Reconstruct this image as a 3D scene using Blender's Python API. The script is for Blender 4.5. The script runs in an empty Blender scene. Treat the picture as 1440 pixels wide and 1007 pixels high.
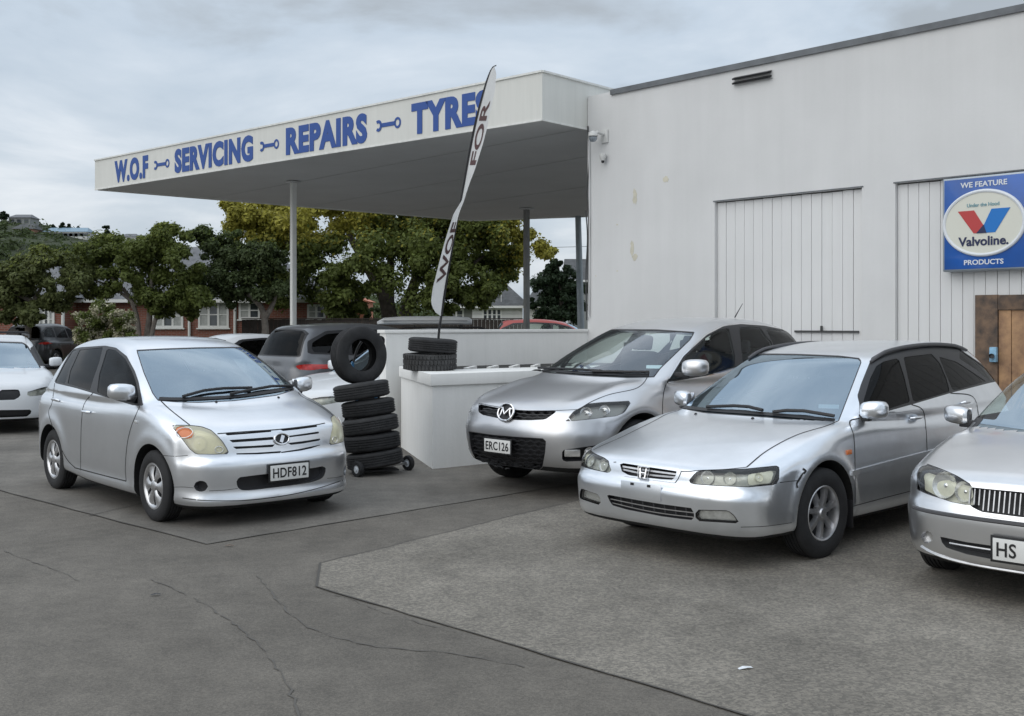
import bpy, bmesh, math, random, itertools
import numpy as np
from mathutils import Vector, Matrix

random.seed(7); rng = np.random.default_rng(7)
scene = bpy.context.scene
COL = scene.collection
R = math.radians

# ------------------------------------------------------------------ camera
F, YH, CH = 1500.0, 455.0, 1.65          # focal length (px at 1440 wide), horizon row, eye height
cam_d = bpy.data.cameras.new('camera'); cam = bpy.data.objects.new('camera', cam_d); COL.objects.link(cam)
cam.location = (0, 0, CH); cam.rotation_euler = (R(90), 0, 0)
cam_d.sensor_width = 36; cam_d.lens = 36 * F / 1440; cam_d.shift_y = -(503.5 - YH) / 1440
cam_d.clip_start = 0.05; cam_d.clip_end = 2000
scene.camera = cam
scene.view_settings.view_transform = 'Standard'; scene.view_settings.look = 'None'
scene.view_settings.exposure = 0.24; scene.view_settings.gamma = 1

# ------------------------------------------------------------------ overcast sky and a veiled sun
SUN_EL, SUN_AZ = 40, 230                  # azimuth measured clockwise from +Y (the sun stands behind the camera)
world = bpy.data.worlds.new('World'); scene.world = world; world.use_nodes = True
wn, wl = world.node_tree.nodes, world.node_tree.links; wn.clear()
w_out = wn.new('ShaderNodeOutputWorld'); w_bg = wn.new('ShaderNodeBackground'); w_bg.inputs['Strength'].default_value = 0.1
sky = wn.new('ShaderNodeTexSky'); sky.sky_type = 'NISHITA'; sky.sun_disc = False
sky.sun_elevation = R(SUN_EL); sky.sun_rotation = R(SUN_AZ); sky.air_density = 1.2; sky.dust_density = 2.5
w_tc = wn.new('ShaderNodeTexCoord'); w_sep = wn.new('ShaderNodeSeparateXYZ'); wl.new(w_tc.outputs['Generated'], w_sep.inputs[0])
w_z = wn.new('ShaderNodeMath'); w_z.operation = 'MAXIMUM'; wl.new(w_sep.outputs['Z'], w_z.inputs[0]); w_z.inputs[1].default_value = 0.0
w_za = wn.new('ShaderNodeMath'); w_za.operation = 'ADD'; wl.new(w_z.outputs[0], w_za.inputs[0]); w_za.inputs[1].default_value = 0.22
w_div = wn.new('ShaderNodeVectorMath'); w_div.operation = 'DIVIDE'; wl.new(w_tc.outputs['Generated'], w_div.inputs[0])
w_cmb = wn.new('ShaderNodeCombineXYZ')
for i in range(3): wl.new(w_za.outputs[0], w_cmb.inputs[i])
wl.new(w_cmb.outputs[0], w_div.inputs[1])
def w_noise(scale, detail, rough, off):
    m = wn.new('ShaderNodeVectorMath'); m.operation = 'ADD'; wl.new(w_div.outputs[0], m.inputs[0]); m.inputs[1].default_value = off
    n = wn.new('ShaderNodeTexNoise'); n.inputs['Scale'].default_value = scale; n.inputs['Detail'].default_value = detail
    n.inputs['Roughness'].default_value = rough; n.inputs['Distortion'].default_value = 0.3; wl.new(m.outputs[0], n.inputs['Vector']); return n
n1 = w_noise(1.5, 7, 0.55, (3.1, 1.7, 0.2)); n2 = w_noise(0.55, 3, 0.5, (8.3, 5.2, 0))
w_mix = wn.new('ShaderNodeMath'); w_mix.operation = 'MULTIPLY_ADD'; wl.new(n2.outputs['Fac'], w_mix.inputs[0]); w_mix.inputs[1].default_value = 0.55
w_s = wn.new('ShaderNodeMath'); w_s.operation = 'MULTIPLY'; wl.new(n1.outputs['Fac'], w_s.inputs[0]); w_s.inputs[1].default_value = 0.55
wl.new(w_s.outputs[0], w_mix.inputs[2])
w_ramp = wn.new('ShaderNodeValToRGB'); wl.new(w_mix.outputs[0], w_ramp.inputs['Fac'])
cr = w_ramp.color_ramp; cr.elements[0].position = 0.42; cr.elements[0].color = (0.40, 0.44, 0.48, 1)
cr.elements[1].position = 0.64; cr.elements[1].color = (0.86, 0.90, 0.95, 1)
e = cr.elements.new(0.485); e.color = (0.53, 0.61, 0.70, 1); e = cr.elements.new(0.55); e.color = (0.63, 0.70, 0.78, 1)
w_gain = wn.new('ShaderNodeVectorMath'); w_gain.operation = 'SCALE'; wl.new(w_ramp.outputs['Color'], w_gain.inputs[0]); 
w_zen = wn.new('ShaderNodeMath'); w_zen.operation = 'MULTIPLY_ADD'; wl.new(w_z.outputs[0], w_zen.inputs[0]); w_zen.inputs[1].default_value = 6.0; w_zen.inputs[2].default_value = 8.2   # an overcast sky is brighter overhead than at the horizon
wl.new(w_zen.outputs[0], w_gain.inputs['Scale'])
w_cm = wn.new('ShaderNodeMix'); w_cm.data_type = 'RGBA'; w_cm.inputs['Factor'].default_value = 0.88
wl.new(sky.outputs['Color'], w_cm.inputs['A']); wl.new(w_gain.outputs[0], w_cm.inputs['B'])
wl.new(w_cm.outputs['Result'], w_bg.inputs['Color']); wl.new(w_bg.outputs[0], w_out.inputs[0])
sun_d = bpy.data.lights.new('sun', 'SUN'); sun_d.energy = 0.95; sun_d.angle = R(75); sun_d.color = (1.0, 0.965, 0.91)
sun = bpy.data.objects.new('sun', sun_d); COL.objects.link(sun)
sd = Vector((math.sin(R(SUN_AZ)) * math.cos(R(SUN_EL)), math.cos(R(SUN_AZ)) * math.cos(R(SUN_EL)), math.sin(R(SUN_EL))))
sun.rotation_euler = sd.to_track_quat('Z', 'Y').to_euler()

# ------------------------------------------------------------------ helpers
def obj(name, me, m=None, parent=None):
    o = bpy.data.objects.new(name, me); COL.objects.link(o)
    if m is not None and isinstance(me, bpy.types.Mesh):
        me.materials.clear()
        for k in (m if isinstance(m, (list, tuple)) else [m]): me.materials.append(k)
    if parent is not None: o.parent = parent
    return o
def tag(o, label=None, cat=None, group=None, kind=None):
    if label: o['label'] = label
    if cat: o['category'] = cat
    if group: o['group'] = group
    if kind: o['kind'] = kind
    return o
def thing(name, label, cat, loc=(0, 0, 0), rz=0, group=None):
    o = bpy.data.objects.new(name, None); COL.objects.link(o); o.empty_display_size = 0.2
    o.location = loc; o.rotation_euler = (0, 0, rz); return tag(o, label, cat, group)
def copy_tree(o, parent=None):
    c = o.copy(); COL.objects.link(c); c.parent = parent
    for ch in list(o.children): copy_tree(ch, c)
    return c
class MB:
    """collects simple solids; build() links them as one mesh object"""
    def __init__(s): s.v = []; s.f = []; s.sm = []
    def add(s, vs, fs, smooth=False):
        b = len(s.v); s.v += [tuple(map(float, v)) for v in vs]; s.f += [tuple(b + i for i in f) for f in fs]; s.sm += [smooth] * len(fs); return s
    def box(s, c, d, M=None):
        x, y, z = [q / 2 for q in d]; vs = [Vector((sx * x, sy * y, sz * z)) for sx in (-1, 1) for sy in (-1, 1) for sz in (-1, 1)]
        if M is not None: vs = [M @ v for v in vs]
        vs = [v + Vector(c) for v in vs]
        return s.add(vs, [(0, 1, 3, 2), (4, 6, 7, 5), (0, 4, 5, 1), (2, 3, 7, 6), (0, 2, 6, 4), (1, 5, 7, 3)])
    def span(s, a, b):   # axis-aligned box from corner to corner
        return s.box([(p + q) / 2 for p, q in zip(a, b)], [abs(q - p) for p, q in zip(a, b)])
    def bar(s, p, q, w, h=None, up=(0, 0, 1)):
        p, q = Vector(p), Vector(q); d = (q - p); L = d.length; d.normalize(); u = Vector(up)
        sx = d.cross(u)
        if sx.length < 1e-4: sx = d.cross(Vector((1, 0, 0)))
        sx.normalize(); u = sx.cross(d); h = h or w
        vs = [e + sx * a * w / 2 + u * b * h / 2 for e in (p, q) for a, b in ((-1, -1), (1, -1), (1, 1), (-1, 1))]
        return s.add(vs, [(0, 3, 2, 1), (4, 5, 6, 7), (0, 1, 5, 4), (1, 2, 6, 5), (2, 3, 7, 6), (3, 0, 4, 7)])
    def tube(s, pts, r, n=8, cap=True):
        pts = [Vector(p) for p in pts]; rs = r if isinstance(r, (list, tuple)) else [r] * len(pts); rings = []; ref = None
        for i, p in enumerate(pts):
            d = (pts[min(i + 1, len(pts) - 1)] - pts[max(i - 1, 0)]).normalized()
            if ref is None: ref = d.orthogonal().normalized()
            ref = (ref - d * ref.dot(d)).normalized(); b = d.cross(ref)
            rings.append([p + (ref * math.cos(2 * math.pi * k / n) + b * math.sin(2 * math.pi * k / n)) * rs[i] for k in range(n)])
        vs = [v for g in rings for v in g]; fs = []
        for i in range(len(pts) - 1):
            for k in range(n): fs.append((i * n + k, i * n + (k + 1) % n, (i + 1) * n + (k + 1) % n, (i + 1) * n + k))
        if cap: fs += [tuple(range(n - 1, -1, -1)), tuple((len(pts) - 1) * n + k for k in range(n))]
        return s.add(vs, fs, True)
    def lathe(s, prof, axis='y', n=32, c=(0, 0, 0), M=None, close=False):   # prof: (radius, along)
        vs = []; fs = []; m = len(prof)
        for k in range(n):
            a = 2 * math.pi * k / n
            for r, t in prof:
                v = {'y': (r * math.cos(a), t, r * math.sin(a)), 'z': (r * math.cos(a), r * math.sin(a), t), 'x': (t, r * math.cos(a), r * math.sin(a))}[axis]
                v = Vector(v)
                if M is not None: v = M @ v
                vs.append(v + Vector(c))
        for k in range(n):
            for i in range(m if close else m - 1):
                j = (i + 1) % m; k2 = (k + 1) % n; fs.append((k * m + i, k * m + j, k2 * m + j, k2 * m + i))
        return s.add(vs, fs, True)
    def prism(s, pts, fr, off):     # polygon pts (2d) through fr(u,v)->Vector, extruded by vector off
        n = len(pts); a = [Vector(fr(*p)) for p in pts]; b = [v + Vector(off) for v in a]
        return s.add(a + b, [tuple(range(n - 1, -1, -1)), tuple(range(n, 2 * n))] + [(i, (i + 1) % n, n + (i + 1) % n, n + i) for i in range(n)])
    def mesh(s, name, bevel=0, seg=2, fix=True):
        me = bpy.data.meshes.new(name); me.from_pydata(s.v, [], s.f); me.validate()
        if bevel or fix:
            bm = bmesh.new(); bm.from_mesh(me)
            if fix: bmesh.ops.recalc_face_normals(bm, faces=bm.faces)
            if bevel: bmesh.ops.bevel(bm, geom=list(bm.edges), offset=bevel, segments=seg, affect='EDGES', profile=0.6, clamp_overlap=True)
            bm.to_mesh(me); bm.free()
        if bevel or any(s.sm):
            me.polygons.foreach_set('use_smooth', [True] * len(me.polygons)); me.set_sharp_from_angle(angle=R(38))
        return me
    def build(s, name, m, parent=None, bevel=0, seg=2, fix=True): return obj(name, s.mesh(name, bevel, seg, fix), m, parent)
    def build_split(s, name, m, parent=None):
        """one object for each connected piece"""
        par = {}; key = [tuple(round(c, 5) for c in v) for v in s.v]
        def find(x):
            while par.setdefault(x, x) != x: par[x] = par[par[x]]; x = par[x]
            return x
        for f in s.f:
            for i in f[1:]: par[find(key[i])] = find(key[f[0]])
        grp = {}
        for f in s.f: grp.setdefault(find(key[f[0]]), []).append(f)
        for fs in grp.values():
            if len(fs) < 3: continue
            u = sorted({i for f in fs for i in f}); mp = {v: i for i, v in enumerate(u)}; b = MB(); b.add([s.v[i] for i in u], [tuple(mp[i] for i in f) for f in fs]); b.build(name, m, parent, fix=False)

# ---- materials
def mat(name, col, rough=0.6, metal=0.0, coat=0.0, spec=0.5, var=0.0, vscale=3.0, bump=0.0, bscale=40.0, alpha=None, emit=None, coatr=0.06, vcol=None, detail=5):
    m = bpy.data.materials.new(name); m.use_nodes = True; nt = m.node_tree; b = nt.nodes['Principled BSDF']
    b.inputs['Base Color'].default_value = (*col, 1); b.inputs['Roughness'].default_value = rough; b.inputs['Metallic'].default_value = metal
    b.inputs['Coat Weight'].default_value = coat; b.inputs['Coat Roughness'].default_value = coatr; b.inputs['Specular IOR Level'].default_value = spec
    if emit: b.inputs['Emission Color'].default_value = (*col, 1); b.inputs['Emission Strength'].default_value = emit
    tc = None
    if var or bump: tc = nt.nodes.new('ShaderNodeTexCoord')
    if var:
        n = nt.nodes.new('ShaderNodeTexNoise'); n.inputs['Scale'].default_value = vscale; n.inputs['Detail'].default_value = detail; n.inputs['Roughness'].default_value = 0.6
        nt.links.new(tc.outputs['Object'], n.inputs['Vector'])
        rp = nt.nodes.new('ShaderNodeValToRGB'); rp.color_ramp.elements[0].position = 0.32; rp.color_ramp.elements[1].position = 0.68
        lo = vcol or tuple(c * (1 - var) for c in col); hi = col if vcol else tuple(min(1, c * (1 + var)) for c in col)
        rp.color_ramp.elements[0].color = (*lo, 1); rp.color_ramp.elements[1].color = (*hi, 1)
        nt.links.new(n.outputs['Fac'], rp.inputs['Fac']); nt.links.new(rp.outputs['Color'], b.inputs['Base Color'])
    if bump:
        n = nt.nodes.new('ShaderNodeTexNoise'); n.inputs['Scale'].default_value = bscale; n.inputs['Detail'].default_value = 4
        nt.links.new(tc.outputs['Object'], n.inputs['Vector']); bp = nt.nodes.new('ShaderNodeBump'); bp.inputs['Strength'].default_value = bump; bp.inputs['Distance'].default_value = 0.02
        nt.links.new(n.outputs['Fac'], bp.inputs['Height']); nt.links.new(bp.outputs['Normal'], b.inputs['Normal'])
    return m
def glass_mat(name, tint, rough=0.02, f0=0.05, gloss=(1, 1, 1), power=4.5):
    """thin glazing: tinted see-through sheet under a fresnel reflection"""
    m = bpy.data.materials.new(name); m.use_nodes = True; nt = m.node_tree; nt.nodes.clear()
    o = nt.nodes.new('ShaderNodeOutputMaterial'); t = nt.nodes.new('ShaderNodeBsdfTransparent'); t.inputs[0].default_value = (*tint, 1)
    g = nt.nodes.new('ShaderNodeBsdfGlossy'); g.inputs['Roughness'].default_value = rough; g.inputs['Color'].default_value = (*gloss, 1)
    fr = nt.nodes.new('ShaderNodeLayerWeight'); fr.inputs['Blend'].default_value = 0.5; mx = nt.nodes.new('ShaderNodeMixShader')   # same on both sides of the sheet
    pw = nt.nodes.new('ShaderNodeMath'); pw.operation = 'POWER'; nt.links.new(fr.outputs['Facing'], pw.inputs[0]); pw.inputs[1].default_value = power
    ad = nt.nodes.new('ShaderNodeMath'); ad.operation = 'MULTIPLY_ADD'; ad.use_clamp = True; nt.links.new(pw.outputs[0], ad.inputs[0]); ad.inputs[1].default_value = 1 - f0; ad.inputs[2].default_value = f0
    nt.links.new(ad.outputs[0], mx.inputs[0]); nt.links.new(t.outputs[0], mx.inputs[1]); nt.links.new(g.outputs[0], mx.inputs[2]); nt.links.new(mx.outputs[0], o.inputs[0])
    return m
def paint(name, col, metal=0.92, rough=0.275, dirt=0.06):
    m = mat(name, col, rough, metal, coat=0.6, coatr=0.07, var=dirt, vscale=1.7, detail=6); return m
def gp(px, py, z=0.0):           # measured photograph point on a level plane -> metres
    Y = F * (CH - z) / (py - YH); return Vector(((px - 720) / F * Y, Y, z))
def at(px, py, Y): return Vector(((px - 720) / F * Y, Y, CH + (YH - py) / F * Y))

M = {}
M['silver'] = paint('silver_paint', (0.82, 0.845, 0.88))
M['silver_warm'] = paint('warm_silver_paint', (0.68, 0.685, 0.70), rough=0.34)
M['silver_honda'] = paint('pale_silver_paint', (0.82, 0.85, 0.89), dirt=0.10)
M['silver_nissan'] = paint('champagne_silver_paint', (0.75, 0.755, 0.765))
M['silver_dark'] = paint('dark_silver_paint', (0.42, 0.425, 0.44))  # darker silver, used on the inner walls of openings
M['white_paint'] = mat('white_car_paint', (0.72, 0.74, 0.76), 0.4, 0.0, coat=0.6, var=0.04, vscale=2)
M['grey_paint'] = paint('grey_car_paint', (0.16, 0.165, 0.175), 0.6, 0.35)
M['dark_paint'] = paint('dark_car_paint', (0.03, 0.032, 0.036), 0.2, 0.35)
M['red_paint'] = mat('red_car_paint', (0.33, 0.035, 0.025), 0.4, 0.0, coat=0.5)
M['gap'] = mat('panel_gap', (0.02, 0.02, 0.022), 0.8)
M['rubber_trim'] = mat('window_rubber', (0.018, 0.018, 0.02), 0.45)
M['black_plastic'] = mat('black_plastic', (0.014, 0.014, 0.016), 0.5, var=0.2, vscale=20)
M['grey_plastic'] = mat('grey_plastic', (0.07, 0.07, 0.075), 0.5)
M['lining'] = mat('cabin_lining', (0.045, 0.045, 0.05), 0.85, var=0.15, vscale=6)
M['seat'] = mat('seat_cloth', (0.035, 0.037, 0.045), 0.95, var=0.2, vscale=30)
M['chrome'] = mat('chrome', (0.78, 0.78, 0.79), 0.12, 1.0)
M['satin'] = mat('satin_alloy', (0.60, 0.60, 0.61), 0.30, 0.9, var=0.12, vscale=14)
M['alloy'] = mat('dull_alloy', (0.52, 0.52, 0.53), 0.34, 0.9, var=0.2, vscale=14)
M['tyre'] = mat('tyre_rubber', (0.016, 0.016, 0.017), 0.8, var=0.3, vscale=9, bump=0.15, bscale=120)
M['tyre_old'] = mat('old_tyre_rubber', (0.022, 0.022, 0.023), 0.85, var=0.35, vscale=8, bump=0.2, bscale=90)
M['tyre_worn'] = mat('dusty_tyre_rubber', (0.05, 0.05, 0.05), 0.9, var=0.3, vscale=10, bump=0.2, bscale=90)
M['well'] = mat('wheel_well', (0.008, 0.008, 0.008), 0.95)
M['under'] = mat('underbody', (0.012, 0.012, 0.012), 0.9)
M['glass_wind'] = glass_mat('windscreen_glass', (0.50, 0.57, 0.57), 0.012, 0.36, (0.72, 0.87, 1.0), 3.5)
M['glass_wind_clear'] = glass_mat('clear_windscreen_glass', (0.82, 0.89, 0.86), 0.012, 0.13, (0.85, 0.92, 1.0), 3.5)
M['glass_clear'] = glass_mat('side_glass', (0.80, 0.87, 0.84), 0.01, 0.03, (1, 1, 1), 6.0)
M['glass_mid'] = glass_mat('tinted_side_glass', (0.34, 0.37, 0.37), 0.01, 0.02, (1, 1, 1), 7.0)
M['glass_dark'] = glass_mat('privacy_glass', (0.06, 0.065, 0.07), 0.01, 0.02, (1, 1, 1), 7.0)
M['lens'] = glass_mat('clear_lens', (0.92, 0.93, 0.92), 0.03, 0.06)
M['lens_haze'] = glass_mat('hazed_lens', (0.92, 0.91, 0.82), 0.10, 0.08)
nt = M['lens_haze'].node_tree; hz = nt.nodes.new('ShaderNodeBsdfDiffuse'); hz.inputs[0].default_value = (0.93, 0.89, 0.68, 1); hm = nt.nodes.new('ShaderNodeMixShader'); hm.inputs[0].default_value = 0.42   # sun-crazed plastic
o_ = [n for n in nt.nodes if n.type == 'OUTPUT_MATERIAL'][0]; nt.links.new(o_.inputs[0].links[0].from_socket, hm.inputs[1]); nt.links.new(hz.outputs[0], hm.inputs[2]); nt.links.new(hm.outputs[0], o_.inputs[0])
M['bowl'] = mat('lamp_reflector', (0.75, 0.75, 0.74), 0.25, 0.7, var=0.2, vscale=25)
M['bowl_ivory'] = mat('yellowed_reflector', (0.80, 0.78, 0.58), 0.5, 0.0, var=0.10, vscale=22)
M['bowl_cream'] = mat('cream_lamp_housing', (0.66, 0.65, 0.52), 0.45, 0.15, var=0.1, vscale=22)
M['bowl_grey'] = mat('smoky_lamp_housing', (0.42, 0.425, 0.38), 0.34, 0.5, var=0.25, vscale=16)
M['bowl_dark'] = mat('dark_lamp_housing', (0.30, 0.30, 0.285), 0.34, 0.5)
M['orange'] = mat('orange_lens', (0.62, 0.17, 0.045), 0.25, coat=0.4)
M['red_lens'] = mat('red_lens', (0.45, 0.02, 0.015), 0.18, coat=0.6, var=0.3, vscale=18)
M['plate_white'] = mat('plate_white', (0.72, 0.72, 0.70), 0.4)
M['plate_black'] = mat('plate_black', (0.012, 0.012, 0.013), 0.5)
M['sticker'] = mat('sticker', (0.55, 0.66, 0.72), 0.5)
# ------------------------------------------------------------------ car engine
# A car body is the zero level of a field made from its side profile, its plan outline and its cross-section;
# panels, windows, lamps and grilles are then cut out of that skin as separate meshes.
def catmull(pts, closed=False, step=0.05):
    P = np.array(pts, float); n = len(P); out = []
    idx = range(n) if closed else range(n - 1)
    for i in idx:
        p1, p2 = P[i], P[(i + 1) % n]
        p0 = P[i - 1] if (closed or i > 0) else 2 * p1 - p2
        p3 = P[(i + 2) % n] if (closed or i + 2 < n) else 2 * p2 - p1
        t0 = 0; t1 = t0 + max(np.linalg.norm(p1 - p0), 1e-6) ** .5; t2 = t1 + max(np.linalg.norm(p2 - p1), 1e-6) ** .5; t3 = t2 + max(np.linalg.norm(p3 - p2), 1e-6) ** .5
        k = max(2, int(np.linalg.norm(p2 - p1) / step) + 1)
        for t in np.linspace(t1, t2, k, endpoint=False):
            a1 = (t1 - t) / (t1 - t0) * p0 + (t - t0) / (t1 - t0) * p1; a2 = (t2 - t) / (t2 - t1) * p1 + (t - t1) / (t2 - t1) * p2
            a3 = (t3 - t) / (t3 - t2) * p2 + (t - t2) / (t3 - t2) * p3
            b1 = (t2 - t) / (t2 - t0) * a1 + (t - t0) / (t2 - t0) * a2; b2 = (t3 - t) / (t3 - t1) * a2 + (t - t1) / (t3 - t1) * a3
            out.append((t2 - t) / (t2 - t1) * b1 + (t - t1) / (t2 - t1) * b2)
    if not closed: out.append(P[-1])
    return np.array(out)
def poly_sdf(Q, poly, chunk=20000):
    P = np.asarray(poly, float); A = P; B = np.roll(P, -1, 0); out = np.empty(len(Q))
    for s in range(0, len(Q), chunk):
        q = Q[s:s + chunk]; d2 = np.full(len(q), 1e18); ins = np.zeros(len(q), bool)
        for a, b in zip(A, B):
            e = b - a; w = q - a; t = np.clip((w @ e) / max(e @ e, 1e-12), 0, 1); v = w - t[:, None] * e; d2 = np.minimum(d2, (v * v).sum(1))
            c = (a[1] > q[:, 1]) != (b[1] > q[:, 1])
            if c.any():
                xi = a[0] + (q[:, 1] - a[1]) / ((b[1] - a[1]) if b[1] != a[1] else 1e-12) * e[0]; ins ^= c & (q[:, 0] < xi)
        out[s:s + chunk] = np.sqrt(d2) * np.where(ins, -1, 1)
    return out
def line_dist(Q, line):
    d2 = np.full(len(Q), 1e18); L = np.asarray(line, float)
    for a, b in zip(L[:-1], L[1:]):
        e = b - a; w = Q - a; t = np.clip((w @ e) / max(e @ e, 1e-12), 0, 1); v = w - t[:, None] * e; d2 = np.minimum(d2, (v * v).sum(1))
    return np.sqrt(d2)
class Table:
    def __init__(s, poly, h, blur):
        P = np.asarray(poly, float); s.lo = P.min(0) - 0.35; hi = P.max(0) + 0.35; s.h = h; n = ((hi - s.lo) / h).astype(int) + 2
        gx = s.lo[0] + h * np.arange(n[0]); gy = s.lo[1] + h * np.arange(n[1]); X, Y = np.meshgrid(gx, gy, indexing='ij')
        T = poly_sdf(np.stack([X.ravel(), Y.ravel()], 1), P).reshape(n)
        for _ in range(blur):
            for ax in (0, 1): T = (np.roll(T, 1, ax) + 2 * T + np.roll(T, -1, ax)) / 4 if False else s._b(T, ax)
        s.T = T; s.n = n
    @staticmethod
    def _b(T, ax):
        p = np.pad(T, [(1, 1) if a == ax else (0, 0) for a in (0, 1)], mode='reflect', reflect_type='odd')
        sl = lambda o: tuple(slice(o, o + T.shape[a]) if a == ax else slice(None) for a in (0, 1))
        return (p[sl(0)] + 2 * p[sl(1)] + p[sl(2)]) / 4
    def __call__(s, u, v):
        a = np.clip((u - s.lo[0]) / s.h, 1, s.n[0] - 3.001); b = np.clip((v - s.lo[1]) / s.h, 1, s.n[1] - 3.001)
        i = a.astype(int); j = b.astype(int); a = a - i; b = b - j
        wf = lambda t: (-.5 * t + t * t - .5 * t ** 3, 1 - 2.5 * t * t + 1.5 * t ** 3, .5 * t + 2 * t * t - 1.5 * t ** 3, -.5 * t * t + .5 * t ** 3)
        wa, wb = wf(a), wf(b); r = 0
        for p in range(4):
            for q in range(4): r = r + wa[p] * wb[q] * s.T[i + p - 1, j + q - 1]
        return r
def smax(a, b, k):
    h = np.clip(k - np.abs(a - b), 0, None) / k; return np.maximum(a, b) + h * h * k / 4
def smin(a, b, k): return -smax(-a, -b, k)
def ss(x, a, b):
    t = np.clip((x - a) / (b - a), 0, 1); return t * t * (3 - 2 * t)

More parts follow.
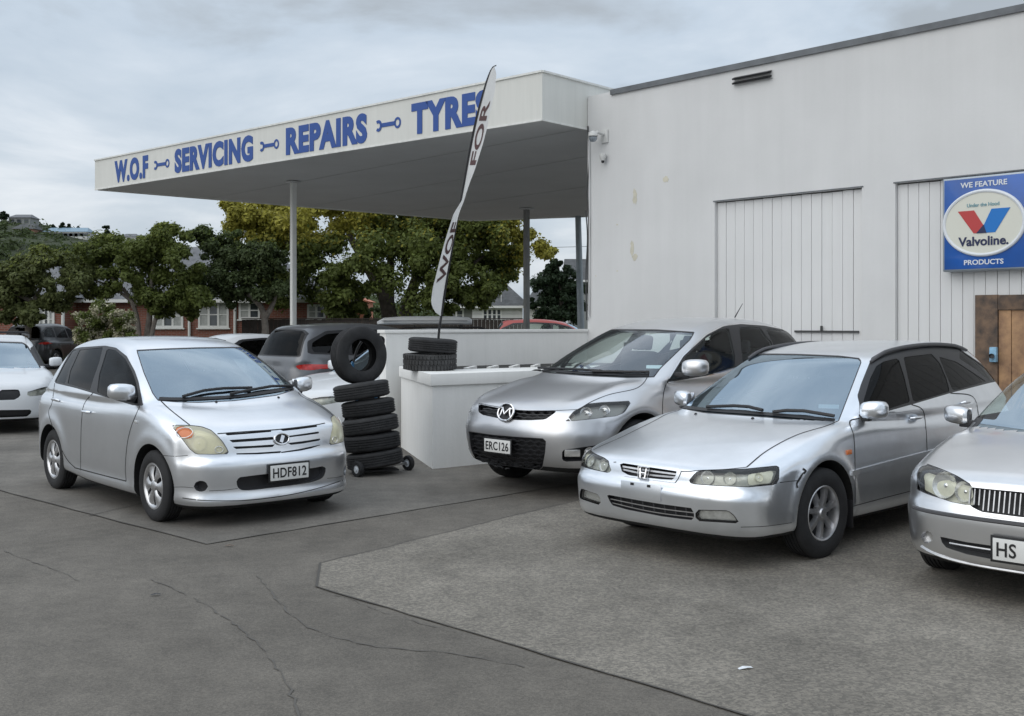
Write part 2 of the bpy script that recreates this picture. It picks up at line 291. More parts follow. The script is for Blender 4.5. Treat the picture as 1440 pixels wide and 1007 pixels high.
class Car:
    def __init__(s, sp, X, Y, heading, h=0.03):
        s.sp = sp; s.X = X; s.Y = Y; s.th = R(heading); th = 0.02 if h < 0.035 else 0.03
        s.side = Table(catmull(sp['side'], True), th, 1); s.green = Table(catmull(sp['green'], True), th, 2)
        pl = catmull(sp['plan'], False); s.plan = Table(np.vstack([pl, (pl * [1, -1])[::-1][1:-1]]), th, 3)
        i = int(np.argmax(pl[:, 1])); fr = pl[:i + 1]; re = pl[i:][::-1]
        s.nose = (fr[:, 1], fr[0, 0] - fr[:, 0]); s.tail = (re[:, 1], re[:, 0] - re[0, 0])
        iz = catmull(sp['inset'], False); s.inset = (iz[:, 0], iz[:, 1]); wb = catmull(sp['belt'], False)[::-1]; s.belt = (wb[:, 0], wb[:, 1])
        s.extract(h)
    # --- field
    def field(s, P, parts=False):
        sp = s.sp; x, y, z = P[:, 0], P[:, 1], P[:, 2]; ay = np.sqrt(y * y + 1e-6)
        xf, xr = sp['plan'][0][0], sp['plan'][-1][0]
        dn = np.interp(np.minimum(ay, s.nose[0][-1] * 0.93), *s.nose) * sp.get('wrap', .8); dt = np.interp(np.minimum(ay, s.tail[0][-1] * 0.93), *s.tail) * .8
        xs = x + dn * ss(x, xf - 1.3, xf - 0.1) - dt * ss(-x, -xr - 1.0, -xr - 0.1)
        cr = sp.get('crown', .05)
        a = s.side(xs, z + cr * y * y * ss(z, .55, .8))
        b = s.plan(x, ay) + np.interp(z, *s.inset)
        for (ax, rz, rr, amp, wid) in sp.get('flare', []):
            r = np.hypot(x - ax, z - rz); b = b - amp * np.exp(-((r - rr) / wid) ** 2) * ss(z, .15, .3)
        low = smax(a, b, sp.get('k', .11))
        for fn in sp.get('mods', []): low = fn(low, x, ay, z)
        t1, t2, zb = sp['tumble']; dz = np.maximum(z - zb, 0)
        w = np.interp(x, *s.belt) - t1 * dz - t2 * dz ** 2 + .30 * np.minimum(z - zb, 0)
        gx = sp['green_mid']; kf, kr = sp.get('bow', (.35, .15)); m = ss(x, gx - .8, gx + .8)
        g = s.green(x + (kf * m - kr * (1 - m)) * y * y, z + sp.get('roof_crown', .06) * y * y)
        green = smax(g, ay - w, sp.get('kg', .09))
        return (low, green) if parts else smin(low, green, sp.get('ku', .035))
    def grad(s, P, e=0.006):
        g = np.empty_like(P)
        for i in range(3):
            d = np.zeros(3); d[i] = e; g[:, i] = (s.field(P + d) - s.field(P - d)) / (2 * e)
        return g
    def snap(s, P, it=3):
        for _ in range(it):
            g = s.grad(P); f = s.field(P); st = f / np.maximum((g * g).sum(1), .05); st = np.clip(st, -.03, .03); P = P - st[:, None] * g
        return P
    def normals(s, P):
        g = s.grad(P, .012); return g / np.linalg.norm(g, axis=1)[:, None]
    def extract(s, h):
        sp = s.sp; pl = np.array(sp['plan']); x0, x1 = pl[:, 0].min() - .1, pl[:, 0].max() + .1; w = pl[:, 1].max() + .12
        zt = max(p[1] for p in sp['green']) + .1; nx = int((x1 - x0) / h) + 2; ny = 2 * (int(w / h) + 2); nz = int((zt) / h) + 2
        gx = x0 + h * np.arange(nx); gy = (np.arange(ny) - (ny - 1) / 2) * h; gz = .06 + h * np.arange(nz)
        G = np.stack(np.meshgrid(gx, gy, gz, indexing='ij'), -1).reshape(-1, 3)
        G4 = G.reshape(nx, ny, nz, 3)[:, ny // 2:]; st = 4; cs = tuple(slice(None, None, st) for _ in range(3)); cf = s.field(G4[cs].reshape(-1, 3)).reshape(G4[cs].shape[:3])
        est = cf.repeat(st, 0).repeat(st, 1).repeat(st, 2)[:G4.shape[0], :G4.shape[1], :G4.shape[2]].copy(); near = np.abs(est) < st * h * 1.9 + .04; est[near] = s.field(G4[near])
        V = np.concatenate([est[:, ::-1], est], 1)
        neg = V < 0; c = [(i, j, k) for i in (0, 1) for j in (0, 1) for k in (0, 1)]
        sl = lambda o: (slice(o[0], nx - 1 + o[0]), slice(o[1], ny - 1 + o[1]), slice(o[2], nz - 1 + o[2]))
        cnt = sum(neg[sl(o)].astype(int) for o in c); act = (cnt > 0) & (cnt < 8); ids = -np.ones(act.shape, int); ids[act] = np.arange(act.sum())
        I = np.argwhere(act); acc = np.zeros((len(I), 3)); k = np.zeros(len(I))
        for a in c:
            for ax in range(3):
                if a[ax]: continue
                b = list(a); b[ax] = 1; va = V[tuple((I + a).T)]; vb = V[tuple((I + b).T)]; m = (va < 0) != (vb < 0)
                t = np.where(m, va / np.where(m, va - vb, 1), 0); p = np.tile(np.array(a, float), (len(I), 1)); p[:, ax] = t; acc += p * m[:, None]; k += m
        P = np.array([gx[0], gy[0], gz[0]]) + h * (I + acc / k[:, None]); P = s.snap(P, 4)
        Fs = []
        for ax in range(3):
            o = [0, 0, 0]; o[ax] = 1; A = V[tuple(slice(0, V.shape[q] - o[q]) for q in range(3))]; B = V[tuple(slice(o[q], None) for q in range(3))]
            E = np.argwhere((A < 0) != (B < 0)); u, v = [(1, 2), (2, 0), (0, 1)][ax]
            ok = (E[:, u] > 0) & (E[:, v] > 0) & (E[:, u] < V.shape[u] - 1) & (E[:, v] < V.shape[v] - 1); E = E[ok]
            def cid(du, dv):
                q = E.copy(); q[:, u] -= du; q[:, v] -= dv; return ids[tuple(q.T)]
            q = np.stack([cid(1, 1), cid(0, 1), cid(0, 0), cid(1, 0)], 1); fl = A[tuple(E.T)] > 0; q[fl] = q[fl][:, ::-1]; Fs.append(q)
        s.V = P; s.N = s.normals(P); s.Fc = [tuple(f) for f in np.vstack(Fs)]; s.tag = ['body'] * len(s.Fc)
    # --- photograph coordinates of car points
    def world(s, P):
        c, q = math.cos(s.th), math.sin(s.th); return np.stack([s.X + P[:, 0] * c - P[:, 1] * q, s.Y + P[:, 0] * q + P[:, 1] * c, P[:, 2]], 1)
    def px(s, P):
        W = s.world(P); return np.stack([720 + F * W[:, 0] / W[:, 1], YH - F * (W[:, 2] - CH) / W[:, 1]], 1)
    def eye(s):
        c, q = math.cos(s.th), math.sin(s.th); dx, dy = -s.X, -s.Y; return np.array([dx * c + dy * q, -dx * q + dy * c, CH])
    def hits(s, Q, mir=False):
        Q = np.asarray(Q, float); e = s.eye(); d = np.stack([(Q[:, 0] - 720) / F, np.ones(len(Q)), (YH - Q[:, 1]) / F], 1); c, q = math.cos(s.th), math.sin(s.th)
        d = np.stack([d[:, 0] * c + d[:, 1] * q, -d[:, 0] * q + d[:, 1] * c, d[:, 2]], 1); d /= np.linalg.norm(d, axis=1)[:, None]
        t = np.full(len(Q), max(np.linalg.norm(e[:2]) - 5.5, .3)); bf = np.full(len(Q), 9.); bt = t.copy(); live = np.ones(len(Q), bool)
        for _ in range(260):
            f = np.full(len(Q), 9.); f[live] = s.field(e + d[live] * t[live, None]); m = f < bf; bf[m] = f[m]; bt[m] = t[m]; live &= (f > 2e-4) & (t < 40)
            if not live.any(): break
            t = np.where(live, t + np.clip(f * .75, .0012, .4), t)
        p = e + d * bt[:, None]; n = s.normals(p)
        if mir: p = p * [1, -1, 1]; n = n * [1, -1, 1]
        return p, n
    def hit(s, px, py, mir=False):
        p, n = s.hits([(px, py)], mir); return Vector(p[0]), Vector(n[0])
    def ribbon(s, name, line, m, w=.010, lift=.0012, mir=(False, True), parent=None, step=5.0):
        """thin strip lying on the skin along a line given in photograph pixels"""
        L = catmull(line, False, step); out = []
        for mi in mir:
            p, n = s.hits(L, mi); t = np.gradient(p, axis=0); b = np.cross(n, t); b /= np.maximum(np.linalg.norm(b, axis=1), 1e-9)[:, None]
            vs = np.concatenate([p + n * lift - b * w / 2, p + n * lift + b * w / 2]); k = len(p)
            mb = MB(); mb.add(vs, [(i, i + 1, k + i + 1, k + i) for i in range(k - 1)], True); out.append(mb.build(name, m, parent or s.root, fix=False))
        return out
    def at_side(s, x, z, sg=1):   # skin point on the flank
        y = 1.3
        for _ in range(80):
            f = s.field(np.array([[x, y, z]]))[0]
            if f < 1e-4: break
            y -= max(f * .8, 1e-4)
        p = np.array([[x, y, z]]); n = s.normals(p)[0]; return Vector((x, sg * y, z)), Vector((n[0], sg * n[1], n[2]))
    def at_top(s, x, y):
        z = 2.2
        for _ in range(120):
            f = s.field(np.array([[x, y, z]]))[0]
            if f < 1e-4: break
            z -= max(f * .8, 1e-4)
        return Vector((x, y, z))
    def at_front(s, y, z, d=1):
        x = 3.0 * d if d > 0 else -6.0
        for _ in range(200):
            f = s.field(np.array([[x, y, z]]))[0]
            if f < 1e-4: break
            x -= d * max(f * .7, 1e-4)
        p = np.array([[x, y, z]]); n = s.normals(p)[0]; return Vector((x, y, z)), Vector(n)
    # --- cutting
    def cut(s, g, elig, name):
        """g: one value per vertex (inside < 0). Faces allowed by elig(tag, centre, normal) are split along g = 0."""
        g = np.where(np.abs(g) < 1e-6, 1e-6, g); neg = g < 0
        if not neg.any(): return
        ln = np.fromiter(map(len, s.Fc), int, len(s.Fc)); flat = np.fromiter(itertools.chain.from_iterable(s.Fc), int, int(ln.sum()))
        cnt = np.add.reduceat(neg[flat].astype(int), np.concatenate([[0], np.cumsum(ln)[:-1]])); n0 = len(s.V); V0, N0 = s.V, s.N; nV, nN, cache = [], [], {}; nf, nt, dele = [], [], set()
        cand = np.nonzero(cnt)[0]; off = np.concatenate([[0], np.cumsum(ln)[:-1]])[cand]; i3 = np.stack([flat[off], flat[off + 1], flat[off + 2]], 1)
        Cc = V0[i3].mean(1); Nc = N0[i3].mean(1); ok = elig(np.array([s.tag[i] for i in cand]), Cc, Nc)
        for fi_ in cand[ok]:
            f = s.Fc[fi_]; t = s.tag[fi_]
            if cnt[fi_] == len(f): s.tag[fi_] = name; continue
            fi, fo = [], []
            for a, b in zip(f, f[1:] + f[:1]):
                (fi if neg[a] else fo).append(a)
                if neg[a] != neg[b]:
                    key = (min(a, b), max(a, b))
                    if key not in cache:
                        w = g[a] / (g[a] - g[b]); nV.append(V0[a] * (1 - w) + V0[b] * w); nN.append(N0[a] * (1 - w) + N0[b] * w); cache[key] = n0 + len(nV) - 1
                    fi.append(cache[key]); fo.append(cache[key])
            dele.add(int(fi_))
            if len(fi) > 2: nf.append(tuple(fi)); nt.append(name)
            if len(fo) > 2: nf.append(tuple(fo)); nt.append(t)
        if nV: s.V = np.vstack([V0, nV]); s.N = np.vstack([N0, nN])
        if dele:
            s.Fc = [f for i, f in enumerate(s.Fc) if i not in dele] + nf; s.tag = [t for i, t in enumerate(s.tag) if i not in dele] + nt
    def region(s, name, poly, allow=('body',), mirror=False, grow=0.0, smooth=True, proj='px', line=None, box=None, facing=0.03, green=None):
        """cut a region outlined in photograph pixels (or 'side' (x,z) / 'frontm' (|y|,z) / 'rearm' / 'topm' (x,|y|) in metres)"""
        ok = lambda t: np.ones(len(t), bool) if allow is None else np.isin(t, list(allow))
        def bx(c):
            r = np.ones(len(c), bool) if box is None else box(c)
            if green is not None:
                lo_, gr_ = s.field(c, True); r = r & ((gr_ < lo_ + .004) == green)
            return r
        if poly is not None: poly = catmull(poly, True, 2.0 if proj == 'px' else .02) if smooth else np.array(poly, float)
        todo = [1, -1] if (proj == 'px' and mirror) else [1]
        for sg in todo:
            if proj == 'px':
                P = s.V * [1, sg, 1]; Q = s.px(P); e = s.eye() * [1, sg, 1]
                el = lambda t, c, n: ok(t) & (((e - c) * n).sum(1) > facing * np.linalg.norm(e - c, axis=1)) & bx(c * [1, sg, 1])
            elif proj == 'side': Q = s.V[:, [0, 2]]; el = lambda t, c, n: ok(t) & (np.abs(n[:, 1]) > .12) & bx(c)
            elif proj == 'frontm': Q = np.abs(s.V[:, [1, 2]]); el = lambda t, c, n: ok(t) & (n[:, 0] > .02) & bx(c)
            elif proj == 'rearm': Q = np.abs(s.V[:, [1, 2]]); el = lambda t, c, n: ok(t) & (n[:, 0] < -.02) & bx(c)
            elif proj == 'topm': Q = np.stack([s.V[:, 0], np.abs(s.V[:, 1])], 1); el = lambda t, c, n: ok(t) & (n[:, 2] > .05) & bx(c)
            if line is not None:
                g = line_dist(Q, catmull(line, False, 2.0 if proj == 'px' else .02)) - grow
            else:
                lo = poly.min(0) - grow - (12 if proj == 'px' else .15); hi = poly.max(0) + grow + (12 if proj == 'px' else .15)
                near = ((Q > lo) & (Q < hi)).all(1); g = np.full(len(Q), 1e3); g[near] = poly_sdf(Q[near], poly) - grow
            s.cut(g, el, name)
    def refine(s, names, times=1):
        for _ in range(times):
            V = [tuple(v) for v in s.V]; cache = {}; nf, nt = [], []
            def mid(a, b):
                k = (min(a, b), max(a, b))
                if k not in cache: V.append(tuple((np.array(V[a]) + np.array(V[b])) / 2)); cache[k] = len(V) - 1
                return cache[k]
            for f, t in zip(s.Fc, s.tag):
                if t not in names: nf.append(f); nt.append(t); continue
                V.append(tuple(np.mean([V[i] for i in f], 0))); c = len(V) - 1; n = len(f); m = [mid(f[i], f[(i + 1) % n]) for i in range(n)]
                for i in range(n): nf.append((m[i - 1], f[i], m[i], c)); nt.append(t)
            n0 = len(s.V); V = np.array(V); V[n0:] = s.snap(V[n0:], 2); s.V = V; s.Fc = nf; s.tag = nt; s.N = np.vstack([s.N, s.normals(V[n0:])])
    def mesh(s, names, inset=0.0, skirt=0.0, skirt_dir=None, faces=None, flip=False):
        """mesh of all faces carrying one of the names, sunk along the skin normal; skirt adds an inward wall along its outline"""
        Fs = faces if faces is not None else [f for f, t in zip(s.Fc, s.tag) if t in names]
        if not Fs: return None
        used = sorted({i for f in Fs for i in f}); mp = {v: i for i, v in enumerate(used)}
        V = s.V[used]; N = s.N[used]; Vo = V - N * inset; faces2 = [tuple(mp[i] for i in f) for f in Fs]; vs = [Vo]; nn = [N]
        if skirt:
            cnt = {}
            for f in faces2:
                for a, b in zip(f, f[1:] + f[:1]): cnt[(a, b)] = cnt.get((a, b), 0) + 1
            ed = [(a, b) for (a, b) in cnt if (b, a) not in cnt]; b0 = len(used); k = 0; V2 = []; N2 = []
            D = (-N * skirt) if skirt_dir is None else skirt_dir(V, N)
            for a, b in ed:
                e = Vo[b] - Vo[a]; nrm = np.cross(e, D[a]); nrm = nrm / max(np.linalg.norm(nrm), 1e-9); nrm = -nrm
                V2 += [Vo[a], Vo[b], Vo[b] + D[b], Vo[a] + D[a]]; N2 += [-nrm] * 4; q = b0 + 4 * k; faces2.append((q + 1, q, q + 3, q + 2)); k += 1
            if V2: vs.append(np.array(V2)); nn.append(np.array(N2))
        vs = np.vstack(vs); nn = np.vstack(nn)
        me = bpy.data.meshes.new('part'); me.from_pydata([tuple(v) for v in vs], [], [f[::-1] if flip else f for f in faces2]); me.polygons.foreach_set('use_smooth', [True] * len(me.polygons))
        if len(me.polygons) == len(faces2) and len(me.vertices) == len(vs): me.normals_split_custom_set_from_vertices([tuple(v) for v in (-nn if flip else nn)])
        return me
    def part(s, name, names, m, inset=0.0, skirt=0.0, parent=None, skirt_dir=None, flip=False, label=None):
        me = s.mesh(names if isinstance(names, (list, tuple)) else [names], inset, skirt, skirt_dir, None, flip)
        if me is None: print('EMPTY', name, names); return None
        o = obj(name, me, m, parent or s.root)
        if label: o['label'] = label
        return o
    def split(s, name, tagname, m, inset=0.0, skirt=0.0, parent=None):
        """one object for each connected piece of a region"""
        Fs = [f for f, t in zip(s.Fc, s.tag) if t == tagname]; par = {}
        def find(a):
            while par.setdefault(a, a) != a: par[a] = par[par[a]]; a = par[a]
            return a
        for f in Fs:
            for i in f[1:]: par[find(i)] = find(f[0])
        grp = {}
        for f in Fs: grp.setdefault(find(f[0]), []).append(f)
        out = []
        for fs in sorted(grp.values(), key=len, reverse=True):
            if len(fs) < 3 and len(grp) > 1: continue
            out.append(obj(name, s.mesh(None, inset, skirt, None, fs), m, parent or s.root))
        return out
    def finish(s): pass

def frame_on(p, n, up=Vector((0, 0, 1))):
    """matrix whose z is the skin normal and y points up the skin"""
    n = Vector(n).normalized(); x = up.cross(n).normalized(); y = n.cross(x); m = Matrix((x, y, n)).transposed().to_4x4(); m.translation = p; return m
def put(o, m, parent):
    o.parent = parent; o.matrix_local = m; return o

def tyre_profile(r, w, rim, n=5):
    h = w / 2; rr = rim
    return [(rr - .008, -h * .78), (rr + .012, -h * .92), (rr + (r - rr) * .45, -h), (r - .03, -h * .93), (r - .010, -h * .80), (r - .001, -h * .60), (r, -h * .2), (r, h * .2), (r - .001, h * .60), (r - .010, h * .80), (r - .03, h * .93), (rr + (r - rr) * .45, h), (rr + .012, h * .92), (rr - .008, h * .78)]
def tyre_mesh(r, w, rim, grooves=4, blocks=0):
    mb = MB(); pr = tyre_profile(r, w, rim)
    # circumferential grooves in the tread
    tread = []; lo, hi = -w / 2 * .72, w / 2 * .72; st = (hi - lo) / (grooves + 1)
    for i in range(grooves):
        c = lo + st * (i + 1); gw = .0045
        tread += [(r - .0008, c - gw - .001), (r - .009, c - gw + .001), (r - .009, c + gw - .001), (r - .0008, c + gw + .001)]
    pr = pr[:5] + [(r - .003, lo)] + tread + [(r - .003, hi)] + pr[9:]
    mb.lathe(pr, 'y', 48)
    return mb.mesh('tyre')
def wheel(parent, x, y, r, w, rim, style, z=None, steer=0):
    sg = 1 if y > 0 else -1; wr = bpy.data.objects.new('wheel', None); COL.objects.link(wr); wr.parent = parent
    wr.empty_display_size = .1; wr.location = (x, y, r if z is None else z); wr.rotation_euler = (0, 0, (0 if sg > 0 else math.pi) + steer)
    key = (r, w, rim, style)
    if key not in WH:
        parts = []; h = w / 2
        parts.append(('tyre', tyre_mesh(r, w, rim), M['tyre']))
        b = MB(); b.lathe([(rim - .002, -h * .8), (rim, h * .80), (rim - .008, h * .86), (rim - .016, h * .80), (rim - .022, h * .55), (rim - .03, -h * .6)], 'y', 40); parts.append(('rim', b.mesh('rim'), M['satin'] if style != 'alloy7' else M['alloy']))
        b = MB(); b.lathe([(.001, h * .1), (rim - .02, h * .1)], 'y', 32); parts.append(('brake_disc', b.mesh('disc'), M['black_plastic']))
        if style == 'hubcap':       # six broad blades with slots between them
            b = MB(); n = 6
            for k in range(n):
                a = 2 * math.pi * k / n; pts = []
                for rr, wd, d in ((.045, .030, .80), (.09, .034, .84), (rim * .62, .046, .80), (rim - .03, .078, .72), (rim - .012, .088, .74)):
                    pts.append((rr, wd, d))
                vs = []; fs = []
                for i, (rr, wd, d) in enumerate(pts):
                    for t, dd in ((-1, -.10), (-.55, .0), (0, .05), (.55, .0), (1, -.10)):
                        ang = a + t * wd / max(rr, .06) * .92; vs.append((rr * math.cos(ang), h * (d + dd), rr * math.sin(ang)))
                for i in range(len(pts) - 1):
                    for j in range(4): fs.append((i * 5 + j, i * 5 + j + 1, i * 5 + 6 + j, i * 5 + 5 + j))
                b.add(vs, fs, True)
            b.lathe([(.0005, h * .93), (.03, h * .91), (.045, h * .85), (.052, h * .70)], 'y', 24)
            b.lathe([(rim - .028, h * .68), (rim - .014, h * .84), (rim + .004, h * .86), (rim + .008, h * .78)], 'y', 40)
            parts.append(('hub_cap', b.mesh('hub_cap', fix=False), M['satin']))
        else:
            b = MB(); n = {'alloy7': 7, 'alloy5': 5}[style]
            for k in range(n):
                a = 2 * math.pi * k / n + .2; vs = []; fs = []
                secs = ((.03, .024, .62), (.07, .021, .70), (rim * .55, .019, .68), (rim - .03, .026, .60), (rim - .01, .034, .62))
                for rr, wd, d in secs:
                    c, q = math.cos(a), math.sin(a)
                    for t, dd in ((-1, -.35), (-.7, .0), (.7, .0), (1, -.35)): vs.append((rr * c - t * wd * q, h * (d + dd), rr * q + t * wd * c))
                for i in range(len(secs) - 1):
                    for j in range(3): fs.append((i * 4 + j, i * 4 + j + 1, i * 4 + 5 + j, i * 4 + 4 + j))
                b.add(vs, fs, False)
            b.lathe([(.0005, h * .80), (.028, h * .78), (.034, h * .68), (.06, h * .64), (.065, h * .3)], 'y', 24)
            parts.append(('spokes', b.mesh('spokes', fix=False), M['alloy'] if style == 'alloy7' else M['satin']))
        WH[key] = parts
    for n, me, m in WH[key]: obj(n, me, m, wr)
    return wr
WH = {}
def text_mesh(txt, size, sx=1.0, bold=0.0, depth=0.002, align='CENTER', shear=0, space=1.0):
    cu = bpy.data.curves.new('text', 'FONT'); cu.body = txt; cu.size = size; cu.align_x = align; cu.align_y = 'CENTER'; cu.offset = bold; cu.extrude = depth; cu.shear = shear; cu.space_character = space; cu.resolution_u = 4
    o = bpy.data.objects.new('text', cu); COL.objects.link(o); dg = bpy.context.evaluated_depsgraph_get(); me = bpy.data.meshes.new_from_object(o.evaluated_get(dg))
    bpy.data.objects.remove(o); bpy.data.curves.remove(cu); me.materials.clear()
    for v in me.vertices: v.co.x *= sx
    return me
def text_obj(name, txt, size, m, parent, mat4, **k):
    me = text_mesh(txt, size, **k); o = obj(name, me, m, parent); o.matrix_local = mat4; return o
def number_plate(parent, mtx, txt, black_frame=True, w=.36, h=.125):
    b = MB(); b.box((0, 0, -.006), (w + .03, h + .03, .012)); pl = b.build('number_plate', M['plate_black'], None, bevel=.004); put(pl, mtx, parent)
    b = MB(); b.box((0, 0, .002), (w, h, .006)); obj('plate_face', b.mesh('plate_face', bevel=.002), M['plate_white'], pl)
    if txt:
        me = text_mesh(txt, .118, sx=.62, bold=.0016, depth=.0012, space=1.05)
        xs = [v.co.x for v in me.vertices]; ys = [v.co.y for v in me.vertices]; cx, cy = (min(xs) + max(xs)) / 2, (min(ys) + max(ys)) / 2
        sc = (w * (.88 if len(txt) > 3 else .30)) / (max(xs) - min(xs)); off = 0 if len(txt) > 3 else -w * .29
        for v in me.vertices: v.co.x = (v.co.x - cx) * sc + off; v.co.y = (v.co.y - cy) * (.082 / (max(ys) - min(ys)))
        o = obj('plate_characters', me, M['plate_black'], pl); o.location = (0, 0, .0062)
    return pl
def interior(root, xd, xs, zf, hw, rear=None, zt=1.1, rhd=True, m_seat=None):
    """dashboard, steering wheel and seats in the cabin (xd dashboard x, xs front seat x, zf floor)"""
    ms = m_seat or M['seat']
    b = MB(); n = 13; prof = [(xd + .26, zt - .13), (xd + .14, zt - .07), (xd + .02, zt - .05), (xd - .06, zt - .10), (xd - .03, zt - .28), (xd + .05, zf + .15)]
    vs = []; fs = []
    for k in range(n):
        y = -hw + 2 * hw * k / (n - 1)
        for (x, z) in prof: vs.append((x - .06 * (y / hw) ** 2, y, z + (.035 * math.exp(-((y - (-.36 if rhd else .36)) / .2) ** 2) if zt - .12 < z and x < xd + .1 else 0)))
    m = len(prof)
    for k in range(n - 1):
        for i in range(m - 1): fs.append((k * m + i, k * m + i + 1, k * m + m + i + 1, k * m + m + i))
    b.add(vs, fs, True); b.build('dashboard', M['lining'], root)
    sy = -.36 if rhd else .36; Mx = Matrix.Rotation(R(-62), 3, 'Y'); c = Vector((xd - .22, sy, zt - .06)); b = MB()
    pts = [c + Mx @ Vector((.185 * math.cos(a), .185 * math.sin(a), 0)) for a in np.linspace(0, 2 * math.pi, 25)]
    b.tube(pts, .014, 6, False); b.bar(pts[0], pts[12], .03, .02); b.bar(c, pts[6], .03, .02); b.bar(c, c + Vector((.2, 0, -.08)), .05)
    b.build('steering_wheel', M['black_plastic'], root)
    def seat(x, y, w=.50, head=True):
        b = MB(); b.box((x + .12, y, zf + .22), (.50, w, .16), Matrix.Rotation(R(-8), 3, 'Y')); b.build('seat_cushion', ms, root, bevel=.05, seg=3)
        b = MB(); b.box((x - .19, y, zf + .56), (.13, w * .96, .60), Matrix.Rotation(R(-14), 3, 'Y')); o = b.build('seat_back', ms, root, bevel=.05, seg=3)
        if head:
            b = MB(); b.box((x - .29, y, zf + .95), (.10, .26, .17), Matrix.Rotation(R(-12), 3, 'Y')); b.build('headrest', ms, root, bevel=.04, seg=3)
            [MB().tube([(x - .25, y + q, zf + .82), (x - .28, y + q, zf + .93)], .007, 6).build('headrest_post', M['alloy'], root) for q in (-.06, .06)]
    seat(xs, -.36); seat(xs, .36)
    b = MB(); b.box((xd - .56, 0, zt + .315), (.03, .21, .058)); b.tube([(xd - .55, 0, zt + .33), (xd - .50, 0, zt + .37)], .010, 6); b.build('rear_view_mirror', M['black_plastic'], root)
    if rear is not None:
        b = MB(); b.box((rear + .12, 0, zf + .22), (.5, 2 * hw * .86, .16)); b.build('rear_seat_cushion', ms, root, bevel=.05)
        b = MB(); b.box((rear - .2, 0, zf + .54), (.14, 2 * hw * .86, .58), Matrix.Rotation(R(-16), 3, 'Y')); b.build('rear_seat_back', ms, root, bevel=.05)
        for y in (-.36, .36):
            b = MB(); b.box((rear - .3, y, zf + .90), (.09, .25, .15)); b.build('headrest', ms, root, bevel=.035)
# ------------------------------------------------------------------ materials of the place
def ground_mat(name, base, agg, dark, scale, bump, stain=.25, rough=.9, streak=False):
    """worn surfacing: fine stones, mottled wear and soft oil stains"""
    m = bpy.data.materials.new(name); m.use_nodes = True; nt = m.node_tree; N_, L_ = nt.nodes, nt.links; b = N_['Principled BSDF']; b.inputs['Roughness'].default_value = rough; b.inputs['Specular IOR Level'].default_value = .35
    tc = N_.new('ShaderNodeTexCoord')
    def noise(s, d, r=.6): n = N_.new('ShaderNodeTexNoise'); n.inputs['Scale'].default_value = s; n.inputs['Detail'].default_value = d; n.inputs['Roughness'].default_value = r; L_.new(tc.outputs['Object'], n.inputs['Vector']); return n
    def ramp(src, p0, c0, p1, c1): r = N_.new('ShaderNodeValToRGB'); r.color_ramp.elements[0].position = p0; r.color_ramp.elements[0].color = (*c0, 1); r.color_ramp.elements[1].position = p1; r.color_ramp.elements[1].color = (*c1, 1); L_.new(src, r.inputs['Fac']); return r
    def mix(f, a, c, mode='MIX', fac=None):
        x = N_.new('ShaderNodeMix'); x.data_type = 'RGBA'; x.blend_type = mode
        if f is None: x.inputs['Factor'].default_value = fac
        else: L_.new(f, x.inputs['Factor'])
        L_.new(a, x.inputs['A']); L_.new(c, x.inputs['B']); return x.outputs['Result']
    vo = N_.new('ShaderNodeTexVoronoi'); vo.inputs['Scale'].default_value = scale; L_.new(tc.outputs['Object'], vo.inputs['Vector'])
    big = ramp(noise(.55, 6, .62).outputs['Fac'], .36, tuple(c * (1 - stain) for c in base), .66, tuple(c * (1 + stain * .7) for c in base))
    mid = ramp(noise(4.5, 6, .7).outputs['Fac'], .33, (.84, .84, .84), .68, (1.14, 1.14, 1.13)); c1 = mix(None, big.outputs[0], mid.outputs[0], 'MULTIPLY', 1.0)
    sep = N_.new('ShaderNodeSeparateColor'); L_.new(vo.outputs['Color'], sep.inputs[0])
    grit = ramp(sep.outputs[0], .15, tuple(dark), .95, tuple(agg)); c2 = mix(None, c1, grit.outputs[0], 'MULTIPLY', .75)
    st = ramp(noise(.9, 4, .55).outputs['Fac'], .62, (1, 1, 1), .74, (.70, .69, .68)); c3 = mix(None, c2, st.outputs[0], 'MULTIPLY', .8)
    sp_ = ramp(noise(60, 2, .5).outputs['Fac'], .70, (1, 1, 1), .75, (.45, .45, .45)); c4 = mix(None, c3, sp_.outputs[0], 'MULTIPLY', .8)
    L_.new(c4, b.inputs['Base Color'])
    bp = N_.new('ShaderNodeBump'); bp.inputs['Strength'].default_value = bump; bp.inputs['Distance'].default_value = .006; L_.new(vo.outputs['Distance'], bp.inputs['Height']); L_.new(bp.outputs[0], b.inputs['Normal'])
    return m
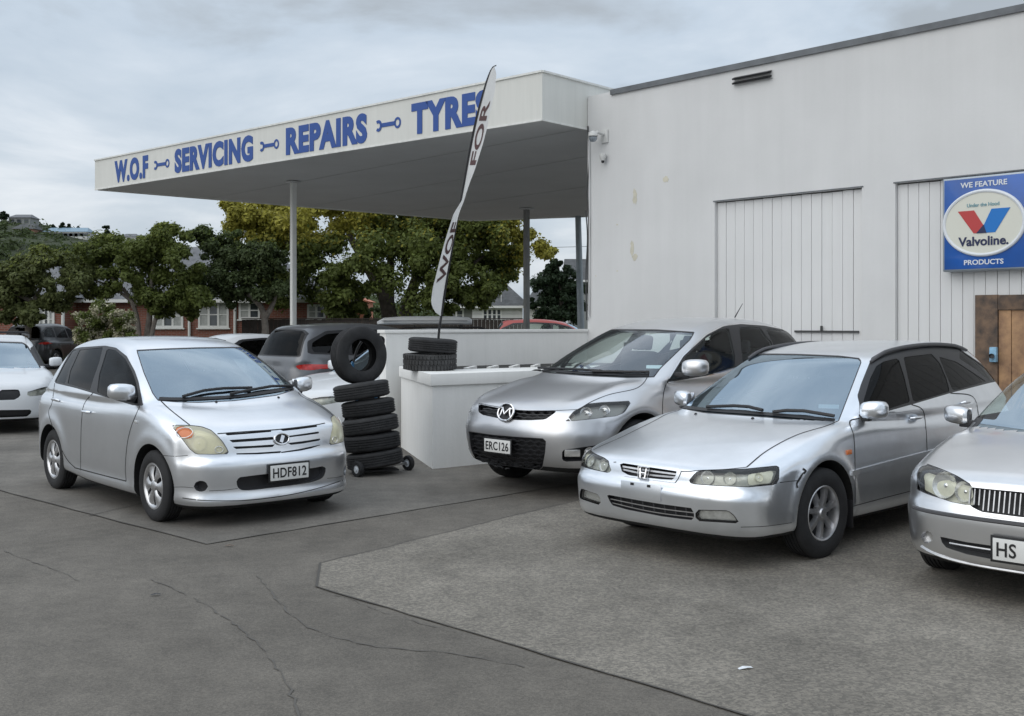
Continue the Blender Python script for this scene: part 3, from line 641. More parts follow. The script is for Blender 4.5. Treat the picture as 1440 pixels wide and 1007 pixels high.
def wall_mat(name, base, streak=.12, scale=1.0, bump=.06, blotch=.08):
    """painted masonry with faint run-off streaks and dirt"""
    m = bpy.data.materials.new(name); m.use_nodes = True; nt = m.node_tree; N_, L_ = nt.nodes, nt.links; b = N_['Principled BSDF']; b.inputs['Roughness'].default_value = .75; b.inputs['Specular IOR Level'].default_value = .3
    tc = N_.new('ShaderNodeTexCoord'); mp = N_.new('ShaderNodeMapping'); mp.inputs['Scale'].default_value = (3.5 * scale, 3.5 * scale, .22 * scale); L_.new(tc.outputs['Object'], mp.inputs[0])
    n1 = N_.new('ShaderNodeTexNoise'); n1.inputs['Scale'].default_value = 1.6; n1.inputs['Detail'].default_value = 5; n1.inputs['Roughness'].default_value = .65; L_.new(mp.outputs[0], n1.inputs['Vector'])
    r1 = N_.new('ShaderNodeValToRGB'); r1.color_ramp.elements[0].position = .35; r1.color_ramp.elements[1].position = .62
    r1.color_ramp.elements[0].color = (1 - streak, 1 - streak * .95, 1 - streak, 1); r1.color_ramp.elements[1].color = (1, 1, 1, 1); L_.new(n1.outputs['Fac'], r1.inputs[0])
    n2 = N_.new('ShaderNodeTexNoise'); n2.inputs['Scale'].default_value = .9; n2.inputs['Detail'].default_value = 6; L_.new(tc.outputs['Object'], n2.inputs['Vector'])
    r2 = N_.new('ShaderNodeValToRGB'); r2.color_ramp.elements[0].position = .3; r2.color_ramp.elements[1].position = .7; r2.color_ramp.elements[0].color = (*[c * (1 - blotch) for c in base], 1); r2.color_ramp.elements[1].color = (*base, 1); L_.new(n2.outputs['Fac'], r2.inputs[0])
    x = N_.new('ShaderNodeMix'); x.data_type = 'RGBA'; x.blend_type = 'MULTIPLY'; x.inputs['Factor'].default_value = 1; L_.new(r2.outputs[0], x.inputs['A']); L_.new(r1.outputs[0], x.inputs['B']); L_.new(x.outputs['Result'], b.inputs['Base Color'])
    n3 = N_.new('ShaderNodeTexNoise'); n3.inputs['Scale'].default_value = 26; n3.inputs['Detail'].default_value = 5; L_.new(tc.outputs['Object'], n3.inputs['Vector']); bp = N_.new('ShaderNodeBump'); bp.inputs['Strength'].default_value = bump; bp.inputs['Distance'].default_value = .02; L_.new(n3.outputs['Fac'], bp.inputs['Height']); L_.new(bp.outputs[0], b.inputs['Normal'])
    return m
def brick_mat(name, c1, c2, mortar):
    m = bpy.data.materials.new(name); m.use_nodes = True; nt = m.node_tree; b = nt.nodes['Principled BSDF']; b.inputs['Roughness'].default_value = .9
    tc = nt.nodes.new('ShaderNodeTexCoord'); mp = nt.nodes.new('ShaderNodeMapping'); mp.inputs['Rotation'].default_value = (R(90), 0, 0); nt.links.new(tc.outputs['Object'], mp.inputs[0])
    br = nt.nodes.new('ShaderNodeTexBrick'); br.inputs['Color1'].default_value = (*c1, 1); br.inputs['Color2'].default_value = (*c2, 1); br.inputs['Mortar'].default_value = (*mortar, 1); br.inputs['Scale'].default_value = 1
    br.inputs['Brick Width'].default_value = .23; br.inputs['Row Height'].default_value = .076; br.inputs['Mortar Size'].default_value = .008; nt.links.new(mp.outputs[0], br.inputs['Vector']); nt.links.new(br.outputs['Color'], b.inputs['Base Color']); return m
def see_through(m, fac, gain=1.0):
    """let part of the light pass through thin leaves or cloth"""
    nt = m.node_tree; b = nt.nodes['Principled BSDF']; t = nt.nodes.new('ShaderNodeBsdfTranslucent'); x = nt.nodes.new('ShaderNodeMixShader'); x.inputs[0].default_value = fac
    if b.inputs['Base Color'].is_linked: nt.links.new(b.inputs['Base Color'].links[0].from_socket, t.inputs[0])
    else: t.inputs[0].default_value = b.inputs['Base Color'].default_value
    o = [n for n in nt.nodes if n.type == 'OUTPUT_MATERIAL'][0]; nt.links.new(b.outputs[0], x.inputs[1]); nt.links.new(t.outputs[0], x.inputs[2]); nt.links.new(x.outputs[0], o.inputs[0]); return m
def leaf_mat(name, c, var=.35):
    m = bpy.data.materials.new(name); m.use_nodes = True; nt = m.node_tree; b = nt.nodes['Principled BSDF']; b.inputs['Roughness'].default_value = .6; b.inputs['Specular IOR Level'].default_value = .3
    g = nt.nodes.new('ShaderNodeNewGeometry'); r = nt.nodes.new('ShaderNodeValToRGB'); nt.links.new(g.outputs['Random Per Island'], r.inputs[0])
    r.color_ramp.elements[0].color = (*[q * (1 - var) for q in c], 1); r.color_ramp.elements[1].color = (*[min(1, q * (1 + var)) for q in c], 1); nt.links.new(r.outputs[0], b.inputs['Base Color']); return see_through(m, .4)
M['tyre_mid'] = mat('grey_tyre_rubber', (.032, .032, .033), .8, var=.4, vscale=7, bump=.2, bscale=90)
M['asphalt'] = ground_mat('worn_asphalt', (.150, .137, .120), (1.22, 1.21, 1.18), (.74, .74, .74), 120, .35, .2)
M['pad'] = ground_mat('aggregate_concrete', (.212, .196, .172), (1.32, 1.30, 1.25), (.62, .62, .62), 75, .5, .24)
M['pad_smooth'] = ground_mat('smooth_concrete', (.176, .164, .147), (1.18, 1.17, 1.15), (.80, .80, .80), 110, .35, .25)
M['joint'] = mat('dirt_joint', (.082, .077, .070), .95)
M['crack'] = mat('tar_crack', (.108, .101, .091), .9)
M['grass_far'] = mat('verge_grass', (.06, .085, .03), .95, var=.3, vscale=2)
M['wall_white'] = wall_mat('white_wall_paint', (.70, .70, .695), .03, 1.0, .06, .09)
M['board_white'] = wall_mat('white_board_paint', (.72, .72, .715), .025, 2.0, .03, .05)
M['wall_yard'] = wall_mat('white_block_paint', (.88, .875, .85), .04, 2.2, .08, .12)
M['fascia'] = wall_mat('cream_fascia_paint', (.72, .72, .68), .06, 1.5, .01, .06)
M['soffit'] = wall_mat('grey_soffit_paint', (.60, .605, .60), .02, 1, .01, .08)
M['post_white'] = wall_mat('white_post_paint', (.82, .82, .79), .15, 2, .03, .1)
M['post_grey'] = mat('grey_post_paint', (.22, .22, .21), .6, var=.15)
M['flash'] = mat('grey_flashing', (.13, .14, .15), .5, .2, var=.2, vscale=4)
M['letter_blue'] = mat('blue_lettering', (.020, .075, .30), .5)
M['letter_navy'] = mat('navy_lettering', (.012, .02, .075), .5)
M['backing'] = mat('dark_recess', (.22, .22, .22), .9)
M['sign_blue'] = mat('sign_blue', (.006, .085, .36), .30, coat=.4, var=.25, vscale=1.3)
M['sign_cream'] = mat('sign_cream', (.66, .66, .58), .35, coat=.3)
M['sign_frame'] = mat('sign_frame', (.34, .38, .42), .35, .6)
M['sign_white'] = mat('sign_white', (.70, .73, .76), .4); M['sign_red'] = mat('sign_red', (.47, .045, .045), .4); M['sign_bright'] = mat('sign_bright_blue', (.0, .16, .52), .4); M['sign_teal'] = mat('sign_teal', (.12, .30, .36), .5)
M['ply_dark'] = mat('weathered_plywood', (.20, .13, .085), .85, var=.6, vscale=7, vcol=(.055, .045, .04), bump=.3, bscale=12)
M['ply_orange'] = mat('raw_plywood', (.44, .265, .14), .8, var=.4, vscale=7, vcol=(.22, .13, .08), bump=.2, bscale=10)
M['mulch'] = mat('dark_bed', (.030, .029, .028), .95, var=.4, vscale=12, bump=.6, bscale=25)
M['brick'] = brick_mat('red_brick', (.20, .062, .042), (.26, .09, .058), (.24, .20, .17)); M['brick_pale'] = brick_mat('orange_brick', (.30, .14, .085), (.34, .17, .11), (.3, .26, .22))
M['roof_grey'] = mat('grey_roof_tiles', (.15, .155, .165), .8, var=.25, vscale=3); M['roof_dark'] = mat('dark_roof_tiles', (.075, .078, .08), .8, var=.3, vscale=3); M['roof_blue'] = mat('blue_roof_sheet', (.20, .30, .38), .5)
M['weatherboard'] = mat('white_weatherboard', (.70, .70, .68), .6, var=.05); M['weatherboard_grey'] = mat('grey_weatherboard', (.26, .27, .26), .7); M['coral'] = mat('coral_plaster', (.52, .20, .12), .8, var=.1)
M['frame_white'] = mat('window_frame_white', (.74, .74, .71), .5); M['pane'] = mat('house_window_pane', (.06, .07, .075), .08, spec=.8, var=.5, vscale=1.5); M['curtain'] = mat('net_curtain', (.42, .43, .41), .9, var=.2, vscale=5)
M['fence_dark'] = mat('dark_stained_fence', (.035, .028, .023), .85, var=.3, vscale=4)
M['bark'] = mat('grey_bark', (.085, .072, .060), .9, var=.35, vscale=6, bump=.5, bscale=14); M['bark_pale'] = mat('pale_bark', (.16, .14, .12), .9, var=.35, vscale=6, bump=.5, bscale=14)
M['leaf_green'] = leaf_mat('green_leaves', (.120, .150, .036), .28); M['leaf_mid'] = leaf_mat('mid_green_leaves', (.12, .16, .04), .28); M['leaf_dark'] = leaf_mat('dark_green_leaves', (.072, .098, .036), .28); M['leaf_yellow'] = leaf_mat('yellowing_leaves', (.34, .315, .055), .3); M['leaf_lime'] = leaf_mat('lime_leaves', (.18, .21, .045), .28); M['leaf_olive'] = leaf_mat('olive_leaves', (.12, .14, .048), .28); M['flower_cream'] = leaf_mat('cream_blossom', (.50, .47, .34), .3); M['leaf_conifer'] = leaf_mat('conifer_needles', (.028, .048, .022))
M['hill'] = mat('bushy_hillside', (.040, .050, .026), .95, var=.5, vscale=.07, bump=1.0, bscale=.25)
M['pole_steel'] = mat('galvanised_pole', (.30, .34, .36), .5, .3, var=.15, vscale=3)
M['blue_steel'] = mat('blue_trolley_paint', (.045, .19, .38), .4, var=.2, vscale=12)
M['flag'] = mat('flag_cloth', (.72, .72, .71), .8, var=.06, vscale=4); see_through(M['flag'], .45); M['flag_print'] = mat('flag_print', (.085, .045, .045), .8); M['flag_hem'] = mat('flag_hem', (.02, .02, .022), .8)
M['cable'] = mat('cable_sheath', (.06, .06, .06), .7); M['cam_white'] = mat('camera_housing', (.62, .62, .60), .4)
M['socket_blue'] = mat('blue_socket', (.22, .40, .55), .5, var=.3, vscale=20)

# ------------------------------------------------------------------ ground
b = MB(); n = 26; xs = np.linspace(-420, 420, n); ys = np.concatenate([[-60], np.linspace(-10, 60, 12), [120, 250, 500, 900]])
b.add([(-700, -60, 0), (700, -60, 0), (700, 900, 0), (-700, 900, 0)], [(0, 1, 2, 3)]); tag(b.build('ground', M['asphalt']), kind='structure')
def sheet(name, pts, z, m, kind='structure', thick=.0):
    b = MB(); b.add([(x, y, z) for x, y in pts], [tuple(range(len(pts)))]); o = b.build(name, m, fix=False)
    if o.data.polygons[0].normal.z < 0: o.data.flip_normals()
    if kind: o['kind'] = kind
    return o
def rough_line(p, q, n, amp):
    p, q = Vector(p), Vector(q); d = (q - p); s = Vector((-d.y, d.x)).normalized(); return [tuple(p + d * (i / n) + s * (random.uniform(-amp, amp) if 0 < i < n else 0)) for i in range(n + 1)]
g2 = lambda x, y: tuple(gp(x, y)[:2])
cL = g2(290, 766); eL = (cL[0] - .734 * 26, cL[1] + .679 * 26); eR = (cL[0] + .70 * 6.6, cL[1] + .72 * 6.6)
edge_l = rough_line(eL, cL, 60, .010); edge_r = rough_line(cL, eR, 26, .010)
sheet('concrete_apron', edge_l + edge_r[1:] + [(3.2, 17.5), (-2, 24), (-14, 33)], .004, M['pad_smooth'])
a_, b_, c_ = g2(450, 793), g2(445, 826), g2(1000, 992); dcb = Vector(c_) - Vector(b_); far = tuple(Vector(b_) + dcb * 2.1); up_ = (a_[0] + .594 * 9.2, a_[1] + .804 * 9.2)
e1 = rough_line(b_, far, 34, .007); e2 = rough_line(up_, a_, 40, .012)
sheet('concrete_pad', e2 + [b_] + e1[1:] + [(9, -1), (16, 2), (12, 9)], .004, M['pad'])
def strip(name, line, w, z, m, jit=.4, kind='stuff'):
    vs = []; fs = []; L = [Vector((p[0], p[1])) for p in line]
    for i, p in enumerate(L):
        d = (L[min(i + 1, len(L) - 1)] - L[max(i - 1, 0)]).normalized(); s = Vector((-d.y, d.x)); ww = w * (1 + random.uniform(-jit, jit)) / 2
        vs += [(p.x - s.x * ww, p.y - s.y * ww, z), (p.x + s.x * ww, p.y + s.y * ww, z)]
    fs = [(2 * i, 2 * i + 1, 2 * i + 3, 2 * i + 2) for i in range(len(L) - 1)]; bb = MB(); bb.add(vs, fs); o = bb.build(name, m, fix=False)
    if o.data.polygons[0].normal.z < 0: o.data.flip_normals()
    o['kind'] = 'structure'; return o
for nm, ln, w in (('pavement_joint', edge_l, .011), ('pavement_joint', edge_r, .008), ('pavement_joint', e2, .009), ('pavement_joint', [a_, b_], .011), ('pavement_joint', e1, .012)): strip(nm, ln, w, .008, M['joint'], .5)
sj = rough_line(g2(300, 664 + 62), g2(128, 720), 10, .01)
strip('pavement_joint', rough_line(g2(125, 726), g2(250, 697), 12, .008), .012, .008, M['joint'])
for pts, w in (([(5, 775), (60, 795), (120, 820)], .006), ([(215, 815), (295, 855), (350, 895), (390, 940), (424, 1010)], .007), ([(360, 810), (440, 885), (530, 910), (620, 918), (740, 938)], .008), ([(455, 830), (560, 868), (640, 890)], .004)):
    L = catmull([g2(*p) for p in pts], False, .06); L = [(x + random.uniform(-.012, .012), y + random.uniform(-.012, .012)) for x, y in L]; strip('pavement_crack', L, w, .004, M['crack'], .95)
# litter
for (px, py, l, w, col, lab) in ((1048, 942, .075, .02, M['sign_white'], 'small white paper scrap on the concrete pad'), (219, 838, .06, .018, M['black_plastic'], 'small black rubber scrap on the asphalt'), (323, 769, .07, .02, M['ply_dark'], 'dry brown leaf scrap by the apron corner')):
    p = gp(px, py); bb = MB(); bb.add([(-l / 2, -w / 2, .002), (l * .1, -w * .7, .008), (l / 2, -w * .3, .003), (l * .45, w * .4, .006), (-l * .1, w * .6, .010), (-l / 2, w * .3, .003)], [(0, 1, 5), (1, 4, 5), (1, 2, 4), (2, 3, 4)]); o = bb.build('litter_scrap', col, fix=False); o.location = p + Vector((0, 0, .006)); o.rotation_euler.z = random.uniform(-.3, .3); tag(o, lab, 'litter')

# ------------------------------------------------------------------ workshop building (local x along the wall, -y out of it)
WA = math.atan2(-.7214, .6925); W0 = Vector((1.17, 16.5, 0)); WALL_H = 5.14
bld = thing('workshop_building', 'white painted workshop with two boarded bays and a grey roof edge', 'building', W0, WA)
def wall_uv(px, py):
    r = (px - 720) / F; n_ = (.7214, .6925); D = n_[0] * W0.x + n_[1] * W0.y; Y = D / (n_[0] * r + n_[1]); X = r * Y
    return (X - W0.x) * .6925 - (Y - W0.y) * .7214, CH + (YH - py) / F * Y
R1 = (2.369, 4.565, 3.338); R2 = (5.0, 9.6, 3.345)
b = MB()
for u0, u1, z0, z1 in ((0, R1[0], 0, WALL_H), (R1[0], R1[1], R1[2], WALL_H), (R1[1], R2[0], 0, WALL_H), (R2[0], R2[1], R2[2], WALL_H), (R2[1], 15, 0, WALL_H)): b.span((u0, 0, z0), (u1, .32, z1))
b.build('front_wall', M['wall_white'], bld); b = MB(); b.span((0, .32, 0), (.3, 14, WALL_H)); b.build('side_wall', M['wall_white'], bld)
b = MB(); b.span((.3, .33, WALL_H - .15), (15, 14, WALL_H - .05)); b.build('roof', M['flash'], bld)
b = MB(); b.prism([(-.035, WALL_H - .035), (-.035, WALL_H + .045), (.36, WALL_H + .06), (.36, WALL_H)], lambda v, z: (.487, v, z), (14.5, 0, 0)); b.build('roof_flashing', M['flash'], bld)
b = MB(); b.span((0, .002, WALL_H), (.486, .318, WALL_H + .02)); b.build('coping', M['wall_white'], bld)
b = MB(); b.span((R1[0], .10, 0), (R1[1], .12, R1[2])); b.span((R2[0], .10, 0), (R2[1], .12, R2[2])); b.build('bay_backing', M['backing'], bld)
for (u0, u1, zt), st in ((R1, .1464), (R2, .1315)):
    k = 0; u = u0 + .004
    while u < u1 - .02:
        w = min(st - .005, u1 - u - .004); dz = random.uniform(0, .008); bb = MB(); v = .058 + random.uniform(-.004, .004); bb.span((u, v, .02), (u + w, v + .022, zt - .012 - dz)); bb.build('cladding_board', M['board_white'], bld, bevel=.003, seg=1); u += st
for (u0, u1, zt) in (R1, R2):
    b = MB(); b.span((u0 - .02, -.012, zt), (u1 + .02, .002, zt + .014)); b.build('bay_drip_strip', M['flash'], bld)
b = MB(); b.span((3.6, .03, 1.535), (4.5, .056, 1.56)); b.build('bay_latch_rail', M['cable'], bld); b = MB(); b.span((3.98, .02, 1.56), (4.0, .05, 1.62)); b.build('bay_latch', M['cable'], bld)
# bare patches of plaster and filler on the wall
for (px, py, wd, ht) in ((893, 277, .10, .28), (889, 350, .09, .26), (893, 362, .12, .12), (937, 252, .12, .10), (838, 388, .02, .03), (868, 316, .05, .03), (868, 381, .03, .03)):
    u, z = wall_uv(px, py); pts = [(wd / 2 * math.cos(a) * random.uniform(.5, 1.1), ht / 2 * math.sin(a) * random.uniform(.55, 1.1)) for a in np.linspace(0, 6.28, 16, False)]
    bb = MB(); bb.prism(pts, lambda p, q, u=u, z=z: (u + p, -.0032, z + q), (0, .0028, 0)); bb.build('plaster_patch', M['patch'] if 'patch' in M else M.setdefault('patch', mat('bare_plaster', (.60, .57, .47), .9, var=.12, vscale=9)), bld)
# louvre vent under the roof edge
u, z = wall_uv(1033, 111); u2, z2 = wall_uv(1086, 97); v0 = thing('wall_vent', 'dark two-slat louvre vent high on the white wall under the roof edge', 'vent', W0, WA)
for dz in (.0, -.062): b = MB(); b.bar((u, -.03, 4.985 + dz), (u2, -.03, 4.985 + dz), .07, .022, (0, -.5, 1)); b.build('slat', M['black_plastic'], v0)
b = MB(); b.span((u - .01, -.012, 4.90), (u2 + .01, -.002, 5.01)); b.build('vent_plate', M['wall_white'], v0)
# security camera and lamp beneath it
u, z = wall_uv(851, 192); s0 = thing('security_camera', 'white dome security camera on a bracket at the wall corner', 'camera', W0, WA)
b = MB(); b.span((u - .06, -.03, z - .10), (u + .07, -.002, z + .10)); b.build('mounting_plate', M['cam_white'], s0, bevel=.008); b = MB(); b.tube([(u, -.03, z + .03), (u - .02, -.16, z + .05), (u - .05, -.20, z + .0)], .025, 8); b.build('bracket_arm', M['cam_white'], s0)
b = MB(); b.lathe([(.001, .07), (.045, .05), (.07, .022), (.075, -.015), (.064, -.022)], 'z', 20, (u - .05, -.22, z - .0)); b.build('housing', M['cam_white'], s0); b = MB(); b.lathe([(.064, 0), (.06, -.034), (.038, -.064), (.001, -.075)], 'z', 20, (u - .05, -.22, z - .03)); b.build('dome', M['sign_frame'], s0)
u, z = wall_uv(852, 222); s1 = thing('sensor_light', 'small cone sensor light below the security camera', 'sensor', W0, WA)
b = MB(); b.lathe([(.001, .06), (.05, .05), (.055, .01), (.03, -.05), (.001, -.055)], 'z', 16, (u, -.07, z)); b.build('shade', M['cam_white'], s1); b = MB(); b.lathe([(.025, 0), (.022, -.03), (.001, -.04)], 'z', 12, (u, -.07, z - .05)); b.build('sensor_eye', M['black_plastic'], s1); b = MB(); b.tube([(u, -.002, z + .03), (u, -.06, z + .03)], .015, 8); b.build('stem', M['cam_white'], s1)
# cables and conduit down the wall corner
for k, (du, col, pts) in enumerate(((.02, 'cable', [(0, 4.7), (.03, 4.2), (-.01, 3.7), (.02, 3.2), (.0, 2.6), (.02, 1.8)]), (.05, 'wall_white', [(0, 4.6), (.01, 3.6), (0, 1.75)]), (-.012, 'cable', [(0, 3.4), (.035, 3.0), (.005, 2.4), (.02, 1.7)]))):
    b = MB(); b.tube(catmull([(du + p, -.018 - .006 * k, z) for p, z in pts], False, .1), .010, 6); o = b.build('wall_cable', M[col], None); o.location = W0; o.rotation_euler.z = WA
    tag(o, ('dark cable looping down the wall corner from the canopy', 'white conduit running straight down the wall corner', 'short dark cable hanging on the lower wall corner')[k], 'cable')
# oil brand sign
sg = thing('wall_sign', 'blue wall sign with a red and blue V in a cream oval', 'sign', W0, WA); su0, su1, sz0, sz1 = 5.625, 6.575, 2.247, 3.325; sc_u, sc_z = (su0 + su1) / 2, (sz0 + sz1) / 2; sv = -.10
b = MB(); b.span((su0, sv, sz0), (su1, .05, sz1)); b.build('sign_frame', M['sign_frame'], sg, bevel=.02, seg=3); fr = lambda p, q: (sc_u + p, sv - .002, sc_z + q)
b = MB(); b.span((su0 + .025, sv - .008, sz0 + .025), (su1 - .025, sv - .001, sz1 - .025)); b.build('sign_face', M['sign_blue'], sg, bevel=.003)
ell = lambda a_, b_, n=48: [(a_ * math.cos(t), b_ * math.sin(t)) for t in np.linspace(0, 2 * math.pi, n, False)]
b = MB(); b.prism(ell(.43, .345), lambda p, q: (sc_u + p, sv - .010, sc_z + .0 + q), (0, -.012, 0)); b.build('oval_panel', M['sign_cream'], sg)
b = MB(); pts = [(sc_u + .445 * math.cos(t), sv - .014, sc_z + .36 * math.sin(t)) for t in np.linspace(0, 2 * math.pi, 65)]; b.tube(pts, .022, 8, False); b.build('oval_rim', M['sign_white'], sg)
def vprism(pts, d, m, name): bb = MB(); bb.prism(pts, lambda p, q: (sc_u + p, sv - .0235 - d, sc_z + q), (0, -.003, 0)); bb.build(name, m, sg)
vprism([(-.285, .145), (-.10, .145), (.005, -.03), (-.075, -.115), (-.105, -.115)], 0, M['sign_red'], 'red_stroke'); vprism([(.095, .150), (.30, .150), (.135, -.115), (.03, -.115), (.010, -.025)], 0, M['sign_bright'], 'blue_stroke'); vprism([(-.075, -.117), (.008, -.022), (.04, -.117)], .0032, M['letter_navy'], 'stroke_overlap')
def flat_text(name, txt, cx, cz, w, h, m, parent, d, bold=.0, v=None, **k):
    me = text_mesh(txt, 1.0, bold=bold, depth=.02, **k); co = np.array([q.co for q in me.vertices]); lo, hi = co.min(0), co.max(0)
    for q in me.vertices: q.co = (cx + ((q.co.x - lo[0]) / (hi[0] - lo[0]) - .5) * w, d - (q.co.z - lo[2]) * .08, cz + ((q.co.y - lo[1]) / (hi[1] - lo[1]) - .5) * h)
    return obj(name, me, m, parent)
flat_text('brand_lettering', 'Valvoline.', sc_u + .0, sc_z - .205, .56, .105, M['letter_navy'], sg, sv - .024, .028); flat_text('top_lettering', 'WE FEATURE', sc_u, sz1 - .098, .52, .062, M['sign_white'], sg, sv - .0092, .02); flat_text('bottom_lettering', 'PRODUCTS', sc_u, sz0 + .098, .44, .058, M['sign_white'], sg, sv - .0092, .02); flat_text('small_lettering', 'Under the Hood', sc_u + .0, sc_z + .205, .36, .042, M['sign_teal'], sg, sv - .024, .01)
# plywood boarded doorway
pd = thing('plywood_panel', 'weathered plywood boarding with an orange inner panel, low on the bay below the sign', 'board', W0, WA); pu, pz = 5.966, 1.975
b = MB(); b.span((pu, -.02, .02), (pu + .25, .045, pz)); b.build('side_board', M['ply_dark'], pd, bevel=.004); b = MB(); b.span((pu + .253, -.016, pz - .17), (pu + .82, .045, pz - .004)); b.build('top_board', M['ply_dark'], pd, bevel=.004)
b = MB(); b.span((pu + .256, .004, .02), (pu + .39, .045, pz - .175)); b.build('inner_board', M['ply_orange'], pd, bevel=.003); b = MB(); b.span((pu + .395, .012, .02), (pu + .82, .045, pz - .175)); b.build('inner_board', M['ply_orange'], pd, bevel=.003)
u, z = wall_uv(1401, 498); so = thing('wall_socket', 'faded blue power socket on the weathered plywood', 'socket', W0, WA); b = MB(); b.span((u - .05, -.075, z - .09), (u + .03, -.021, z + .08)); b.build('socket_box', M['socket_blue'], so, bevel=.012); b = MB(); b.lathe([(.001, 0), (.025, .0), (.028, -.03)], 'y', 14, (u - .01, -.085, z - .02)); b.build('socket_cap', M['grey_plastic'], so)

# ------------------------------------------------------------------ canopy
cano = thing('forecourt_canopy', 'flat forecourt canopy with blue service lettering on its cream fascia', 'canopy'); ZS = 4.66
def cpt(px, py): return gp(px, py, ZS)
A_, B_, C_ = cpt(133.5, 266.5), cpt(762.5, 168), cpt(826, 181.5); D_, E_ = cpt(664, 310.3), cpt(819, 304.2)
dBC = (C_ - B_).normalized(); C2 = C_ + dBC * 2.2; E2 = E_ + Vector((1.2, -.3, 0)); hA, hB = .64, .70
# fascia panels
def fascia(name, p, q, h0, h1, t=.06):
    d = (q - p); d.z = 0; nrm = Vector((d.y, -d.x, 0)).normalized(); b = MB(); P = [p, q, q + Vector((0, 0, h1)), p + Vector((0, 0, h0))]; vs = P + [v - nrm * t for v in P]
    b.add(vs, [(0, 1, 2, 3), (7, 6, 5, 4), (0, 4, 5, 1), (1, 5, 6, 2), (2, 6, 7, 3), (3, 7, 4, 0)]); b.build(name, M['fascia'], cano)
    b = MB(); b.bar(p + Vector((0, 0, h0 + .012)) + nrm * .008 - nrm * t / 2, q + Vector((0, 0, h1 + .012)) + nrm * .008 - nrm * t / 2, t + .03, .03); b.build('fascia_capping', M['post_white'], cano); b = MB(); b.bar(p + nrm * .006 - nrm * .01 + Vector((0, 0, -.004)), q + nrm * .006 - nrm * .01 + Vector((0, 0, -.004)), .03, .028); b.build('drip_edge', M['post_white'], cano); return nrm
nf_ = fascia('front_fascia', A_, B_, hA, hB); fascia('end_fascia', B_ + dBC * .002, C2, hB, hB)
fascia('left_fascia', D_, A_ - (A_ - D_).normalized() * .062, hA, hA); fascia('rear_fascia', E2, D_ - (D_ - E2).normalized() * .062, hA, hA)
ins = lambda p, c=(A_ + B_ + D_ + E2) / 4: p + (c - p).normalized() * .05
so_ = [ins(A_), ins(B_), ins(C2), ins(E2), ins(D_)]
b = MB(); b.add([p + Vector((0, 0, .012)) for p in so_] + [p + Vector((0, 0, .45)) for p in so_], [(0, 1, 2, 3, 4), (9, 8, 7, 6, 5)] + [(i, (i + 1) % 5, 5 + (i + 1) % 5, 5 + i) for i in range(5)]); b.build('soffit', M['soffit'], cano)
# soffit batten lines
for k in range(1, 4):
    t = k / 4; p = so_[0].lerp(so_[4], t); q = so_[1].lerp(so_[2].lerp(so_[3], max(0, t - .15)), min(1, t * 1.0)); b = MB(); b.bar(p + Vector((0, 0, .006)), q + Vector((0, 0, .006)), .04, .005); b.build('soffit_batten', M['soffit'], cano)
for px, py, m, w in ((412.5, 255, 'post_white', .105), (740.5, 293, 'post_grey', .125)):
    p = cpt(px, py); b = MB(); b.box((p.x, p.y, ZS / 2), (w, w, ZS), Matrix.Rotation(.7, 3, 'Z')); b.build('post', M[m], cano, bevel=.01); b = MB(); b.box((p.x, p.y, ZS - .02), (w * 2.2, w * 2.2, .03), Matrix.Rotation(.7, 3, 'Z')); b.build('post_plate', M['soffit'], cano)
# lettering on the front fascia
dirF = (B_ - A_).normalized(); LF = (B_ - A_).length
def fas_u(px):
    r = (px - 720) / F; return (r * A_.y - A_.x) / (dirF.x - r * dirF.y)
def on_fascia(me, u0, u1, f0, f1, m, name, dep=.008):
    co = np.array([q.co for q in me.vertices]); lo, hi = co.min(0), co.max(0)
    for q in me.vertices:
        s_ = (q.co.x - lo[0]) / (hi[0] - lo[0]); t_ = (q.co.y - lo[1]) / (hi[1] - lo[1]); uu = u0 + (u1 - u0) * s_; hh = hA + (hB - hA) * uu / LF
        q.co = A_ + dirF * uu + Vector((0, 0, hh * (f0 + (f1 - f0) * t_))) + nf_ * (.002 + dep * (q.co.z - lo[2]) / max(hi[2] - lo[2], 1e-6))
    return obj(name, me, m, cano)
for w, x0, x1 in (('W.O.F', 161.5, 208.5), ('SERVICING', 246, 356), ('REPAIRS', 402.5, 516.5), ('TYRES', 579, 688)):
    on_fascia(text_mesh(w, 1.0, bold=.054, depth=.02, space=1.1), fas_u(x0), fas_u(x1), .105, .86, M['letter_blue'], 'lettering')
for x0, x1 in ((217, 238.5), (366, 392.5), (529.5, 564)):      # spanner symbols
    b = MB(); ring = [(1 + .17 * math.cos(t), .17 * math.sin(t)) for t in np.linspace(0, 6.28, 20, False)]; inn = [(1 + .10 * math.cos(t), .10 * math.sin(t)) for t in np.linspace(0, 6.28, 20, False)]
    for i in range(20): j = (i + 1) % 20; b.prism([ring[i], ring[j], inn[j], inn[i]], lambda p, q: (p, q, 0), (0, 0, .02))
    b.prism([(.14, -.062), (.86, -.062), (.86, .062), (.14, .062)], lambda p, q: (p, q, 0), (0, 0, .02)); arc = np.linspace(.9, 5.38, 15); o_ = [(-.0 + .18 * -math.cos(t - 3.14159), .18 * -math.sin(t - 3.14159)) for t in arc]; i_ = [(.085 * -math.cos(t - 3.14159), .085 * -math.sin(t - 3.14159)) for t in arc]
    for i in range(14): b.prism([(-q[0], q[1]) for q in (o_[i], o_[i + 1], i_[i + 1], i_[i])], lambda p, q: (p, q, 0), (0, 0, .02))
    uu = fas_u((x0 + x1) / 2); L_ = fas_u(x1) - fas_u(x0); asp = .36 / 1.35 * L_ / (hA + (hB - hA) * uu / LF) * 1.25
    on_fascia(b.mesh('spanner', fix=True), fas_u(x0), fas_u(x1), .47 - asp / 2, .47 + asp / 2, M['letter_blue'], 'spanner_symbol')

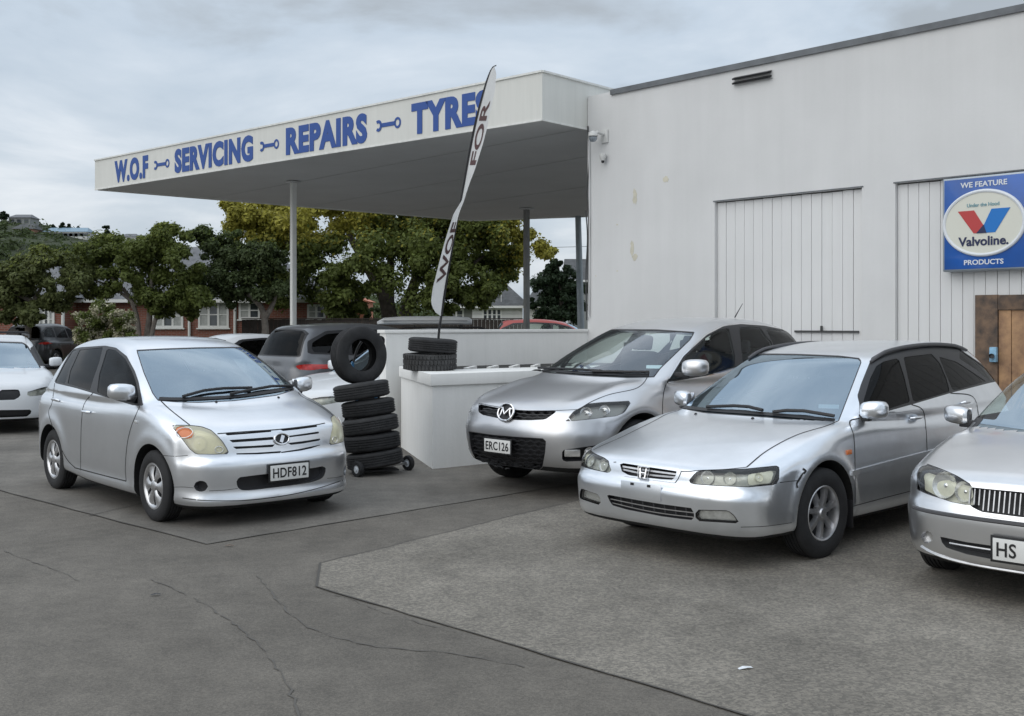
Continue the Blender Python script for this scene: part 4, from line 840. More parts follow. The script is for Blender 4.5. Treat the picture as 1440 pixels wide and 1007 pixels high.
# ------------------------------------------------------------------ yard wall, planter, tyres, flag
P0 = Vector((-.90, 12.07)); dl = Vector((-.26, .966)); dr = Vector((.79, .613)); PH = 1.08
P1 = P0 + dl * 2.22; P2 = P0 + dr * 2.9; yw0, yw1 = Vector((-1.69, 14.30)), Vector((1.17, 16.50)); P3 = Vector((1.6, 16.2))
pl = thing('planter_wall', 'low white block planter with a projecting cap, in front of the silver crossover', 'planter')
def poly_prism(name, pts, z0, z1, m, parent, bevel=0):
    n = len(pts); b = MB(); b.add([(p[0], p[1], z0) for p in pts] + [(p[0], p[1], z1) for p in pts], [tuple(range(n - 1, -1, -1)), tuple(range(n, 2 * n))] + [(i, (i + 1) % n, n + (i + 1) % n, n + i) for i in range(n)]); return b.build(name, m, parent, bevel=bevel)
base = [P0, P2, P2 + Vector((-.5, 1.6)), P1 + Vector((1.0, .55)), P1]
poly_prism('planter_base', base, 0, PH - .135, M['wall_yard'], pl)
cen = (P0 + P2 + P1) / 3; q0 = P0 + (dl * -1 + dr * -1).normalized() * .055; q1 = P1 - dr * .035; q2 = P2 - dl * .035
poly_prism('planter_cap', [q0, q2, q2 + dl * .75, q0 + dl * .95 + dr * .45, q1 + dr * .42, q1], PH - .134, PH, M['wall_yard'], pl, .006)
poly_prism('planter_bed', [q0 + dl * .96 + dr * .46, q2 + dl * .76, P3, yw1 + Vector((-.1, -.15)), yw0 + dr * .5], PH - .12, PH - .03, M['mulch'], pl)
for k in range(6): p = q0 + dl * 1.0 + dr * (.75 + k * .36); b = MB(); b.bar((p.x, p.y, PH - .012), (p.x + .10, p.y + .62, PH - .012), .05, .05); b.build('bed_divider', M['wall_yard'], pl)
yw = thing('yard_wall', 'long white rendered wall behind the planter, running to the building corner', 'wall'); dn_ = Vector((-.613, .79)) * .16
poly_prism('wall_body', [yw0, yw1, yw1 + dn_, yw0 + dn_], 0, 1.52, M['wall_yard'], yw); e_ = dr * .03; k_ = Vector((.613, -.79)) * .02
poly_prism('wall_capping', [yw0 - e_ + k_, yw1 + k_, yw1 + dn_ - k_, yw0 - e_ + dn_ - k_], 1.521, 1.565, M['wall_yard'], yw, .006)
def loose_tyre(label, r, w, rim, mtx, m, group, tread=4, blocks=False):
    t = bpy.data.objects.new('tyre', None); t = tag(t, label, 'tyre', group); COL.objects.link(t); t.matrix_world = mtx; t.empty_display_size = .1
    pr = tyre_profile(r, w, rim); tr = MB(); tr.lathe(tyre_profile_grooved(r, w, rim, tread), 'z', 56); obj('carcass', tr.mesh('carcass'), m, t)
    li = MB(); h = w / 2; li.lathe([(rim - .008, -h * .78), (rim + .012, -h * .55), (r - .03, -h * .5), (r - .022, 0), (r - .03, h * .5), (rim + .012, h * .55), (rim - .008, h * .78)], 'z', 40); obj('inner_liner', li.mesh('inner_liner'), M['well'], t)
    if blocks:
        bk = MB()
        for k in range(44):
            a = 2 * math.pi * k / 44
            for z0 in (-.30, .02, .34): bk.box((r * math.cos(a + z0 * .1), r * math.sin(a + z0 * .1), z0 * w), (.012, .034, w * .24), Matrix.Rotation(a, 3, 'Z'))
        o = obj('tread_blocks', bk.mesh('tread_blocks'), m, t); o['kind'] = 'stuff'
    return t
def tyre_profile_grooved(r, w, rim, grooves):
    pr = tyre_profile(r, w, rim); lo, hi = -w / 2 * .72, w / 2 * .72; st = (hi - lo) / (grooves + 1); t = []
    for i in range(grooves):
        c = lo + st * (i + 1); t += [(r - .0008, c - .006), (r - .010, c - .004), (r - .010, c + .004), (r - .0008, c + .006)]
    return pr[:5] + [(r - .003, lo)] + t + [(r - .003, hi)] + pr[9:]
TB = Vector((-1.50, 11.74, 0)); axis = Vector((-.135, .03, 1)).normalized(); q = axis.to_track_quat('Z', 'Y').to_matrix().to_4x4(); wt = .186; labs = ['bottom tyre of the leaning stack, resting on the trolley plate', 'second tyre up in the leaning stack', 'middle tyre of the five leaning on the trolley', 'fourth tyre up in the leaning stack', 'top flat-lying tyre of the leaning stack, under the upright tyre']
for k in range(5):
    c0 = TB + Vector((0, 0, .065)) + axis * (.10 + k * (wt + .002)) + Vector((random.uniform(-.012, .012) - (.035 if k == 4 else 0), random.uniform(-.01, .01), 0)); mt = q.copy(); mt = mt @ Matrix.Rotation(R(random.uniform(-1.5, 1.5)), 4, 'X'); mt.translation = c0; loose_tyre(labs[k], .302 + random.uniform(-.010, .014), wt * random.uniform(.95, 1.0), .19, mt, M['tyre_old'] if k % 2 else M['tyre_mid'], 'tyres stacked on the trolley')
up_c = TB + Vector((0, 0, .065)) + axis * (5 * (wt + .002) + .30) + Vector((-.02, -.03, .008)); nrm = Vector((.62, -.77, .06)).normalized(); mt = nrm.to_track_quat('Z', 'Y').to_matrix().to_4x4(); mt.translation = up_c; loose_tyre('worn tyre standing upright on top of the leaning stack', .318, .20, .185, mt, M['tyre_old'], 'tyres stacked on the trolley')
# hand truck behind and under the stack
ht = thing('hand_truck', 'blue steel hand truck carrying the leaning tyre stack', 'hand truck', TB); back = Vector((.12, .30, 0))
wl_, wr_ = gp(503, 660, .085) - TB, gp(574, 651, .085) - TB
for s_, w_ in ((-1, wl_), (1, wr_)):
    wz = Vector((w_.x, w_.y, .085)); ax = (wr_ - wl_).normalized(); mw = ax.to_track_quat('Y', 'Z').to_matrix(); b = MB(); b.lathe([(.045, -.024), (.078, -.026), (.086, -.012), (.086, .012), (.078, .026), (.045, .024)], 'y', 24, wz, mw, True); wo = b.build('wheel', M['tyre_old'], ht); b = MB(); b.lathe([(.001, -.029), (.018, -.029), (.022, -.018), (.046, -.018), (.046, .018), (.022, .018), (.018, .029), (.001, .029)], 'y', 20, wz, mw); b.build('wheel_hub', M['sign_white'], wo)
b = MB(); b.bar(Vector((wl_.x, wl_.y, .085)), Vector((wr_.x, wr_.y, .085)), .025); b.build('axle', M['alloy'], ht)
b = MB(); b.box((0, .02, .05), (.44, .34, .015), Matrix.Rotation(.35, 3, 'Z')); b.build('toe_plate', M['black_plastic'], ht)
for px, top in ((497, 509), (525, 497)):
    p = at(px, 545, 12.22) - TB; t_ = at(px - 1, top, 12.1) - TB; d = Vector((.20, .12, -1.0)); p0 = Vector((p.x + .20, p.y + .12, .08)); b = MB(); b.tube([p0, p, t_], .016, 8); b.build('upright', M['blue_steel'], ht)
hpts = [at(497, 509, 12.1) - TB, at(503, 490, 12.08) - TB, at(512, 478, 12.0) - TB, at(530, 473, 12.0) - TB, at(539, 476, 12.05) - TB, at(538, 486, 12.1) - TB, at(525, 500, 12.1) - TB]; b = MB(); b.tube(catmull(hpts, False, .03), .014, 8); b.build('handle', M['black_plastic'], ht)
# two tyres on the planter carrying the flag
FC = Vector((-.985, 13.06, PH)); mt = Matrix.Translation(FC + Vector((-.02, 0, .105))) @ Matrix.Rotation(R(2), 4, 'X'); loose_tyre('lower tyre of the pair on the planter cap, ribbed dusty tread', .322, .205, .20, mt, M['tyre_worn'], 'tyres on the planter', 4, True)
mt = Matrix.Translation(FC + Vector((.015, 0, .302))) @ Matrix.Rotation(R(4), 4, 'Y'); loose_tyre('upper tyre of the pair on the planter cap, the flag pole rises through it', .302, .178, .19, mt, M['tyre_old'], 'tyres on the planter')
fl = thing('feather_flag', 'white twisted feather flag with dark lettering, leaning out of the planter tyres', 'flag', FC)
FY = 13.08; pole_px = [(615.5, 512), (617, 470), (620.5, 445), (628.7, 391), (638.5, 334), (648.5, 280), (657, 230), (666.5, 180), (677, 138), (687, 106), (693, 94.5), (698, 92)]
pole = catmull([tuple(at(x, y, FY) - FC) for x, y in pole_px], False, .06); arc = np.concatenate([[0], np.cumsum(np.linalg.norm(np.diff(pole, axis=0), axis=1))]); b = MB(); b.tube(pole, list(np.interp(arc, [0, arc[-1]], [.016, .007])), 8); b.build('pole', M['flag_hem'], fl)
def pole_at(s_): return np.array([np.interp(s_, arc, pole[:, i]) for i in range(3)])
s_of = lambda y: float(np.interp(-(at(0, y, FY).z - FC.z), -pole[::-1, 2], arc[::-1]))
S0, S1 = s_of(444), arc[-1] - .02
ys_ = [444, 430, 391, 340, 300, 283, 262, 240, 200, 180, 130, 103, 96]; dp_ = [-18, -20, -15.5, -11, -5.5, 2, 8, 13, 18, 19, 17, 11, 5]; phi_s = [s_of(y) for y in ys_]; phi_v = [math.degrees(math.acos(d / 26.5)) for d in dp_]; wid_s = [0, .02, .06, .12, .95, .985, 1.0]; wid_v = [.02, .12, .20, .232, .232, .16, .02]
def flag_pt(s_, v, off=0):
    p = pole_at(s_); ph = R(float(np.interp(s_, phi_s, phi_v))); w = float(np.interp((s_ - S0) / (S1 - S0), wid_s, wid_v)); d = np.array([math.cos(ph), -math.sin(ph), -.12]); d /= np.linalg.norm(d); nn = np.array([math.sin(ph), math.cos(ph), 0]); return p + d * w * v + nn * (off + .035 * math.sin(math.pi * v) * float(np.interp((s_ - S0) / (S1 - S0), [0, .25, .45, .6, 1], [.1, .5, 1, .6, .1])))
ns, nv = 60, 7; b = MB(); b.add([flag_pt(S0 + (S1 - S0) * i / ns, j / nv) for i in range(ns + 1) for j in range(nv + 1)], [(i * (nv + 1) + j, i * (nv + 1) + j + 1, (i + 1) * (nv + 1) + j + 1, (i + 1) * (nv + 1) + j) for i in range(ns) for j in range(nv)], True); b.build('cloth', M['flag'], fl, fix=False)
b = MB(); b.add([flag_pt(S0 + (S1 - S0) * i / ns, v, o_) for i in range(ns + 1) for v in (-.02, .11) for o_ in (.004, -.004)], [f for i in range(ns) for f in ((4 * i, 4 * i + 2, 4 * i + 6, 4 * i + 4), (4 * i + 1, 4 * i + 3, 4 * i + 7, 4 * i + 5))], True); b.build('hem', M['flag_hem'], fl, fix=False)
def flag_text(txt, sa, sb, v0, v1, flip):
    for sgn in (1, -1):
        me = text_mesh(txt, 1.0, bold=.02, depth=.0, space=1.0); bm = bmesh.new(); bm.from_mesh(me); bmesh.ops.triangulate(bm, faces=bm.faces); bmesh.ops.subdivide_edges(bm, edges=bm.edges, cuts=1); bm.to_mesh(me); bm.free()
        co = np.array([q.co for q in me.vertices]); lo, hi = co.min(0), co.max(0)
        for q_ in me.vertices: a_s = (q_.co.x - lo[0]) / (hi[0] - lo[0]); c_s = (q_.co.y - lo[1]) / (hi[1] - lo[1]); q_.co = flag_pt(sa + (sb - sa) * a_s, (v0 + (v1 - v0) * (1 - c_s if flip else c_s)), .005 * sgn)
        obj('flag_lettering', me, M['flag_print'], fl)
flag_text('WOF', s_of(396), s_of(312), .2, .86, False); flag_text('FOR', s_of(232), s_of(142), .22, .8, True)

# ------------------------------------------------------------------ street beyond
pp = thing('street_pole', 'slim galvanised street pole beside the building corner', 'pole', at(818, 470, 30) * 1.0); pb = at(819, 460, 30); pp.location = (pb.x, pb.y, 0); b = MB(); b.tube([(0, 0, 0), (-.12, 0, 4.6), (-.18, 0, 7.4)], [.11, .085, .06], 10); b.build('shaft', M['pole_steel'], pp); b = MB(); b.box((-.11, -.12, 2.9), (.10, .10, .5)); b.build('meter_box', M['pole_steel'], pp)
b = MB(); b.tube([at(560, 345, 62), at(700, 350, 58), at(850, 346, 55), at(1000, 330, 50)], .012, 5); tag(b.build('power_line', M['cable']), 'thin power line crossing the sky beside the building corner', 'cable')
def window_unit(parent, x0, x1, z0, z1, y, cols, rows, fw=.06, pane='pane', sill=True):
    """window in a wall facing -y: frame bars stand proud of the panes"""
    b = MB(); b.span((x0, y - .05, z0), (x1, y - .005, z0 + fw)); b.span((x0, y - .05, z1 - fw), (x1, y - .005, z1))
    for c in range(cols + 1): xx = x0 + (x1 - x0 - fw) * c / cols; b.span((xx, y - .048, z0 + fw), (xx + fw, y - .005, z1 - fw))
    for r_ in range(1, rows): zz = z0 + (z1 - z0) * r_ / rows; b.span((x0 + fw, y - .044, zz - .02), (x1 - fw, y - .006, zz + .02))
    w = b.build('window', M['frame_white'], parent); b = MB()
    for c in range(cols):
        xa = x0 + (x1 - x0 - fw) * c / cols + fw; xb = x0 + (x1 - x0 - fw) * (c + 1) / cols; b2 = MB(); b2.span((xa, y - .022, z0 + fw), (xb, y - .008, z1 - fw)); b2.build('pane', M['curtain'] if (pane == 'curtain' and c % 3 != 1) else M['pane'], w)
    if sill: b = MB(); b.span((x0 - .06, y - .10, z0 - .06), (x1 + .06, y - .002, z0 - .002)); b.build('sill', M['frame_white'], w)
    return w
def hip_roof(parent, x0, x1, y0, y1, z0, rise, m, over=.4, gable=False):
    x0 -= over; x1 += over; y0 -= over; y1 += over; r = min((y1 - y0) / 2, (x1 - x0) / 2 - .1); ym = (y0 + y1) / 2; a = 0 if gable else r; b = MB()
    b.add([(x0, y0, z0), (x1, y0, z0), (x1, y1, z0), (x0, y1, z0), (x0 + a, ym, z0 + rise), (x1 - a, ym, z0 + rise)], [(0, 1, 5, 4), (1, 2, 5), (2, 3, 4, 5), (3, 0, 4), (3, 2, 1, 0)]); ro = b.build('roof', m, parent); b = MB(); b.span((x0, y0 - .02, z0 - .14), (x1, y0 + .05, z0 - .005)); b.build('gutter', M['frame_white'], ro)
HY = 45.0; hx = lambda px, Y=HY: (px - 720) / F * Y; hz = lambda py, Y=HY: CH + (YH - py) / F * Y
h1 = thing('brick_house', 'red brick house with white windows and grey roof, behind the left trees', 'house', (0, HY, 0)); x0, x1 = hx(92), hx(462); ez = hz(421)
b = MB(); b.span((x0, 0, 0), (x1, 8, ez)); b.build('wall', M['brick'], h1); hip_roof(h1, x0, x1, 0, 8, ez, 2.5, M['roof_grey'])
for pa, pb_, za, zb_, c in ((215, 258, 428, 461, 3), (279, 322, 424, 461, 3), (336, 366, 424, 449, 2), (432, 458, 428, 449, 2)): window_unit(h1, hx(pa), hx(pb_), hz(zb_), hz(za), 0, c, 2, .09, 'curtain')
for px in (267, 331): b = MB(); b.tube([(hx(px), -.08, ez - .1), (hx(px), -.08, .1)], .06, 8); b.build('downpipe', M['frame_white'], h1)
h2 = thing('brick_house', 'red brick house wing at the far left, behind the black wagon', 'house', (0, HY - 1.5, 0)); Y2 = HY - 1.5
b = MB(); b.span((hx(-60, Y2), 0, 0), (hx(88, Y2), 7, hz(418, Y2))); b.build('wall', M['brick'], h2); hip_roof(h2, hx(-60, Y2), hx(88, Y2), 0, 7, hz(418, Y2), 2.2, M['roof_grey']); window_unit(h2, hx(54, Y2), hx(77, Y2), hz(470, Y2), hz(428, Y2), 0, 3, 2, .09, 'curtain'); window_unit(h2, hx(24, Y2), hx(33, Y2), hz(462, Y2), hz(436, Y2), 0, 1, 2, .07)
b = MB(); b.tube([(hx(88, Y2) + .06, -.08, hz(418, Y2)), (hx(89, Y2), -.08, .1)], .07, 8); b.build('downpipe', M['frame_white'], h2)
Y3 = 62.0; h3 = thing('weatherboard_house', 'white weatherboard house with a dark hipped roof, below the big tree', 'house', (0, Y3, 0)); X = lambda p: hx(p, Y3); Z = lambda p: hz(p, Y3)
b = MB(); b.span((X(664), 0, 0), (X(735), 7, Z(432))); b.span((X(745), -1.5, 0), (X(786), 6.9, Z(431))); b.build('wall', M['weatherboard'], h3); b = MB(); b.span((X(630), .4, 0), (X(663.6), 7, Z(430))); b.build('grey_wing', M['weatherboard_grey'], h3); hip_roof(h3, X(640), X(736), 0, 7, Z(430), 2.2, M['roof_dark']); hip_roof(h3, X(745), X(786), -1.5, 6.5, Z(430), 1.7, M['roof_dark'])
for k in range(9): b = MB(); zz = .2 + k * .25; b.span((X(664), -.02, zz), (X(735), -.002, zz + .012)); b.build('weatherboard_line', M['weatherboard_grey'], h3)
window_unit(h3, X(678), X(706), Z(452), Z(433.5), 0, 4, 2, .10); window_unit(h3, X(748), X(784), Z(452), Z(433), -1.5, 4, 2, .11); window_unit(h3, X(640), X(652), Z(452), Z(434), .4, 1, 2, .10)
b = MB(); b.span((X(704.5), .0, Z(430)), (X(705.2), .1, Z(404))); b.build('vent_pipe', M['frame_white'], h3)
h4 = thing('coral_shed', 'small coral plastered outbuilding glimpsed under the big tree', 'shed', (hx(495, 52), 52, 0)); b = MB(); b.span((-.7, 0, 0), (.7, 2.5, hz(424, 52))); b.build('wall', M['coral'], h4); b = MB(); b.prism([(-.85, hz(424, 52)), (.85, hz(424, 52)), (0, hz(414, 52))], lambda p, q_: (p, -.15, q_), (0, 2.8, 0)); b.build('roof', M['coral'], h4); window_unit(h4, -.25, .25, 1.2, 2.0, 0, 1, 2, .07)
h5 = thing('grey_house', 'tall grey gabled house partly hidden beside the street pole', 'house', (0, 70, 0)); X5 = lambda p: hx(p, 70); b = MB(); b.span((X5(806), 0, 0), (X5(845), 7, hz(395, 70))); b.build('wall', M['weatherboard_grey'], h5); hip_roof(h5, X5(808), X5(850), 0, 7, hz(394, 70), 1.6, M['roof_dark'], .5, True)
# fence along the far side of the street
FYY = 40.0; fn = thing('timber_fence', 'dark stained timber fence in front of the brick house and big tree', 'fence', (0, FYY, 0)); x = hx(340, FYY); b = MB(); nb = 0
while x < hx(735, FYY): b.span((x, random.uniform(-.01, .01), .05), (x + .142, .03, hz(449.5, FYY) + random.uniform(-.01, .01))); x += .15
o = b.build('fence_boards', M['fence_dark'], fn); o['kind'] = 'stuff'; b = MB(); b.span((hx(340, FYY), -.05, hz(449.5, FYY) + .012), (hx(735, FYY), .08, hz(449.5, FYY) + .05)); b.build('top_rail', M['fence_dark'], fn)
sheet('verge', [(hx(-300, 42), 41), (hx(900, 42), 41), (hx(900, 120), 120), (hx(-300, 120), 120)], .012, M['grass_far'])

# ------------------------------------------------------------------ trees
def leaf_cloud(centres, radii, per, size, squash=.8, up=.35):
    """small tilted leaf quads scattered through the given lumps; denser towards each lump's shell"""
    C = np.repeat(np.asarray(centres, float), per, 0); Rr = np.repeat(np.asarray(radii, float), per); n = len(C)
    d = rng.normal(size=(n, 3)); d /= np.linalg.norm(d, axis=1)[:, None]; r = Rr * np.cbrt(rng.uniform(.12, 1.0, n)) * np.exp(rng.normal(size=n) * .24); P = C + d * r[:, None] * [1, 1, squash]
    nn = d * .8 + rng.normal(size=(n, 3)) * .40 + [0, 0, up]; nn /= np.linalg.norm(nn, axis=1)[:, None]; t = np.cross(nn, rng.normal(size=(n, 3))); t /= np.linalg.norm(t, axis=1)[:, None]; bt = np.cross(nn, t)
    s = size * rng.uniform(.6, 1.35, n)[:, None]; w = s * .62; V = np.stack([P - t * s, P + bt * w, P + t * s, P - bt * w], 1).reshape(-1, 3); return V
def leaf_obj(name, V, m, parent):
    n = len(V) // 4; me = bpy.data.meshes.new(name); me.vertices.add(len(V)); me.vertices.foreach_set('co', V.ravel().astype(np.float32)); me.loops.add(4 * n); me.loops.foreach_set('vertex_index', np.arange(4 * n, dtype=np.int32)); me.polygons.add(n); me.polygons.foreach_set('loop_start', np.arange(0, 4 * n, 4, dtype=np.int32)); me.polygons.foreach_set('loop_total', np.full(n, 4, np.int32)); me.update(calc_edges=True); me.validate(); return obj(name, me, m, parent)
def tree(name, label, cat, px, Y, lobes, trunks, m, m2=None, leaf=.13, per=260, split=None, bark='bark', group='trees across the street', sub=7, thin=.75):
    """lobes: (px, py, radius px, depth offset) in the photograph's view of the tree, turned into a 3-D crown"""
    base = Vector(((px - 720) / F * Y, Y, 0)); t = thing(name, label, cat, base, 0, group); cs, rs = [], []
    for (lx, ly, lr, dy) in lobes:
        c = at(lx, ly, Y + dy) - base; rr = lr * (Y + dy) / F
        for k in range(sub * 2):
            d = rng.normal(size=3); d /= np.linalg.norm(d); cs.append(np.array(c) + d * rr * rng.uniform(.3, 1.08) * [1, 1, .8]); rs.append(rr * rng.uniform(.14, .40))
    cs = np.array(cs); rs = np.array(rs); V = leaf_cloud(cs, rs, int(per * 1.9), leaf * .53); n = len(V) // 4; ctr = V.reshape(n, 4, 3).mean(1); keep = rng.uniform(size=n) < thin + .25 * (np.sin(ctr[:, 0] * 2.1) * np.sin(ctr[:, 2] * 2.7 + 1))
    if m2 is not None:
        f = split(ctr, base) + rng.normal(size=n) * .18; a = f > .5; leaf_obj('crown', V.reshape(n, 4, 3)[keep & ~a].reshape(-1, 3), m, t); tag(leaf_obj('crown_tips', V.reshape(n, 4, 3)[keep & a].reshape(-1, 3), m2, t), kind='stuff')
    else: leaf_obj('crown', V.reshape(n, 4, 3)[keep].reshape(-1, 3), m, t)
    for pts, r0 in trunks:
        pp_ = [at(x, y, Y + d) - base for x, y, d in pts]; pp_[0].z = min(pp_[0].z, 0) if pts[0][1] > 452 else pp_[0].z; L = catmull([tuple(p) for p in pp_], False, .3); b = MB(); b.tube(L, list(np.linspace(r0, r0 * .3, len(L))), 8); b.build('trunk' if r0 > .11 else 'branch', M[bark], t)
    return t
T = lambda *a: list(a)
tree('broadleaf_tree', 'big spreading tree with yellowing crown edges, behind the canopy', 'tree', 555, 43, [(370, 330, 52, 0), (350, 305, 36, -1), (400, 315, 55, 1), (440, 345, 60, -1), (470, 310, 60, 2), (500, 385, 50, -2), (540, 300, 65, 0), (560, 370, 70, -2), (600, 330, 70, 1), (640, 385, 55, -1), (660, 320, 65, 0), (700, 370, 48, 1), (715, 325, 52, -1), (745, 345, 36, 0), (420, 395, 42, 1), (620, 415, 40, -2), (680, 412, 32, -1), (480, 425, 34, -1), (560, 240, 70, 1), (480, 260, 60, 0), (640, 260, 60, 0)],
     [([(548, 475, 0), (545, 430, 0), (520, 380, 0), (490, 330, 0)], .42), ([(552, 470, .2), (575, 425, .2), (590, 380, 0), (620, 330, 0)], .36), ([(545, 440, 0), (548, 390, .3), (552, 330, 0)], .28), ([(575, 425, .2), (640, 390, 0), (680, 360, 0)], .16), ([(520, 380, 0), (450, 370, 0), (400, 340, 0)], .15)],
     M['leaf_green'], M['leaf_yellow'], .15, 300, lambda c, b_: np.clip((c[:, 2] - 4.3) / 1.8, 0, 1) * np.clip((-c[:, 0] + .2) / 3.4, 0, 1) + np.clip((c[:, 0] - 3.9) / 1.6, 0, 1) * .7 + np.clip((c[:, 2] - 3.6) / 2.2, 0, 1) * .36, 'bark', sub=8, thin=.98)
tree('broadleaf_tree', 'olive green tree at the left edge, before the brick house wing', 'tree', 60, 37, [(20, 385, 40, 0), (60, 380, 38, 0), (95, 400, 30, -.5), (35, 415, 34, .5), (0, 400, 40, 0), (75, 425, 28, 0), (45, 445, 18, -.5), (15, 440, 22, 0), (-30, 390, 40, 0), (105, 385, 26, .4), (120, 400, 22, .6), (70, 365, 24, 0)], [([(35, 470, 0), (45, 430, 0), (60, 400, 0)], .16), ([(48, 425, 0), (15, 410, 0), (-10, 395, 0)], .09), ([(50, 420, 0), (90, 410, 0)], .08)], M['leaf_olive'], M['leaf_lime'], .12, 230, lambda c, b_: np.clip((c[:, 2] - 3.2) / 1.2, 0, 1) * .6, sub=7, thin=.76)
tree('broadleaf_tree', 'wide dark green tree with leaning pale trunks, behind the flowering shrub', 'tree', 200, 37.5, [(130, 365, 38, 0), (165, 350, 36, .5), (205, 350, 38, 0), (240, 350, 36, -.5), (190, 385, 42, 0), (235, 395, 40, .5), (160, 400, 26, 0), (265, 395, 34, 0), (215, 425, 30, -.3), (255, 430, 26, .3), (280, 415, 26, 0), (225, 335, 24, 0)], [([(196, 478, 0), (192, 445, 0), (180, 415, 0), (150, 385, 0)], .14), ([(200, 478, .2), (210, 448, .2), (212, 410, 0), (215, 370, 0)], .16), ([(205, 475, -.2), (222, 440, 0), (245, 410, 0)], .12), ([(192, 430, 0), (160, 405, 0), (120, 390, 0)], .07)], M['leaf_green'], M['leaf_lime'], .12, 240, lambda c, b_: np.clip((c[:, 2] - 4.0) / 1.0, 0, 1) * .55, 'bark_pale', sub=7, thin=.76)
tree('broadleaf_tree', 'dark green tree with a bent trunk, left of the white canopy post', 'tree', 372, 39, [(295, 345, 30, 0), (280, 330, 18, 0), (320, 345, 34, .4), (355, 360, 36, 0), (330, 380, 38, -.3), (370, 390, 34, .3), (300, 385, 30, 0), (345, 410, 30, 0), (385, 365, 28, 0), (395, 410, 24, 0), (312, 405, 26, 0)], [([(372, 480, 0), (372, 448, 0), (366, 430, 0), (345, 412, 0), (310, 400, 0), (280, 385, 0)], .16), ([(372, 448, 0), (385, 425, 0), (390, 395, 0)], .12), ([(345, 412, 0), (330, 375, 0), (320, 345, 0)], .08)], M['leaf_dark'], M['leaf_mid'], .12, 230, lambda c, b_: np.clip((c[:, 2] - 3.6) / 1.5, 0, 1) * .5, 'bark_pale', sub=7, thin=.75)
tree('conifer_tree', 'dark bushy conifer between the white house and the street pole', 'tree', 788, 58, [(770, 400, 26, 0), (790, 395, 26, 0), (775, 378, 14, 0), (795, 425, 30, 0), (765, 430, 22, 0), (808, 400, 18, 0), (790, 445, 30, 0), (782, 372, 9, 0), (810, 430, 22, 0)], [([(790, 470, 0), (789, 420, 0), (785, 375, 0)], .2)], M['leaf_conifer'], None, .16, 170, sub=7, thin=.85)
tree('flowering_shrub', 'round shrub covered in cream blossom, in front of the brick house', 'shrub', 147, 33.5, [(120, 452, 20, 0), (145, 445, 22, 0), (170, 450, 20, 0), (150, 465, 26, 0), (125, 472, 22, 0), (175, 470, 18, 0), (147, 485, 24, 0)], [([(147, 520, 0), (147, 480, 0)], .06)], M['leaf_green'], M['flower_cream'], .075, 260, lambda c, b_: .42 + .4 * np.sin(c[:, 0] * 9) * np.sin(c[:, 2] * 8 + 1), sub=8, group='shrubs across the street')
tree('garden_shrub', 'low dark shrub beside the coral outbuilding', 'shrub', 485, 47, [(470, 440, 14, 0), (490, 445, 12, 0), (520, 442, 14, 0), (455, 445, 12, 0)], [([(485, 480, 0), (485, 445, 0)], .06)], M['leaf_dark'], None, .10, 180, sub=6, group='shrubs across the street')
# distant hill with bush, houses and pines
b = MB(); HX = np.linspace(-330, 30, 61); HD = np.linspace(0, 1, 13); vs = []; rid = lambda x: np.interp(x, [-330, -260, -215, -190, -160, -140, -125, -95, -60, -20, 30], [60, 52, 44, 41, 35, 31, 30, 22, 12, 4, 0])
for x in HX:
    for d in HD: vs.append((x + 12 * math.sin(d * 5 + x * .05), 300 + 130 * d, max(-.5, (rid(x) - 2) * math.sin(min(1, d * 1.0) * math.pi / 2) ** .8 + 1.6 * math.sin(x * .21 + d * 9) * math.sin(d * 7 + x * .1) - (1 if d == 0 else 0) * 3)))
fs = [(i * 13 + j, (i + 1) * 13 + j, (i + 1) * 13 + j + 1, i * 13 + j + 1) for i in range(60) for j in range(12)]; b.add(vs, fs, True); tag(b.build('hill', M['hill']), kind='structure')
cs = []; rs = []
for k in range(1100):
    x = rng.uniform(-300, -20); d = rng.uniform(.15, 1.0); cs.append((x, 300 + 130 * d, max(.5, (rid(x) - 2) * math.sin(d * math.pi / 2) ** .8 + 1))); rs.append(rng.uniform(1.6, 4.2))
o = leaf_obj('hill_bush', leaf_cloud(cs, rs, 90, .75), M['leaf_dark'], None); tag(o, 'dark bush covering the distant hillside', 'bush', kind='stuff')
def hill_house(label, px0, px1, py0, py1, Y, wall, roof, group='houses on the hillside', nwin=3, rise=.35):
    xa, xb = (px0 - 720) / F * Y, (px1 - 720) / F * Y; za, zb = CH + (YH - py1) / F * Y, CH + (YH - py0) / F * Y; h = thing('hill_house', label, 'house', ((xa + xb) / 2, Y, za - 6), 0, group); w = xb - xa; b = MB(); b.span((-w / 2, 0, 0), (w / 2, 8, zb - za + 6)); b.build('wall', wall, h)
    b = MB(); zt = zb - za + 6; r_ = (zb - za) * rise + .6; b.add([(-w / 2 - .5, -.5, zt), (w / 2 + .5, -.5, zt), (w / 2 + .5, 8.5, zt), (-w / 2 - .5, 8.5, zt), (-w / 2 + 1, 4, zt + r_), (w / 2 - 1, 4, zt + r_)], [(0, 1, 5, 4), (1, 2, 5), (2, 3, 4, 5), (3, 0, 4), (3, 2, 1, 0)]); b.build('roof', roof, h)
    for k in range(nwin): xw = -w / 2 + w * (k + .5) / nwin; b = MB(); b.span((xw - w * .1, -.06, zt - (zb - za) * .8), (xw + w * .1, -.01, zt - (zb - za) * .25)); b.build('window', M['pane'], h)
hill_house('grey roofed house on the skyline of the hill', 12, 42, 306, 316, 405, M['weatherboard_grey'], M['roof_grey']); hill_house('orange brick house low on the hillside', 18, 47, 322, 338, 390, M['brick_pale'], M['roof_dark'], nwin=4); hill_house('long pale building with a blue roof on the hill', 62, 122, 326, 334, 395, M['weatherboard'], M['roof_blue'], nwin=8, rise=.6); hill_house('pale house at the hill foot behind the treetops', 168, 190, 333, 342, 390, M['weatherboard'], M['roof_grey'], nwin=2)
